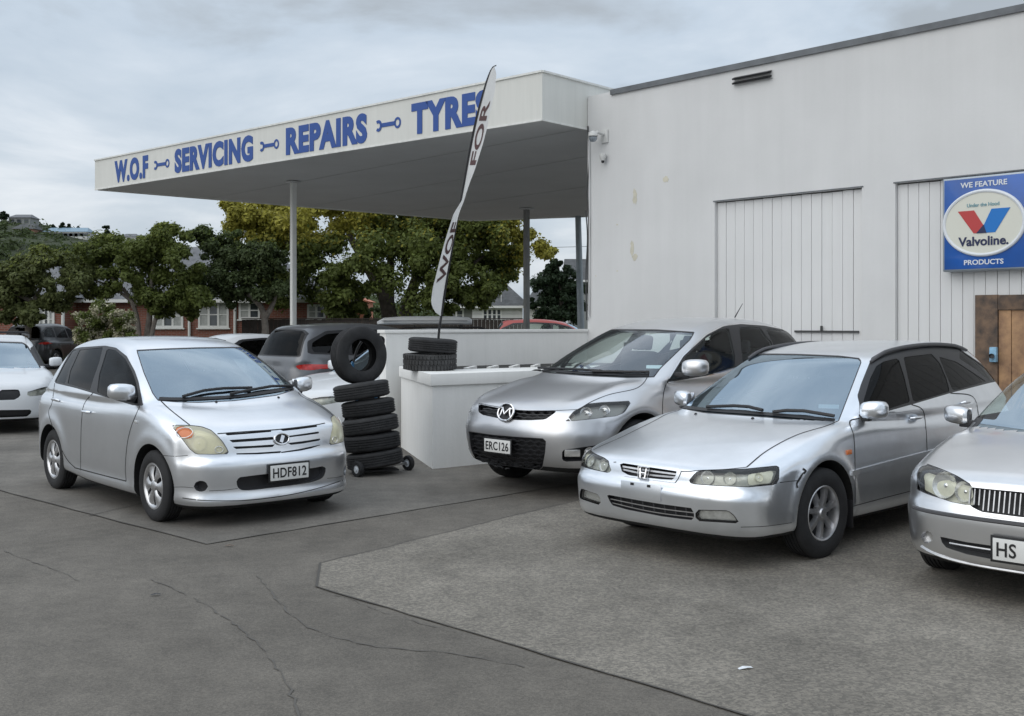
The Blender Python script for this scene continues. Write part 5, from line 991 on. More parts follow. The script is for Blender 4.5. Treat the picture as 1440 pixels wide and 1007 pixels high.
h6 = thing('gabled_house', 'grey gabled house roofs glimpsed through the left trees', 'house', (0, 62, 0)); b = MB(); b.span((hx(100, 62), 0, 0), (hx(200, 62), 8, hz(402, 62))); b.build('wall', M['weatherboard'], h6)
for pa, pb_, zt_ in ((104, 140, 362), (136, 168, 358), (160, 196, 372)): b = MB(); b.prism([(hx(pa, 62), hz(402, 62)), (hx(pb_, 62), hz(402, 62)), ((hx(pa, 62) + hx(pb_, 62)) / 2, hz(zt_, 62))], lambda p, q_: (p, -.6, q_), (0, 9, 0)); b.build('gable_roof', M['roof_grey'], h6)
for px, py, r_, hh, lab_ in ((149, 330, 10, 24, 'tall dark pine standing alone on the hill skyline'), (75, 322, 5, 8, 'leftmost small pine behind the blue roofed hill building'), (88, 320, 6, 10, 'second small pine behind the blue roofed hill building'), (97, 321, 5, 9, 'third small pine behind the blue roofed hill building'), (110, 324, 5, 7, 'rightmost small pine behind the blue roofed hill building'), (5, 303, 6, 8, 'dark pine at the left end of the hill skyline')):
    Yp = 400; tree('pine_tree', lab_, 'tree', px, Yp, [(px, py - hh * .1, r_ * .7, 0), (px - r_ * .4, py + hh * .2, r_ * .7, 0), (px + r_ * .4, py + hh * .2, r_ * .7, 0), (px, py - hh * .45, r_ * .45, 0)], [([(px, py + hh * .8, 0), (px, py - hh * .3, 0)], .4)], M['leaf_conifer'], None, .7, 70, sub=5, group='pines on the hill skyline', thin=.95)
# ------------------------------------------------------------------ cars
def P6(ox, oy, pts, k=6.0): return [(ox + x / k, oy + y / k) for x, y in pts]
def door_mirror(car, x, y, z, m, size=(.12, .24, .15), sg=(1, -1), arm=None):
    for q in sg:
        b = MB(); w, L, h = size; n = 14; rings = []; vs = []; fs = []
        secs = [(0.0, .55, .75), (.12, .86, .92), (.35, 1.0, 1.0), (.65, .98, .98), (.86, .84, .86), (.97, .5, .58), (1.0, .12, .2)]
        for i, (t, sx, sz) in enumerate(secs):
            for k in range(n):
                a = 2 * math.pi * k / n; ca, sa = math.cos(a), math.sin(a); e = .6
                vs.append((x + w * .55 * sx * math.copysign(abs(ca) ** e, ca) - .05 * t, q * (y + L * t), z + h / 2 * sz * math.copysign(abs(sa) ** e, sa) + .012 * t))
        for i in range(len(secs) - 1):
            for k in range(n): fs.append((i * n + k, i * n + (k + 1) % n, (i + 1) * n + (k + 1) % n, (i + 1) * n + k))
        fs += [tuple(range(n)), tuple(range((len(secs) - 1) * n, len(secs) * n))]
        b.add(vs, fs, True); hs = b.build('door_mirror', m, car.root)
        b = MB(); b.bar((x + .005, q * (y - .10), z - h * .42), (x - .01, q * (y + .06), z - h * .40), .07, .05); b.build('mirror_arm', M['black_plastic'], hs, bevel=.01)
        b = MB(); b.box((x - w * .56 - .03, q * (y + L * .48), z + .005), (.006, L * .74, h * .70)); b.build('mirror_glass', M['chrome'], hs, bevel=.002)
def handle(car, px, py, m, L=.15, mir=True):
    for mi in ((False, True) if mir else (False,)):
        p, n = car.hit(px, py, mi); f = frame_on(p, n); b = MB()
        pts = [(-L / 2, 0, .004), (-L / 2 + .02, 0, .030), (0, 0, .038), (L / 2 - .02, 0, .030), (L / 2, 0, .004)]
        b.tube(pts, [.010, .013, .013, .013, .010], 8); put(b.build('door_handle', m, None), f, car.root)
def wipers(car, lines, m=None):
    for ln in lines:
        pts = []
        for (x, y) in ln:
            p, n = car.hit(x, y); pts.append(p + n * .022)
        b = MB(); b.tube(pts, .013, 6); o = b.build('wiper', M['black_plastic'], car.root)
def round_lamp(car, p, n, r, depth, parent, mcup, glow=None, name='reflector'):
    """a dished round reflector with a bulb, set behind the lens"""
    f = frame_on(p, n); b = MB(); b.lathe([(r, 0), (r * .96, -.004), (r * .78, -depth * .55), (r * .40, -depth * .9), (.001, -depth)], 'z', 28)
    o = b.build(name, mcup, None, fix=False); put(o, f, parent); b = MB(); b.lathe([(.001, -depth * .2), (r * .16, -depth * .28), (r * .18, -depth)], 'z', 14); b.build('bulb', M['chrome'], o)
    return o
def body_parts(car, m, extra_body=()):
    """skin pieces common to all cars"""
    root = car.root
    car.cut(car.N[:, 2] + .62 + np.maximum(car.V[:, 2] - .42, 0) * 20, lambda t, c, n: (t == 'body'), 'underbody')
    car.part('body', ['body'] + list(extra_body), m); car.part('underbody', 'underbody', M['under'])
def arches(car, r, zc=None, wells=True):
    sp = car.sp
    for ax in (0, -sp['wb']):
        g = np.hypot(car.V[:, 0] - ax, car.V[:, 2] - (zc or sp['tyre'][0])) - r
        car.cut(g, lambda t, c, n: np.abs(c[:, 1]) > .49, 'arch')
def lining(car, x0, x1, z0, tags=('body', 'door', 'front_door', 'rear_door', 'trim', 'tailgate')):
    fs = [f for f, t in zip(car.Fc, car.tag) if t in tags and x0 < car.V[f[0]][0] < x1 and car.V[f[0]][2] > z0]
    me = car.mesh(None, .028, 0, None, fs)
    if me: obj('cabin_lining', me, M['lining'], car.root)
def four_wheels(car, style, steer=0):
    sp = car.sp; r, w, rim = sp['tyre']; t = sp['track'] / 2
    for x, y, st in ((0, t, steer), (0, -t, steer), (-sp['wb'], t, 0), (-sp['wb'], -t, 0)): wheel(car.root, x, y, r, w, rim, style, steer=st)
def wells(car):
    fs = [f for f, t in zip(car.Fc, car.tag) if t == 'arch']
    cnt = {}
    for f in fs:
        for a, b in zip(f, f[1:] + f[:1]): cnt[(a, b)] = 1
    ed = [(a, b) for (a, b) in cnt if (b, a) not in cnt]; vs = []; f2 = []
    for a, b in ed:
        A, B = car.V[a], car.V[b]; s = np.sign(A[1]); q = len(vs)
        if abs(A[1]) < .55 and A[2] < .3: continue
        ia = A.copy(); ib = B.copy(); ia[1] = s * .42; ib[1] = s * .42; vs += [tuple(A), tuple(B), tuple(ib), tuple(ia)]; f2.append((q, q + 1, q + 2, q + 3))
    b = MB(); b.add(vs, f2); sp = car.sp
    for ax in (0, -sp['wb']):
        for s in (1, -1): b.lathe([(.001, s * .44), (.29, s * .44)], 'y', 20, (ax, 0, .46))
    b.build_split('wheel_well', M['well'], car.root)
def spec_box(L): return L

def make_ist():
    sp = dict(wb=2.37, track=1.49, tyre=(.298, .18, .19), k=.10, crown=.045, wrap=.85, roof_crown=.075, kg=.10, ku=.03, green_mid=-1.5, bow=(.42, .12), tumble=(.42, .28, .98),
        side=[(.50, .150), (.66, .150), (.755, .165), (.785, .195), (.785, .235), (.762, .275), (.764, .34), (.768, .45), (.763, .515), (.745, .548), (.70, .572), (.69, .63), (.667, .72), (.64, .775), (.58, .812), (.35, .885), (.1, .945), (-.12, .985), (-.4, 1.0), (-1.2, .97), (-2.2, .98), (-2.8, .97),
              (-2.98, .96), (-3.04, .85), (-3.07, .65), (-3.08, .45), (-3.02, .28), (-2.85, .23), (-2.3, .22), (-1.5, .165), (-.6, .155)],
        green=[(.28, .86), (.13, .945), (-.02, 1.04), (-.12, 1.095), (-.35, 1.215), (-.62, 1.335), (-.88, 1.43), (-1.1, 1.482), (-1.4, 1.515), (-1.8, 1.525), (-2.2, 1.51), (-2.52, 1.475), (-2.66, 1.44), (-2.74, 1.36), (-2.86, 1.15), (-2.98, .95), (-2.95, .75), (-1.5, .7), (0, .75)],
        plan=[(.77, 0), (.765, .2), (.745, .4), (.695, .57), (.60, .70), (.45, .775), (.25, .815), (0, .835), (-.6, .842), (-1.4, .846), (-2.1, .846), (-2.5, .842), (-2.8, .82), (-2.96, .75), (-3.05, .58), (-3.08, .3), (-3.085, 0)],
        inset=[(0, .05), (.15, .012), (.22, .006), (.29, .016), (.42, .008), (.6, .0), (.8, .0), (.9, .010), (1.0, .028), (1.15, .10), (1.6, .3)],
        belt=[(.6, .71), (.1, .755), (-.3, .795), (-.8, .818), (-1.4, .822), (-2.1, .812), (-2.6, .775), (-3.1, .71)],
        flare=[(0, .30, .375, .014, .085), (-2.37, .30, .375, .016, .085)])
    c = Car(sp, -2.377, 9.429, -47.98, 0.03)
    c.root = thing('parked_car', 'silver five-door hatchback with yellowed headlights and plate HDF812, beside the tyre stack', 'car', (c.X, c.Y, 0), c.th, 'silver cars parked on the forecourt')
    A = lambda pts: P6(40, 470, pts); B = lambda pts: P6(40, 590, pts); C = lambda pts: P6(180, 470, pts); D = lambda pts: P6(260, 570, pts)
    arches(c, .352)
    # glazing
    c.region('trim', A([(214, 410), (300, 240), (365, 128), (440, 110), (645, 96), (740, 114), (830, 185), (898, 310), (930, 400), (970, 606), (880, 600), (600, 515), (400, 455)]), smooth=False, mirror=True, box=lambda q: q[:, 1] < 0)
    for w, dark in ((A([(226, 400), (300, 255), (372, 138), (408, 130), (340, 300), (308, 418)]), 1), (A([(330, 415), (352, 310), (432, 132), (628, 110), (598, 230), (540, 400), (518, 474)]), 1),
                    (A([(578, 492), (596, 340), (664, 122), (735, 135), (815, 205), (875, 315), (905, 400), (925, 500), (920, 590), (780, 556), (640, 516)]), 0)):
        c.region('window_dark' if dark else 'window_front', w, allow=('trim',), smooth=False, mirror=True, box=lambda q: q[:, 1] < 0)
    ws = C([(68, 132), (300, 120), (600, 110), (960, 106), (1003, 122), (1200, 275), (1392, 435), (1400, 475), (1250, 520), (900, 565), (600, 580), (400, 575), (250, 562), (205, 500), (130, 325)])
    c.region('trim', ws, smooth=False, green=True); c.region('windscreen', ws, allow=('trim',), smooth=False, grow=-1.3)
    # lamps, grille, intakes
    hl = C([(362, 772), (400, 764), (520, 766), (620, 776), (700, 806), (750, 850), (800, 905), (832, 955), (858, 1012), (720, 1016), (575, 1014), (520, 972), (470, 905), (410, 830)])
    c.region('lamp_rim', hl, smooth=False, mirror=True); c.region('lamp', hl, allow=('lamp_rim',), smooth=False, mirror=True, grow=-.8)
    c.region('indicator', C([(475 + 78 * math.cos(a), 828 + 50 * math.sin(a) + 18 * math.cos(a)) for a in np.linspace(0, 6.28, 12, False)]), allow=('lamp',), mirror=True)
    bn = C([(255, 545), (350, 632), (520, 766), (620, 776), (700, 806), (750, 845), (1280, 803), (1595, 764), (1662, 745), (1665, 700), (1560, 560), (1420, 462), (1250, 470), (900, 515), (600, 530), (400, 535)])
    c.region('bonnet', bn, smooth=False, green=False)
    c.region('grille_zone', D([(300, 225), (740, 190), (1130, 148), (1175, 158), (1180, 325), (1000, 385), (800, 412), (420, 425)]), smooth=False, allow=('body', 'bonnet'))
    c.refine(['grille_zone'], 2)
    for sl in ([(335, 240), (540, 226), (725, 210), (730, 224), (545, 240), (360, 254)], [(372, 293), (560, 280), (745, 266), (750, 290), (560, 304), (402, 314)], [(403, 349), (570, 342), (760, 330), (740, 352), (570, 361), (432, 369)], [(424, 405), (600, 400), (812, 386), (806, 402), (610, 414), (440, 416)],
               [(800, 203), (950, 188), (1112, 166), (1116, 182), (950, 204), (828, 217)], [(872, 258), (1000, 240), (1134, 220), (1128, 238), (1000, 256), (884, 270)], [(866, 318), (1000, 302), (1152, 278), (1132, 298), (1000, 322), (894, 334)], [(806, 394), (960, 370), (1140, 332), (1142, 347), (980, 382), (815, 403)]):
        c.region('slot', D(sl), smooth=False, allow=('grille_zone',))
    c.region('intake', D([(436, 640), (455, 612), (520, 600), (720, 575), (1100, 526), (1170, 515), (1188, 530), (1180, 580), (1160, 612), (1100, 640), (700, 700), (500, 718), (455, 705)]))
    c.region('fog', D([(135 + 60 * math.cos(a), 683 + 46 * math.sin(a)) for a in np.linspace(0, 6.28, 14, False)]), mirror=True)
    # panel gaps and doors on both flanks
    side = lambda q: q[:, 1] < -.2
    c.region('rear_door', A([(222, 412), (196, 590), (170, 650), (190, 740), (250, 905), (330, 1062), (395, 1128), (440, 1150), (442, 900), (450, 710), (470, 590), (548, 490), (400, 452)]), smooth=False, mirror=True, box=side)
    c.region('front_door', A([(548, 490), (470, 590), (450, 710), (442, 900), (440, 1150), (620, 1188), (825, 1240), (818, 1120), (838, 900), (875, 760), (940, 606), (880, 600), (700, 540)]), smooth=False, mirror=True, box=side)
    c.refine(['lamp', 'indicator'], 1)
    lining(c, -2.95, .1, .62); wells(c)
    body_parts(c, M['silver'], ['grille_zone']); c.part('bonnet', 'bonnet', M['silver']); c.split('front_door', 'front_door', M['silver']); c.split('rear_door', 'rear_door', M['silver'])
    for ln in ([(548, 490), (470, 590), (450, 710), (442, 900), (440, 1150)], [(222, 412), (196, 590), (170, 650), (190, 740), (250, 905), (330, 1062), (395, 1128)], [(395, 1128), (620, 1188), (825, 1240)], [(940, 606), (875, 760), (838, 900), (818, 1120), (825, 1240)]): c.ribbon('panel_gap', A(ln), M['gap'])
    c.ribbon('panel_gap', D([(-20, 782), (120, 800), (330, 806), (560, 798), (900, 752), (1150, 692), (1330, 632)]), M['gap'], .007, .001, (False,))
    c.ribbon('panel_gap', C([(262, 548), (350, 632), (520, 766)]), M['gap']); c.ribbon('panel_gap', C([(755, 840), (1000, 822), (1280, 803), (1595, 764), (1662, 750)]), M['gap'], mir=(False,))
    c.ribbon('panel_gap', A([(1110, 1022), (1250, 1030), (1345, 1022)]), M['gap'], .004); c.ribbon('panel_gap', D([(-90, 690), (0, 690), (75, 697)]), M['gap'], .004); c.ribbon('panel_gap', D([(205, 722), (330, 716), (445, 702)]), M['gap'], .004)
    c.part('window_trim', ['trim'], M['rubber_trim'], .001)
    c.part('windscreen', 'windscreen', M['glass_wind'], .003); c.split('side_window', 'window_front', M['glass_mid'], .004); c.split('side_window', 'window_dark', M['glass_dark'], .004)
    c.split('lamp_surround', 'lamp_rim', M['grey_plastic'], .004)
    for o, bo in zip(c.split('headlight', 'lamp', M['lens_haze'], .002), (1, 1)): pass
    c.split('lamp_reflector', 'lamp', M['bowl_ivory'], .035); c.split('indicator', 'indicator', M['orange'], .006)
    for mi in (False, True):
        for x, y, r in ((110, 320, .062), (288, 372, .030)): p, n = c.hit(*D([(x, y)])[0], mi); round_lamp(c, p - n * .018, n, r, .03, c.root, M['bowl'])
    c.part('grille', 'slot', M['black_plastic'], .03, ); c.part('intake', 'intake', M['black_plastic'], .06); c.split('fog_lamp_recess', 'fog', M['black_plastic'], .05)
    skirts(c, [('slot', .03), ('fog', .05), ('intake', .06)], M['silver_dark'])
    for mi in (False, True):
        for x, y, r in ((288, 374, .032), (-5, 232, .058)):
            p, n = c.hit(*D([(x, y)])[0], mi); b = MB(); b.tube([(r * math.cos(t) * (1.35 if r > .05 else 1), r * math.sin(t) * .8, 0) for t in np.linspace(0, 2 * math.pi, 29)], .0035, 6, False); put(b.build('lamp_ring', M['bowl'], None), frame_on(p + n * .001, n), c.root)
    # emblem
    p, n = c.hit(*D([(812, 285)])[0]); f = frame_on(p + n * .012, n); b = MB()
    b.tube([(.066 * math.cos(a), .046 * math.sin(a), 0) for a in np.linspace(0, 2 * math.pi, 33)], .0085, 8, False); b.bar((-.012, -.028, 0), (.014, .028, 0), .03, .012); em = put(b.build('emblem', M['chrome'], None), f, c.root)
    b = MB(); b.lathe([(.001, -.006), (.062, -.006)], 'z', 24); eb = b.build('emblem_backing', M['black_plastic'], em); eb.scale = (1, .7, 1)
    p, n = c.hit(405.5, 663); n = Vector((n.x, n.y, .02)).normalized(); number_plate(c.root, frame_on(p + n * .02, n), 'HDF812')
    handle(c, 40 + 500 / 6, 470 + 655 / 6, M['silver']); handle(c, 40 + 242 / 6, 470 + 560 / 6, M['silver'])
    door_mirror(c, -.46, .80, 1.055, M['silver'], (.13, .20, .145))
    c.ribbon('cowl_panel', C([(262, 544), (400, 548), (600, 543), (900, 526), (1250, 478), (1388, 452)]), M['black_plastic'], .04, .004, (False,))
    wipers(c, [C([(460, 542), (640, 492), (800, 474), (1040, 468)]), C([(860, 522), (1000, 492), (1200, 456), (1385, 450)])])
    for x, y in ((745, 572), (1270, 535)):
        p, n = c.hit(*C([(x, y)])[0]); b = MB(); b.lathe([(.001, .012), (.010, .008), (.014, 0)], 'z', 10); put(b.build('washer_jet', M['black_plastic'], None), frame_on(p, n), c.root)
    p, n = c.hit(40 + 910 / 6, 470 + 740 / 6); b = MB(); b.box((0, 0, .004), (.05, .025, .012)); put(b.build('side_repeater', M['bowl'], None, bevel=.005), frame_on(p, n), c.root)
    p, n = c.hit(*C([(1262, 412)])[0]); b = MB(); b.box((0, 0, -.008), (.13, .05, .001)); put(b.build('windscreen_sticker', M['sticker'], None), frame_on(p, n), c.root)
    interior(c.root, -.28, -1.12, .32, .66, -1.95, 1.0); four_wheels(c, 'hubcap'); return c
def skirts(car, items, m):
    """inner walls of openings in the skin"""
    mb = MB()
    for t, d in items:
        fs = [f for f, q in zip(car.Fc, car.tag) if q == t]; cnt = set()
        for f in fs:
            for a, b in zip(f, f[1:] + f[:1]): cnt.add((a, b))
        for a, b in cnt:
            if (b, a) in cnt: continue
            A, B = car.V[a], car.V[b]; mb.add([A, B, B - car.N[b] * d, A - car.N[a] * d], [(0, 1, 2, 3)])
    mb.build_split('opening_edge', m, car.root)

def make_cx7():
    sp = dict(wb=2.75, track=1.62, tyre=(.365, .235, .232), k=.16, crown=.07, wrap=.95, roof_crown=.07, kg=.12, ku=.04, green_mid=-1.7, bow=(.40, .15), tumble=(.34, .30, 1.10),
        side=[(.55, .25), (.72, .25), (.86, .28), (.945, .36), (.975, .47), (.98, .58), (.965, .66), (.93, .715), (.905, .755), (.885, .81), (.84, .855), (.72, .905), (.5, .965), (.2, 1.03), (-.1, 1.085), (-.35, 1.12), (-1.0, 1.10), (-2.4, 1.13), (-3.2, 1.15),
              (-3.55, 1.10), (-3.66, .95), (-3.71, .75), (-3.70, .5), (-3.6, .36), (-3.3, .30), (-2.7, .28), (-1.5, .24), (-.3, .24)],
        green=[(.22, .95), (.05, 1.055), (-.15, 1.155), (-.5, 1.325), (-.85, 1.475), (-1.15, 1.585), (-1.4, 1.645), (-1.8, 1.70), (-2.3, 1.72), (-2.8, 1.69), (-3.15, 1.635), (-3.34, 1.58), (-3.44, 1.48), (-3.56, 1.25), (-3.62, 1.0), (-3.5, .8), (-1.5, .8), (0, .8)],
        plan=[(.98, 0), (.975, .22), (.945, .45), (.88, .64), (.76, .78), (.58, .865), (.35, .91), (0, .928), (-.7, .925), (-1.5, .930), (-2.4, .935), (-3.0, .91), (-3.4, .84), (-3.6, .70), (-3.69, .45), (-3.71, 0)],
        inset=[(0, .10), (.24, .055), (.35, .04), (.5, .02), (.65, .004), (.78, .0), (.9, .012), (1.02, .045), (1.15, .10), (1.3, .2), (1.7, .4)],
        belt=[(.6, .76), (.1, .81), (-.3, .85), (-.9, .875), (-1.6, .885), (-2.4, .88), (-3.0, .84), (-3.6, .75)],
        flare=[(0, .37, .46, .028, .09), (-2.75, .37, .46, .03, .09)],
        mods=[lambda f, x, y, z: f - .030 * np.exp(-((y - .70) / .13) ** 2) * ss(x, -.5, .1) * (1 - ss(x, .55, .85)) * ss(z, .8, .95)])
    c = Car(sp, .586, 10.894, -135.5, 0.032)
    c.root = thing('parked_car', 'silver crossover with mesh grille and plate ERC126, beside the white planter wall', 'car', (c.X, c.Y, 0), c.th, 'silver cars parked on the forecourt')
    Q = lambda pts: P6(640, 540, pts); G = lambda pts: P6(740, 440, pts); I = lambda pts: P6(900, 430, pts); left = lambda q: q[:, 1] > .2
    arches(c, .43)
    dlo = I([(216, 655), (360, 420), (560, 238), (700, 166), (850, 146), (1050, 160), (1200, 190), (1290, 238), (1345, 285), (1340, 330), (1260, 380), (900, 500), (560, 600)])
    c.region('chrome_trim', dlo, smooth=False, mirror=True, box=left); c.region('trim', dlo, allow=('chrome_trim',), smooth=False, mirror=True, box=left, grow=-1.3)
    for w in ([(245, 628), (355, 462), (362, 560), (360, 612)], [(378, 440), (560, 265), (660, 205), (748, 185), (765, 260), (800, 420), (800, 515), (600, 575), (390, 605)], [(838, 185), (930, 176), (1012, 180), (1050, 240), (1112, 310), (1110, 415), (980, 460), (870, 495)], [(1062, 190), (1150, 200), (1235, 212), (1322, 284), (1290, 345), (1160, 400)]):
        c.region('window_front', I(w), allow=('trim',), smooth=False, mirror=True, box=left)
    ws = G([(70, 490), (105, 462), (350, 300), (590, 146), (700, 137), (1100, 139), (1425, 160), (1385, 230), (1135, 470), (1080, 545), (850, 550), (500, 535), (200, 510)])
    c.region('trim', ws, smooth=False, green=True); c.region('windscreen', ws, allow=('trim',), smooth=False, grow=-1.6, green=True)
    hl = G([(328, 914), (400, 830), (520, 766), (640, 753), (760, 748), (870, 742), (884, 758), (830, 842), (760, 872), (560, 897), (400, 914)])
    c.region('lamp_rim', hl, smooth=False, mirror=True); c.region('lamp', hl, allow=('lamp_rim',), smooth=False, mirror=True, grow=-.7)
    c.region('grille', Q([(198, 168), (380, 205), (520, 220), (700, 226), (862, 226), (820, 260), (760, 300), (640, 306), (520, 305), (350, 287), (235, 262), (195, 235)]), smooth=False)
    lg = Q([(116, 400), (300, 428), (500, 446), (740, 460), (766, 480), (758, 580), (736, 700), (700, 732), (600, 742), (480, 740), (380, 722), (300, 700), (180, 650), (138, 560)])
    c.region('intake_rim', lg, smooth=False, grow=.8); c.region('intake', lg, smooth=False, allow=('intake_rim',))
    fg = Q([(903, 556), (1000, 545), (1180, 518), (1285, 500), (1275, 630), (1180, 645), (930, 656), (902, 640)])
    c.region('fog', fg, smooth=False, mirror=True, facing=-.5)
    bn = G([(1028, 530), (1000, 580), (940, 632), (700, 690), (560, 745), (440, 815), (300, 822), (120, 826), (-80, 820), (-240, 793), (-400, 763), (-360, 680), (-200, 580), (10, 480), (200, 470), (500, 485), (850, 500)])
    c.region('bonnet', bn, smooth=False, green=False)
    c.refine(['lamp', 'grille'], 1); lining(c, -3.5, 0, .7); wells(c); m = M['silver_warm']
    body_parts(c, m); c.part('bonnet', 'bonnet', m); c.split('window_trim', 'trim', M['rubber_trim'], .001); c.split('chrome_strip', 'chrome_trim', M['chrome'])
    c.part('windscreen', 'windscreen', M['glass_wind_clear'], .003); c.split('side_window', 'window_front', M['glass_clear'], .004)
    c.split('lamp_surround', 'lamp_rim', M['grey_plastic'], .003); L = c.split('headlight', 'lamp', M['lens'], .001); c.split('lamp_reflector', 'lamp', M['bowl_dark'], .055)
    for mi in (False, True):
        for (x, y, r) in ((510, 832, .058), (672, 812, .052)):
            p, n = c.hit(*G([(x, y)])[0], mi); n2 = Vector((1, .35 * (1 if p.y > 0 else -1), 0)).normalized(); round_lamp(c, p - n * .028, (n * .5 + n2).normalized(), r, .04, c.root, M['chrome'])
    c.part('grille_backing', 'grille', M['black_plastic'], .05); c.part('intake_backing', 'intake', M['black_plastic'], .05); c.part('intake_surround', 'intake_rim', M['satin'], .001); c.split('fog_lamp_recess', 'fog', M['black_plastic'], .06)
    skirts(c, [('grille', .05), ('intake', .05), ('fog', .06)], M['black_plastic'])
    for mi in (False, True):
        p, n = c.hit(*Q([(990, 590)])[0], mi); b = MB(); b.box((0, 0, 0), (.15, .07, .02)); put(b.build('fog_lamp', M['bowl'], None, bevel=.01), frame_on(p - n * .03, n), c.root)
        p, n = c.hit(*Q([(1140, 585)])[0], mi); round_lamp(c, p - n * .02, n, .055, .03, c.root, M['bowl'], name='fog_lamp')
    # honeycomb wire of both grilles
    def mesh_bars(name, x0, x1, y0, y1, cols, rows, poly, parent=c.root):
        poly = np.array(poly); mb = MB(); seg = []
        for r in range(rows + 1):
            t = r / rows
            for k in range(cols):
                s0 = (k + (.5 if r % 2 else 0)) / cols; s1 = s0 + .5 / cols; d = .28 / rows * (1 if True else 0)
                pts = [(s0, t + d * .5), (s0 + .25 / cols, t + d * .5), (s0 + .5 / cols, t - d * .5), (s0 + .75 / cols, t - d * .5), (s0 + 1.0 / cols, t + d * .5)]
                for a, b in zip(pts[:-1], pts[1:]): seg.append((a, b))
        A_ = np.array([[x0 + (x1 - x0) * a[0], y0(a[0]) + (y1(a[0]) - y0(a[0])) * a[1]] for a, b in seg]); B_ = np.array([[x0 + (x1 - x0) * b[0], y0(b[0]) + (y1(b[0]) - y0(b[0])) * b[1]] for a, b in seg])
        ok = (poly_sdf((A_ + B_) / 2, poly) < -.4); pa, na = c.hits(A_[ok]); pb, nb = c.hits(B_[ok])
        for a, b, q in zip(pa - na * .016, pb - nb * .016, na): mb.bar(a, b, .012, .012, Vector(q))
        o = mb.build(name, M['black_plastic'], parent); o['kind'] = 'stuff'
    q = lambda x, y: P6(640, 540, [(x, y)])[0]
    mesh_bars('grille_mesh', *[q(195, 0)[0], q(865, 0)[0]], lambda s_: q(0, 168 + 60 * min(1, s_ * 1.6))[1], lambda s_: q(0, 245 + 62 * min(1, s_ * 1.8))[1], 9, 3, Q([(198, 168), (380, 205), (520, 220), (862, 226), (760, 300), (520, 305), (350, 287), (195, 235)]))
    mesh_bars('intake_mesh', *[q(115, 0)[0], q(765, 0)[0]], lambda s_: q(0, 405 + 55 * s_)[1], lambda s_: q(0, 640 + 105 * min(1, s_ * 1.7))[1], 9, 8, lg)
    # emblem: chrome oval with wings
    p, n = c.hit(*Q([(440, 243)])[0]); f = frame_on(p + n * .02, n); b = MB(); b.tube([(.105 * math.cos(a), .084 * math.sin(a), 0) for a in np.linspace(0, 2 * math.pi, 37)], .012, 8, False)
    w1 = [(-.098, .035, 0), (-.05, .040, .004), (-.018, .002, .008), (0, -.022, .008), (.018, .002, .008), (.05, .040, .004), (.098, .035, 0)]; b.tube(w1, [.004, .010, .012, .013, .012, .010, .004], 8); b.tube([(-.05, .04, 0), (-.055, 0, .002), (-.075, -.045, 0)], [.010, .010, .005], 8); b.tube([(.05, .04, 0), (.055, 0, .002), (.075, -.045, 0)], [.010, .010, .005], 8)
    em = put(b.build('emblem', M['chrome'], None), f, c.root); b = MB(); b.lathe([(.001, -.008), (.10, -.008)], 'z', 28); eb = b.build('emblem_backing', M['black_plastic'], em); eb.scale = (1, .8, 1)
    p, n = c.hit(702.5, 627); n = Vector((n.x, n.y, 0)).normalized(); number_plate(c.root, frame_on(p + n * .03, n), 'ERC126')
    for ln in ([(1028, 530), (1000, 580), (940, 632), (700, 690), (560, 745), (440, 815)],): c.ribbon('panel_gap', G(ln), M['gap'], .008)
    c.ribbon('panel_gap', G([(440, 815), (300, 822), (120, 826), (-80, 820), (-240, 793), (-400, 763)]), M['gap'], .006, mir=(False,))
    for ln in ([(222, 655), (200, 730), (190, 900), (210, 1150)], [(800, 540), (840, 650), (850, 900), (845, 1100)]): c.ribbon('panel_gap', I(ln), M['gap'])
    door_mirror(c, -.66, .955, 1.205, m, (.15, .24, .17), sg=(1,))
    c.ribbon('cowl_panel', G([(60, 484), (200, 490), (500, 508), (850, 522), (1040, 524)]), M['black_plastic'], .05, .004, (False,))
    wipers(c, [G([(110, 478), (400, 490), (640, 505)]), G([(560, 508), (850, 512), (1040, 512)])])
    p, n = c.hit(*G([(1080, 450)])[0]); b = MB(); b.box((0, 0, -.008), (.16, .06, .001)); put(b.build('windscreen_sticker', M['sticker'], None), frame_on(p, n), c.root)
    p, n = c.hit(*I([(800, 98)])[0]); b = MB(); b.tube([p, p + Vector((-.16, 0, .16))], [.008, .003], 6); b.build('aerial', M['black_plastic'], c.root)
    interior(c.root, -.45, -1.35, .48, .72, -2.25, 1.1); four_wheels(c, 'alloy5'); return c

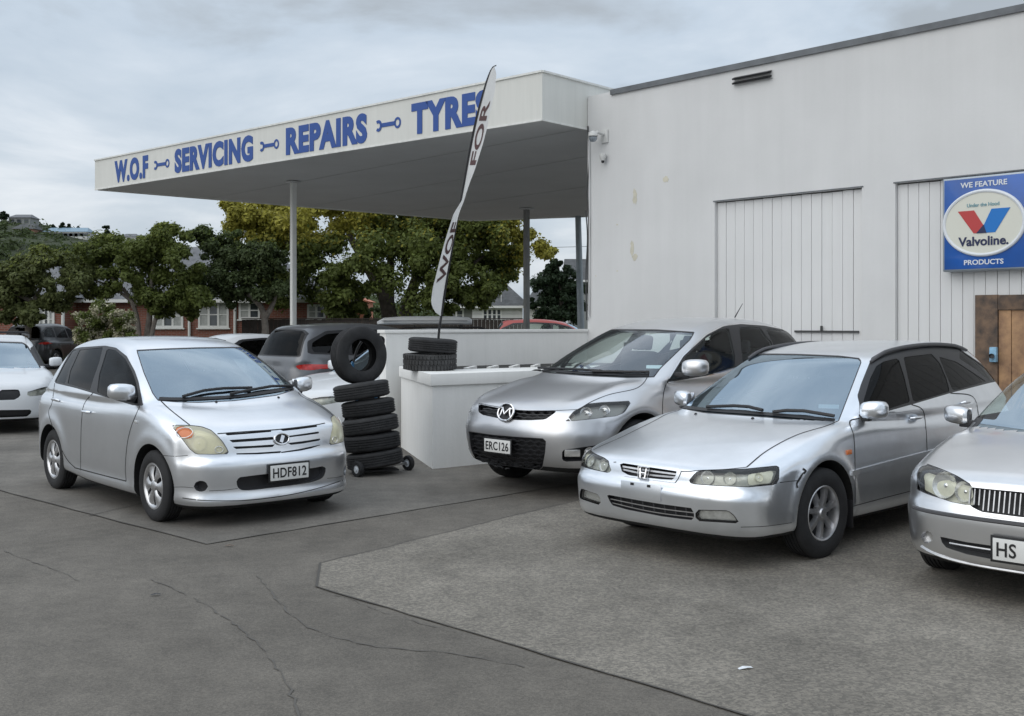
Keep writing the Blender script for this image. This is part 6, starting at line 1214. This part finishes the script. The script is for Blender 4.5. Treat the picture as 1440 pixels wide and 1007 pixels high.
def make_honda():
    sp = dict(wb=2.72, track=1.56, tyre=(.318, .195, .198), k=.10, crown=.045, wrap=.9, roof_crown=.05, kg=.09, ku=.03, green_mid=-1.9, bow=(.30, .10), tumble=(.38, .25, .95),
        side=[(.72, .205), (.84, .21), (.90, .235), (.935, .30), (.950, .38), (.958, .44), (.957, .502), (.938, .528), (.898, .543), (.888, .58), (.876, .632), (.845, .668), (.74, .708), (.5, .772), (.2, .842), (-.1, .90), (-.4, .943), (-.7, .955), (-1.5, .93), (-2.8, .945), (-3.4, .95),
              (-3.68, .93), (-3.76, .82), (-3.82, .65), (-3.83, .45), (-3.76, .30), (-3.5, .26), (-2.7, .24), (-1.5, .20), (-.3, .20)],
        green=[(-.02, .82), (-.18, .90), (-.36, .985), (-.62, 1.115), (-.88, 1.24), (-1.10, 1.345), (-1.3, 1.405), (-1.6, 1.45), (-2.1, 1.49), (-2.6, 1.495), (-2.95, 1.475), (-3.14, 1.44), (-3.34, 1.30), (-3.55, 1.10), (-3.68, .95), (-3.6, .8), (-2, .75), (-.5, .75)],
        plan=[(.955, 0), (.952, .30), (.932, .50), (.885, .665), (.78, .79), (.58, .847), (.3, .868), (0, .874), (-.7, .872), (-1.5, .876), (-2.4, .876), (-3.1, .85), (-3.5, .79), (-3.72, .67), (-3.8, .45), (-3.83, 0)],
        inset=[(0, .06), (.2, .022), (.3, .012), (.42, .005), (.55, .0), (.7, .002), (.8, .010), (.9, .028), (1.0, .06), (1.15, .15), (1.6, .3)],
        belt=[(.6, .70), (-.1, .755), (-.5, .80), (-1.0, .825), (-1.8, .838), (-2.6, .828), (-3.2, .785), (-3.8, .69)],
        flare=[(0, .32, .40, .018, .06), (-2.72, .32, .40, .018, .06)])
    c = Car(sp, 1.596, 8.11, -136.1, 0.03)
    c.root = thing('parked_car', 'silver station wagon with black roof rails, no front plate and a dented front wing', 'car', (c.X, c.Y, 0), c.th, 'silver cars parked on the forecourt')
    J = lambda pts: P6(815, 600, pts); K = lambda pts: P6(960, 630, pts); Mm = lambda pts: P6(940, 470, pts); S = lambda pts: P6(1160, 470, pts, 5.3333); left = lambda q: q[:, 1] > .2
    arches(c, .375)
    dlo = S([(243, 462), (270, 375), (350, 175), (420, 134), (560, 118), (790, 90), (965, 82), (1010, 110), (1150, 205), (1335, 345), (1230, 367), (940, 442), (650, 528), (420, 592), (262, 632), (258, 520)])
    c.region('trim', dlo, smooth=False, mirror=True, box=left)
    for w in ([(290, 500), (340, 330), (385, 240), (440, 205), (552, 178), (600, 330), (640, 508), (430, 575), (300, 600)], [(590, 172), (800, 146), (862, 215), (912, 330), (938, 430), (664, 512)], [(855, 168), (985, 205), (1100, 280), (1212, 355), (960, 425), (912, 310)], [(1012, 118), (1140, 205), (1310, 340), (1240, 355), (1130, 262), (1010, 185)]):
        c.region('window_dark', S(w), allow=('trim',), smooth=False, mirror=True, box=left)
    ws = [(952, 573.5), (990, 547), (1048, 500), (1067, 497), (1120, 497.5), (1180, 500), (1209.7, 503.5), (1211.5, 510), (1195, 553), (1180, 592), (1177, 596), (1131, 592), (1073, 587), (990, 581)]
    c.region('trim', ws, smooth=False, green=True); c.region('windscreen', ws, allow=('trim',), smooth=False, grow=-1.5, green=True)
    hl = K([(32, 302), (110, 200), (200, 184), (540, 173), (790, 148), (818, 164), (812, 292), (772, 312), (560, 332), (300, 322)])
    c.region('lamp_rim', hl, smooth=False, mirror=True, facing=-.3); c.region('lamp', hl, allow=('lamp_rim',), smooth=False, mirror=True, grow=-1.0, facing=-.3)
    c.region('indicator', K([(556, 190), (770, 168), (782, 180), (775, 296), (570, 318), (552, 300)]), allow=('lamp',), smooth=False, mirror=True, facing=-.3)
    gr = J([(340, 306), (830, 380), (798, 450), (700, 446), (560, 432), (420, 412), (362, 378)])
    c.region('grille_rim', gr, smooth=False, grow=4.5, box=lambda q: q[:, 2] > .55); c.region('grille', gr, smooth=False, allow=('grille_rim',))
    it = J([(225, 572), (500, 622), (700, 655), (962, 690), (970, 790), (850, 778), (700, 758), (400, 700), (272, 662)])
    c.region('intake', it, smooth=False)
    fg = J([(978, 700), (1250, 706), (1300, 740), (1355, 818), (978, 796)])
    c.region('fog', fg, smooth=False, mirror=True, facing=-.3); c.region('fog_lens', fg, allow=('fog',), smooth=False, mirror=True, grow=-1.6, facing=-.3)
    bn = [(1178, 592), (1165, 598), (1120, 612), (1077, 635), (1050, 657), (1020, 660), (981.7, 661.7), (966, 663.3), (955, 662.5), (871, 650), (863, 650), (865, 633), (900, 598), (952, 571), (990, 576), (1073, 581), (1131, 586)]
    c.region('bonnet', bn, smooth=False, green=False)
    c.refine(['lamp', 'indicator', 'grille', 'intake', 'fog_lens'], 1); lining(c, -3.6, -.2, .6); wells(c); m = M['silver_honda']
    body_parts(c, m); c.part('bonnet', 'bonnet', m); c.split('window_trim', 'trim', M['rubber_trim'], .001)
    c.part('windscreen', 'windscreen', M['glass_wind'], .003); c.split('side_window', 'window_dark', M['glass_dark'], .004)
    c.split('lamp_surround', 'lamp_rim', M['black_plastic'], .002); c.split('headlight', 'lamp', M['lens'], .001); c.split('lamp_reflector', 'lamp', M['bowl_grey'], .04); c.split('indicator', 'indicator', M['lens'], .001); c.split('indicator_reflector', 'indicator', M['bowl_cream'], .03)
    for mi in (False, True):
        p, n = c.hit(*K([(190, 245)])[0], mi); round_lamp(c, p - n * .03, n, .05, .03, c.root, M['bowl']); p, n = c.hit(*K([(655, 240)])[0], mi); round_lamp(c, p - n * .02, n, .03, .02, c.root, M['bowl_cream'])
        p, n = c.hit(*K([(390, 248)])[0], mi); round_lamp(c, p - n * .03, n, .045, .03, c.root, M['bowl_grey'])
    c.part('grille_surround', 'grille_rim', m, -.006); c.part('grille_backing', 'grille', M['black_plastic'], .04); c.part('intake_backing', 'intake', M['black_plastic'], .05); c.split('fog_lamp_surround', 'fog', M['black_plastic'], .012); c.split('fog_lamp', 'fog_lens', M['lens'], .01); c.split('fog_lamp_reflector', 'fog_lens', M['bowl'], .03)
    skirts(c, [('grille', .04), ('intake', .05)], M['black_plastic'])
    for t, mm in ((.30, 'satin'), (.68, 'satin')):
        c.ribbon('grille_slat', J([(350 + 12 * t, 306 + (380 - 306) * t * .95 + 6), (560, 338 + 95 * t), (825 - 30 * t, 380 + 70 * t)]), M[mm], .012, -.008, (False,))
    for t in (.42, .80): c.ribbon('intake_slat', J([(230 + 42 * t, 575 + 88 * t), (500, 622 + 100 * t), (700, 655 + 104 * t), (965, 690 + 100 * t)]), M['satin'], .007, -.012, (False,))
    for k in range(1, 8): x = 230 + k * 92; c.ribbon('intake_bar', J([(x, 577 + (x - 225) * .155), (x + 10, 665 + (x - 225) * .155)]), M['grey_plastic'], .010, -.03, (False,))
    # emblem: chrome letter shape in a rounded frame
    p, n = c.hit(*J([(548, 392)])[0]); f = frame_on(p + n * .014, n); b = MB(); w, h = .050, .042
    b.tube([(-w, h, 0), (-w * .8, -h, 0), (w * .8, -h, 0), (w, h, 0), (-w, h, 0)], .005, 6); b.tube([(-w * .55, h * .8, .002), (-w * .40, -h * .8, .002)], .0085, 6); b.tube([(w * .55, h * .8, .002), (w * .40, -h * .8, .002)], .0085, 6); b.tube([(-w * .45, 0, .002), (w * .45, 0, .002)], .007, 6); put(b.build('emblem', M['chrome'], None), f, c.root)
    # empty plate mount
    p, n = c.hit(*J([(515, 540)])[0]); b = MB(); b.box((0, 0, .001), (.36, .11, .006)); mt = put(b.build('plate_mount', m, None, bevel=.002), frame_on(p, n), c.root)
    for x in (-.075, .075): b = MB(); b.box((x, .04, .006), (.025, .018, .008)); b.build('plate_screw', M['black_plastic'], mt)
    for ln in ([(1178, 592), (1165, 598), (1120, 612), (1077, 635), (1050, 657)],): c.ribbon('panel_gap', ln, M['gap'])
    c.ribbon('panel_gap', [(1050, 657), (1020, 660), (981.7, 661.7), (966, 663.3), (955, 662.5), (871, 650), (863, 650)], M['gap'], .006, mir=(False,))
    c.ribbon('dent_crack', K([(1012, 178), (1040, 192), (1012, 222), (985, 262), (962, 300), (968, 338)]), M['gap'], .016, .002, (False,)); c.ribbon('dent_crack', K([(985, 290), (1000, 262), (1020, 222)]), M['satin'], .010, .003, (False,))
    c.ribbon('panel_gap', K([(818, 292), (900, 282), (965, 276)]), M['gap'], .005); c.ribbon('panel_gap', K([(490, 668), (700, 660), (920, 630)]), M['gap'], .004)
    for ln in ([(258, 632), (188, 652), (215, 760), (225, 960), (228, 1270)], [(648, 528), (728, 562), (756, 700), (766, 900), (768, 1150)], [(940, 442), (1110, 470), (1150, 600), (1140, 760)]): c.ribbon('panel_gap', S(ln), M['gap'])
    
    for mi in (False, True):
        p, n = c.hits(catmull([(1197, 665.6), (1255, 650), (1320, 632.8), (1370, 620)], False, 12), mi); b = MB()
        for i_ in range(len(p) - 1): b.bar(p[i_] + n[i_] * .004, p[i_ + 1] + n[i_ + 1] * .004, .018, .036)
        b.build('rub_strip', m, c.root)
    c.ribbon('panel_gap', [(1199, 712), (1240, 701), (1283, 690), (1340, 676)], M['gap'], .006)
    for mi in (False, True):
        p, n = c.hit(*S([(178, 885)])[0], mi); b = MB(); b.box((0, 0, .004), (.07, .035, .014)); put(b.build('side_repeater', M['orange'], None, bevel=.006), frame_on(p, n), c.root)
    handle(c, *S([(668, 628)])[0], m); handle(c, *S([(1045, 516)])[0], m)
    door_mirror(c, -.66, .80, 1.0, m, (.13, .17, .135))
    # roof rails
    for sg_ in (1, -1):
        xs_ = np.linspace(-1.22, -3.02, 16); pts = [c.at_top(x, sg_ * .575) + Vector((0, 0, .008 + .016 * min(1, min(k, 15 - k) / 2.0))) for k, x in enumerate(xs_)]
        b = MB(); b.tube(pts, [.012] + [.017] * 14 + [.012], 8); b.build('roof_rail', M['grey_plastic'], c.root)
    c.ribbon('cowl_panel', [(956, 572), (990, 576), (1073, 582), (1131, 587), (1174, 591)], M['black_plastic'], .05, .004, (False,))
    wipers(c, [Mm([(330, 632), (560, 624), (680, 632), (800, 662)]), Mm([(880, 678), (1000, 664), (1150, 668), (1400, 712)])])
    for x, y in ((230, 675), (710, 712)):
        p, n = c.hit(*Mm([(x, y)])[0]); b = MB(); b.lathe([(.001, .012), (.010, .008), (.014, 0)], 'z', 10); put(b.build('washer_jet', M['black_plastic'], None), frame_on(p, n), c.root)
    p, n = c.hit(*Mm([(1352, 605)])[0]); b = MB(); b.box((0, 0, -.006), (.15, .055, .001)); put(b.build('windscreen_sticker', M['sticker'], None), frame_on(p, n), c.root)
    # mud flap behind the front wheel
    for s_ in (1, -1): b = MB(); b.box((-.37, s_ * .80, .27), (.012, .16, .20)); b.build('mud_flap', M['black_plastic'], c.root, bevel=.004)
    interior(c.root, -.68, -1.5, .30, .68, -2.35, .95); four_wheels(c, 'alloy7', R(-3)); return c

def make_nissan():
    sp = dict(wb=2.535, track=1.48, tyre=(.30, .185, .19), k=.12, crown=.05, wrap=.9, roof_crown=.06, kg=.10, ku=.03, green_mid=-1.7, bow=(.32, .25), tumble=(.40, .25, .95),
        side=[(.62, .20), (.74, .20), (.81, .225), (.855, .29), (.870, .37), (.873, .45), (.862, .525), (.835, .565), (.81, .60), (.80, .66), (.775, .715), (.72, .75), (.6, .785), (.35, .84), (.05, .895), (-.2, .935), (-.5, .955), (-1.5, .93), (-2.6, .97), (-3.1, .99), (-3.45, .96),
              (-3.53, .85), (-3.57, .6), (-3.55, .4), (-3.45, .28), (-3.1, .24), (-2.0, .2), (-.5, .19)],
        green=[(.06, .82), (-.10, .90), (-.28, .985), (-.6, 1.15), (-.9, 1.29), (-1.1, 1.355), (-1.35, 1.41), (-1.7, 1.44), (-2.1, 1.425), (-2.4, 1.36), (-2.75, 1.18), (-3.08, 1.0), (-3.0, .8), (-1.5, .75), (-.4, .75)],
        plan=[(.875, 0), (.868, .22), (.84, .42), (.785, .58), (.68, .70), (.5, .785), (.25, .825), (0, .84), (-.7, .842), (-1.6, .846), (-2.5, .84), (-3.1, .80), (-3.4, .70), (-3.53, .5), (-3.57, 0)],
        inset=[(0, .06), (.2, .028), (.3, .02), (.42, .010), (.52, .0), (.57, .012), (.65, .006), (.78, .012), (.9, .035), (1.0, .07), (1.15, .15), (1.6, .3)],
        belt=[(.6, .68), (0, .735), (-.4, .775), (-.9, .80), (-1.7, .805), (-2.4, .785), (-3.1, .70)],
        flare=[(0, .30, .38, .016, .06), (-2.535, .30, .38, .016, .06)])
    c = Car(sp, 3.455, 6.68, -134.0, 0.032)
    c.root = thing('parked_car', 'silver sedan with chrome barred grille at the right edge, partly out of frame', 'car', (c.X, c.Y, 0), c.th, 'silver cars parked on the forecourt')
    T = lambda pts: P6(1270, 640, pts, 5.594); m = M['silver_nissan']
    arches(c, .355)
    c.region('trim', [(-.28, .955), (-.95, 1.30), (-1.2, 1.355), (-1.7, 1.385), (-2.2, 1.36), (-2.75, 1.06), (-2.7, .985), (-1.5, .955)], proj='side', smooth=False, box=lambda q: np.abs(q[:, 1]) > .45)
    for w in ([(-.42, .985), (-.98, 1.28), (-1.25, 1.335), (-1.42, 1.345), (-1.42, .98)], [(-1.5, .98), (-1.5, 1.345), (-1.8, 1.355), (-2.15, 1.335), (-2.32, 1.24), (-2.32, 1.0)], [(-2.37, 1.01), (-2.37, 1.20), (-2.62, 1.07), (-2.62, 1.02)]):
        c.region('window_front', w, proj='side', smooth=False, allow=('trim',))
    c.region('trim', [(0, .88), (.72, .88), (.70, .99), (.62, 1.18), (.555, 1.325), (.50, 1.345), (0, 1.37), (-.1, 1.37), (-.1, .88)], proj='frontm', smooth=False, green=True, box=lambda q: (q[:, 0] > -1.3))
    c.region('windscreen', [(0, .88), (.68, .88), (.665, .99), (.59, 1.18), (.53, 1.31), (.48, 1.325), (0, 1.35), (-.1, 1.35), (-.1, .88)], proj='frontm', smooth=False, allow=('trim',), box=lambda q: q[:, 0] > -1.3)
    c.region('trim', [(-.1, 1.01), (.62, 1.01), (.50, 1.30), (.42, 1.345), (-.1, 1.36)], proj='rearm', smooth=False, green=True, box=lambda q: q[:, 0] < -2.2); c.region('rear_window', [(-.1, 1.03), (.585, 1.03), (.475, 1.285), (.41, 1.33), (-.1, 1.345)], proj='rearm', smooth=False, allow=('trim',), box=lambda q: q[:, 0] < -2.2)
    hl = T([(106, 200), (112, 130), (132, 92), (190, 75), (300, 118), (420, 170), (540, 230), (552, 300), (567, 390), (540, 402), (380, 370), (200, 312), (106, 272)])
    c.region('lamp_rim', hl, smooth=False, mirror=True, facing=-.3); c.region('lamp', hl, allow=('lamp_rim',), smooth=False, mirror=True, grow=-.8, facing=-.3)
    gr = [(-.1, .545), (.20, .548), (.265, .57), (.300, .61), (.315, .665), (.295, .68), (-.1, .685)]
    c.region('grille_rim', gr, proj='frontm', grow=.018, smooth=False); c.region('grille', gr, proj='frontm', smooth=False, allow=('grille_rim',))
    c.region('intake', T([(285, 640), (500, 685), (760, 722), (1200, 760), (1290, 775), (1230, 850), (1000, 860), (760, 832), (500, 780), (320, 722)]), smooth=False)
    c.region('fog', T([(188 + 50 * math.cos(a), 645 + 50 * math.sin(a)) for a in np.linspace(0, 6.28, 14, False)]), mirror=True)
    c.region('bonnet', [(.80, -.1), (.795, .25), (.77, .42), (.70, .52), (.60, .60), (.35, .66), (0, .70), (-.15, .72), (-.22, .60), (-.12, .3), (-.08, -.1)], proj='topm', smooth=False, green=False)
    c.refine(['lamp', 'grille', 'fog'], 1); lining(c, -3.0, -.1, .6); wells(c)
    body_parts(c, m); c.part('bonnet', 'bonnet', m); c.split('window_trim', 'trim', M['rubber_trim'], .001); c.part('windscreen', 'windscreen', M['glass_wind'], .003); c.part('rear_window', 'rear_window', M['glass_dark'], .003); c.split('side_window', 'window_front', M['glass_clear'], .004)
    c.split('lamp_surround', 'lamp_rim', M['grey_plastic'], .002); c.split('headlight', 'lamp', M['lens'], .001); c.split('lamp_reflector', 'lamp', M['bowl_cream'], .05); c.part('grille_surround', 'grille_rim', M['chrome'], -.006); c.part('grille_backing', 'grille', M['black_plastic'], .04); c.part('intake_backing', 'intake', M['black_plastic'], .05); c.split('fog_lamp', 'fog', M['bowl'], .03)
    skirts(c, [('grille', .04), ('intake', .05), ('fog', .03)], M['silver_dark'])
    for mi in (False, True):
        for x, y, r in ((300, 225, .082), (460, 285, .062)):
            p, n = c.hit(*T([(x, y)])[0], mi); n2 = Vector((1, .2 * (1 if p.y > 0 else -1), .1)).normalized(); round_lamp(c, p - n * .03, (n + n2).normalized(), r, .05, c.root, M['bowl'])
    k = -.28
    while k < .29:
        zl, zh = (.56 if abs(k) < .22 else .585), .676; p0, n0 = c.at_front(k, zl); p1, n1 = c.at_front(k, zh); b = MB(); b.bar(p0 - n0 * .006, p1 - n1 * .006, .007, .016, n0); b.build("grille_bar", M["alloy"], c.root); k += .029
    for ys, z in ((1, .515),):
        pts = []
        for a in np.linspace(-.66, .66, 25): p, n = c.at_front(a, .508); pts.append(p + n * .001)
        b = MB(); b.tube(pts, .013, 6); b.build('bumper_strip', M['grey_plastic'], c.root)
    pts = [c.at_front(a, .225 + .05 * (a / .6) ** 4)[0] for a in np.linspace(-.60, .60, 25)]; b = MB(); b.tube(pts, .010, 6); b.build('bumper_lip_strip', M['satin'], c.root)
    for zz in (.275, .335): pts = [c.at_front(a, zz)[0] - Vector((.02, 0, 0)) for a in np.linspace(-.40, .40, 15)]; b = MB(); b.tube(pts, .006, 6); b.build('intake_slat', M['satin'], c.root)
    p, n = c.at_front(.06, .355); n = Vector((1, 0, 0)); number_plate(c.root, frame_on(p + n * .03, n), 'HS')
    c.ribbon('panel_gap', T([(190, 72), (300, 112), (420, 165), (545, 238), (590, 243)]), M['gap'], .007, mir=(False, True))
    for xx in (-.42, -1.46, -2.4):
        pts = [c.at_side(xx - (.1 * (.9 - z) if xx < -2 else 0), z)[0] for z in np.linspace(.24, .93, 14)]
        for sg in (1, -1): b = MB(); b.tube([Vector((p.x, p.y * sg, p.z)) for p in pts], .004, 4); b.build('panel_gap', M['gap'], c.root)
    door_mirror(c, -.52, .78, .99, m, (.14, .19, .13)); interior(c.root, -.62, -1.42, .30, .66, -2.2, .95); four_wheels(c, 'hubcap')
    return c
# ---- cars further back: same builder, coarser skin, outlines given in car metres
BG = {
 'suv': dict(wb=2.68, track=1.56, tyre=(.345, .22, .225), k=.14, crown=.05, wrap=.9, roof_crown=.05, kg=.10, ku=.04, green_mid=-1.9, bow=(.32, .14), tumble=(.32, .25, 1.05), rear_x=-3.5,
   side=[(.6, .24), (.78, .26), (.88, .36), (.90, .5), (.88, .65), (.83, .78), (.6, .90), (.2, .99), (-.3, 1.06), (-1.2, 1.05), (-2.6, 1.08), (-3.3, 1.1), (-3.55, 1.02), (-3.62, .8), (-3.62, .5), (-3.5, .34), (-2.7, .27), (-.5, .24)],
   green=[(.05, .95), (-.25, 1.10), (-.7, 1.33), (-1.1, 1.52), (-1.5, 1.61), (-2.1, 1.66), (-2.8, 1.64), (-3.2, 1.60), (-3.32, 1.52), (-3.48, 1.2), (-3.55, 1.0), (-3.3, .8), (-.5, .8)],
   plan=[(.90, 0), (.89, .3), (.82, .55), (.68, .74), (.4, .85), (0, .885), (-1.5, .9), (-2.7, .89), (-3.3, .82), (-3.55, .62), (-3.62, 0)],
   inset=[(0, .08), (.3, .03), (.6, .004), (.8, .0), (.95, .02), (1.1, .06), (1.7, .3)], belt=[(.5, .74), (-.3, .80), (-1.5, .84), (-2.6, .83), (-3.5, .74)], flare=[(0, .35, .43, .02, .08), (-2.68, .35, .43, .02, .08)],
   dlo=[(-.50, 1.08), (-1.1, 1.42), (-1.5, 1.52), (-2.2, 1.56), (-2.9, 1.53), (-3.28, 1.36), (-3.32, 1.16), (-2.0, 1.10)], wins=[[(-.70, 1.12), (-1.15, 1.40), (-1.5, 1.48), (-1.62, 1.50), (-1.62, 1.11)], [(-1.70, 1.12), (-1.70, 1.51), (-2.2, 1.52), (-2.45, 1.515), (-2.52, 1.14)], [(-2.60, 1.15), (-2.54, 1.50), (-2.9, 1.48), (-3.2, 1.34), (-3.24, 1.19)]],
   ws=[(-.1, .98), (.72, .98), (.68, 1.12), (.58, 1.44), (.52, 1.49), (-.1, 1.53)], rw=[(-.1, 1.13), (.66, 1.13), (.56, 1.48), (.48, 1.53), (-.1, 1.55)], lamp=[(.50, .70), (.55, .64), (.86, .68), (.9, .84), (.80, .88), (.58, .80)], tail=[(.60, .94), (.70, .91), (.80, .90), (.86, .92), (.87, .98), (.76, 1.00), (.66, .98)], gr=[(-.1, .60), (.36, .61), (.42, .70), (-.1, .72)], it=[(-.1, .36), (.5, .36), (.56, .46), (-.1, .48)]),
 'sedan': dict(wb=2.85, track=1.60, tyre=(.33, .22, .225), k=.12, crown=.05, wrap=.9, roof_crown=.05, kg=.09, ku=.03, green_mid=-1.8, bow=(.32, .2), tumble=(.40, .25, .96), rear_x=-3.2,
   side=[(.6, .2), (.76, .21), (.83, .30), (.85, .42), (.84, .54), (.80, .66), (.72, .74), (.5, .81), (.1, .89), (-.4, .95), (-1.5, .94), (-2.8, .98), (-3.4, 1.0), (-3.8, .96), (-3.9, .8), (-3.93, .5), (-3.8, .3), (-2.8, .23), (-.5, .2)],
   green=[(-.10, .82), (-.35, .96), (-.75, 1.15), (-1.1, 1.32), (-1.5, 1.42), (-2.0, 1.46), (-2.5, 1.43), (-2.95, 1.27), (-3.4, 1.02), (-3.3, .8), (-.6, .75)],
   plan=[(.85, 0), (.84, .3), (.78, .55), (.62, .74), (.35, .86), (0, .905), (-1.5, .92), (-2.8, .91), (-3.5, .85), (-3.8, .68), (-3.93, 0)],
   inset=[(0, .06), (.25, .025), (.5, .004), (.7, .0), (.85, .02), (1.0, .07), (1.6, .3)], belt=[(.5, .74), (-.3, .80), (-1.5, .85), (-2.6, .83), (-3.4, .72)], flare=[(0, .33, .42, .02, .07), (-2.85, .33, .42, .02, .07)],
   dlo=[(-.55, .96), (-1.1, 1.25), (-1.5, 1.345), (-2.0, 1.385), (-2.5, 1.355), (-3.0, 1.08), (-2.9, 1.0)], wins=[[(-.75, .99), (-1.15, 1.22), (-1.5, 1.31), (-1.7, 1.33), (-1.7, .99)], [(-1.78, .99), (-1.78, 1.335), (-2.1, 1.345), (-2.45, 1.32), (-2.7, 1.18), (-2.7, 1.02)]],
   ws=[(-.1, .86), (.74, .86), (.70, .98), (.56, 1.28), (.50, 1.32), (-.1, 1.35)], rw=[(-.1, 1.03), (.62, 1.03), (.50, 1.32), (-.1, 1.37)], lamp=[(.42, .62), (.46, .56), (.70, .57), (.86, .62), (.88, .70), (.66, .68)], tail=[(.55, .84), (.84, .82), (.86, .90), (.6, .90)], gr=[(.04, .52), (.30, .52), (.36, .58), (.34, .67), (.06, .67)], it=[(-.1, .26), (.46, .26), (.55, .36), (-.1, .38)]),
}
def bg_car(kind, X, Y, heading, m, label, cat='car', dark=True, h=.055, scale_z=1.0, style='alloy5', group='cars parked around the yard', name='parked_car', kidney=True):
    sp = BG[kind] if kidney else dict(BG[kind], gr=[(-.1, .60), (.36, .61), (.42, .66), (-.1, .67)]); c = Car(sp, X, Y, heading, h); c.root = thing(name, label, cat, (X, Y, 0), c.th, group); arches(c, sp['tyre'][0] + .06)
    c.region('trim', sp['dlo'], proj='side', smooth=False, box=lambda q: np.abs(q[:, 1]) > .45)
    for w in sp['wins']: c.region('window_front', w, proj='side', smooth=False, allow=('trim',))
    f = lambda q: q[:, 0] > -1.5; r = lambda q: q[:, 0] < -2.4
    c.region('trim', sp['ws'], proj='frontm', smooth=False, green=True, box=f, grow=.02); c.region('windscreen', sp['ws'], proj='frontm', smooth=False, allow=('trim',), box=f)
    c.region('trim', sp['rw'], proj='rearm', smooth=False, green=True, box=r, grow=.02); c.region('rear_window', sp['rw'], proj='rearm', smooth=False, allow=('trim',), box=r)
    c.region('lamp', sp['lamp'], proj='frontm', smooth=False, box=lambda q: q[:, 0] > .2); c.region('tail', sp['tail'], proj='rearm', smooth=False, box=lambda q: q[:, 0] < -2.9)
    c.region('grille', sp['gr'], proj='frontm', smooth=False); c.region('intake', sp['it'], proj='frontm', smooth=False); c.refine(['lamp', 'tail'], 1)
    body_parts(c, m); lining(c, -3.4, 0, .75); wells(c); c.split('window_trim', 'trim', M['rubber_trim'], .001); c.part('windscreen', 'windscreen', M['glass_wind'], .003); c.part('rear_window', 'rear_window', M['glass_dark'] if dark else M['glass_wind_clear'], .003)
    c.split('side_window', 'window_front', M['glass_dark'] if dark else M['glass_clear'], .003); c.split('headlight', 'lamp', M['lens'], .001); c.split('lamp_reflector', 'lamp', M['bowl_grey'], .04); c.split('tail_lamp', 'tail', M['red_lens'], -.003)
    c.split('grille', 'grille', M['black_plastic'], .02); c.part('intake', 'intake', M['black_plastic'], .03)
    for xx in (-.6, sp['wins'][1][0][0] + .04, -2.5):
        pts = [c.at_side(xx, z)[0] for z in np.linspace(.3, .95, 9)]
        for sg in (1, -1): b = MB(); b.tube([Vector((p.x, p.y * sg, p.z)) for p in pts], .005, 4); b.build('panel_gap', M['gap'], c.root)
    zb = sp['tumble'][2]; door_mirror(c, -.62 if kind == 'suv' else -.7, max(p[1] for p in sp['plan']) - .05, zb + .06, m, (.13, .2, .15)); four_wheels(c, style)
    for xx in (-1.55, -2.45):
        for sg in (1, -1):
            p, n = c.at_side(xx, zb - .17, sg); b = MB(); b.tube([p + Vector((-.08, 0, 0)) + n * .005, p + n * .035, p + Vector((.08, 0, 0)) + n * .005], .012, 6); b.build('door_handle', m, c.root)
    interior(c.root, -.55, -1.45, .35, .68, -2.3, zb); return c
def roof_bars(c, m, z):
    for x in (-1.5, -2.5): b = MB(); b.tube([(x, -.62, z - .06), (x, -.6, z), (x, .6, z), (x, .62, z - .06)], .016, 8); b.build('roof_bar', m, c.root)
    for s_ in (1, -1): b = MB(); b.tube([(-1.2, s_ * .6, z - .10), (-1.3, s_ * .6, z - .04), (-2.9, s_ * .6, z - .04), (-3.05, s_ * .6, z - .10)], .016, 8); b.build('roof_rail', m, c.root)
def make_bg_cars():
    c = bg_car('sedan', -8.0, 16.4, -62, M['white_paint'], 'white estate car with roof rails, behind the hatchback at the left edge', dark=True); roof_bars(c, M['black_plastic'], 1.50)
    bg_car('suv', -17.2, 41.4, 86, M['dark_paint'], 'black wagon parked before the brick house window, at the far left', h=.07)
    bg_car('sedan', -2.55, 15.0, -135, M['white_paint'], 'low white car nosing out behind the leaning tyre stack', kidney=False)
    bg_car('suv', -1.3, 19.9, 42, M['grey_paint'], 'grey hatchback seen from behind with a red tail lamp, right of the silver hatchback roof', dark=True)
    bg_car('sedan', -3.6, 21.9, 42, M['white_paint'], 'white car whose roof just shows between the silver hatchback and the grey hatchback', h=.07, kidney=False)
    c = bg_car('sedan', -3.85, 24.5, -175, M['white_paint'], 'white wagon carrying a roof box, behind the white yard wall', h=.07, kidney=False); roof_bars(c, M['black_plastic'], 1.50); c.root.scale = (1.07, 1.07, 1.07)
    # roof box: rests on the bars, a thing of its own
    rb = thing('roof_box', 'pale grey roof box on top of the white wagon behind the wall', 'roof box', (c.X, c.Y, 1.63), c.th); rb.scale = (1, 1, .68); b = MB(); vs = []; fs = []; n = 12
    secs = [(-.75, .10, .10), (-.9, .36, .22), (-1.3, .42, .27), (-2.0, .43, .28), (-2.6, .42, .27), (-2.85, .38, .24), (-2.92, .30, .18)]
    for x, w, hh in secs:
        for k in range(n): a = 2 * math.pi * k / n; ca, sa = math.cos(a), math.sin(a); vs.append((x, w * math.copysign(abs(ca) ** .5, ca), hh * .5 + hh * .5 * math.copysign(abs(sa) ** .6, sa)))
    for i in range(len(secs) - 1):
        for k in range(n): fs.append((i * n + k, i * n + (k + 1) % n, (i + 1) * n + (k + 1) % n, (i + 1) * n + k))
    fs += [tuple(range(n)), tuple(range((len(secs) - 1) * n, len(secs) * n))]; b.add(vs, fs, True); b.build('box_shell', mat('roof_box_plastic', (.78, .79, .79), .45), rb)
    b = MB(); b.span((-2.80, -.432, .118), (-.86, .435, .128)); b.build('lid_seam', M['grey_plastic'], rb)
    bg_car('suv', 3.2, 38.0, 0, M['red_paint'], 'red station wagon beyond the white wall, beside the grey canopy post', h=.07, dark=False).root.scale = (1.09, 1.09, 1.09)
make_ist(); make_cx7(); make_honda(); make_nissan(); make_bg_cars()
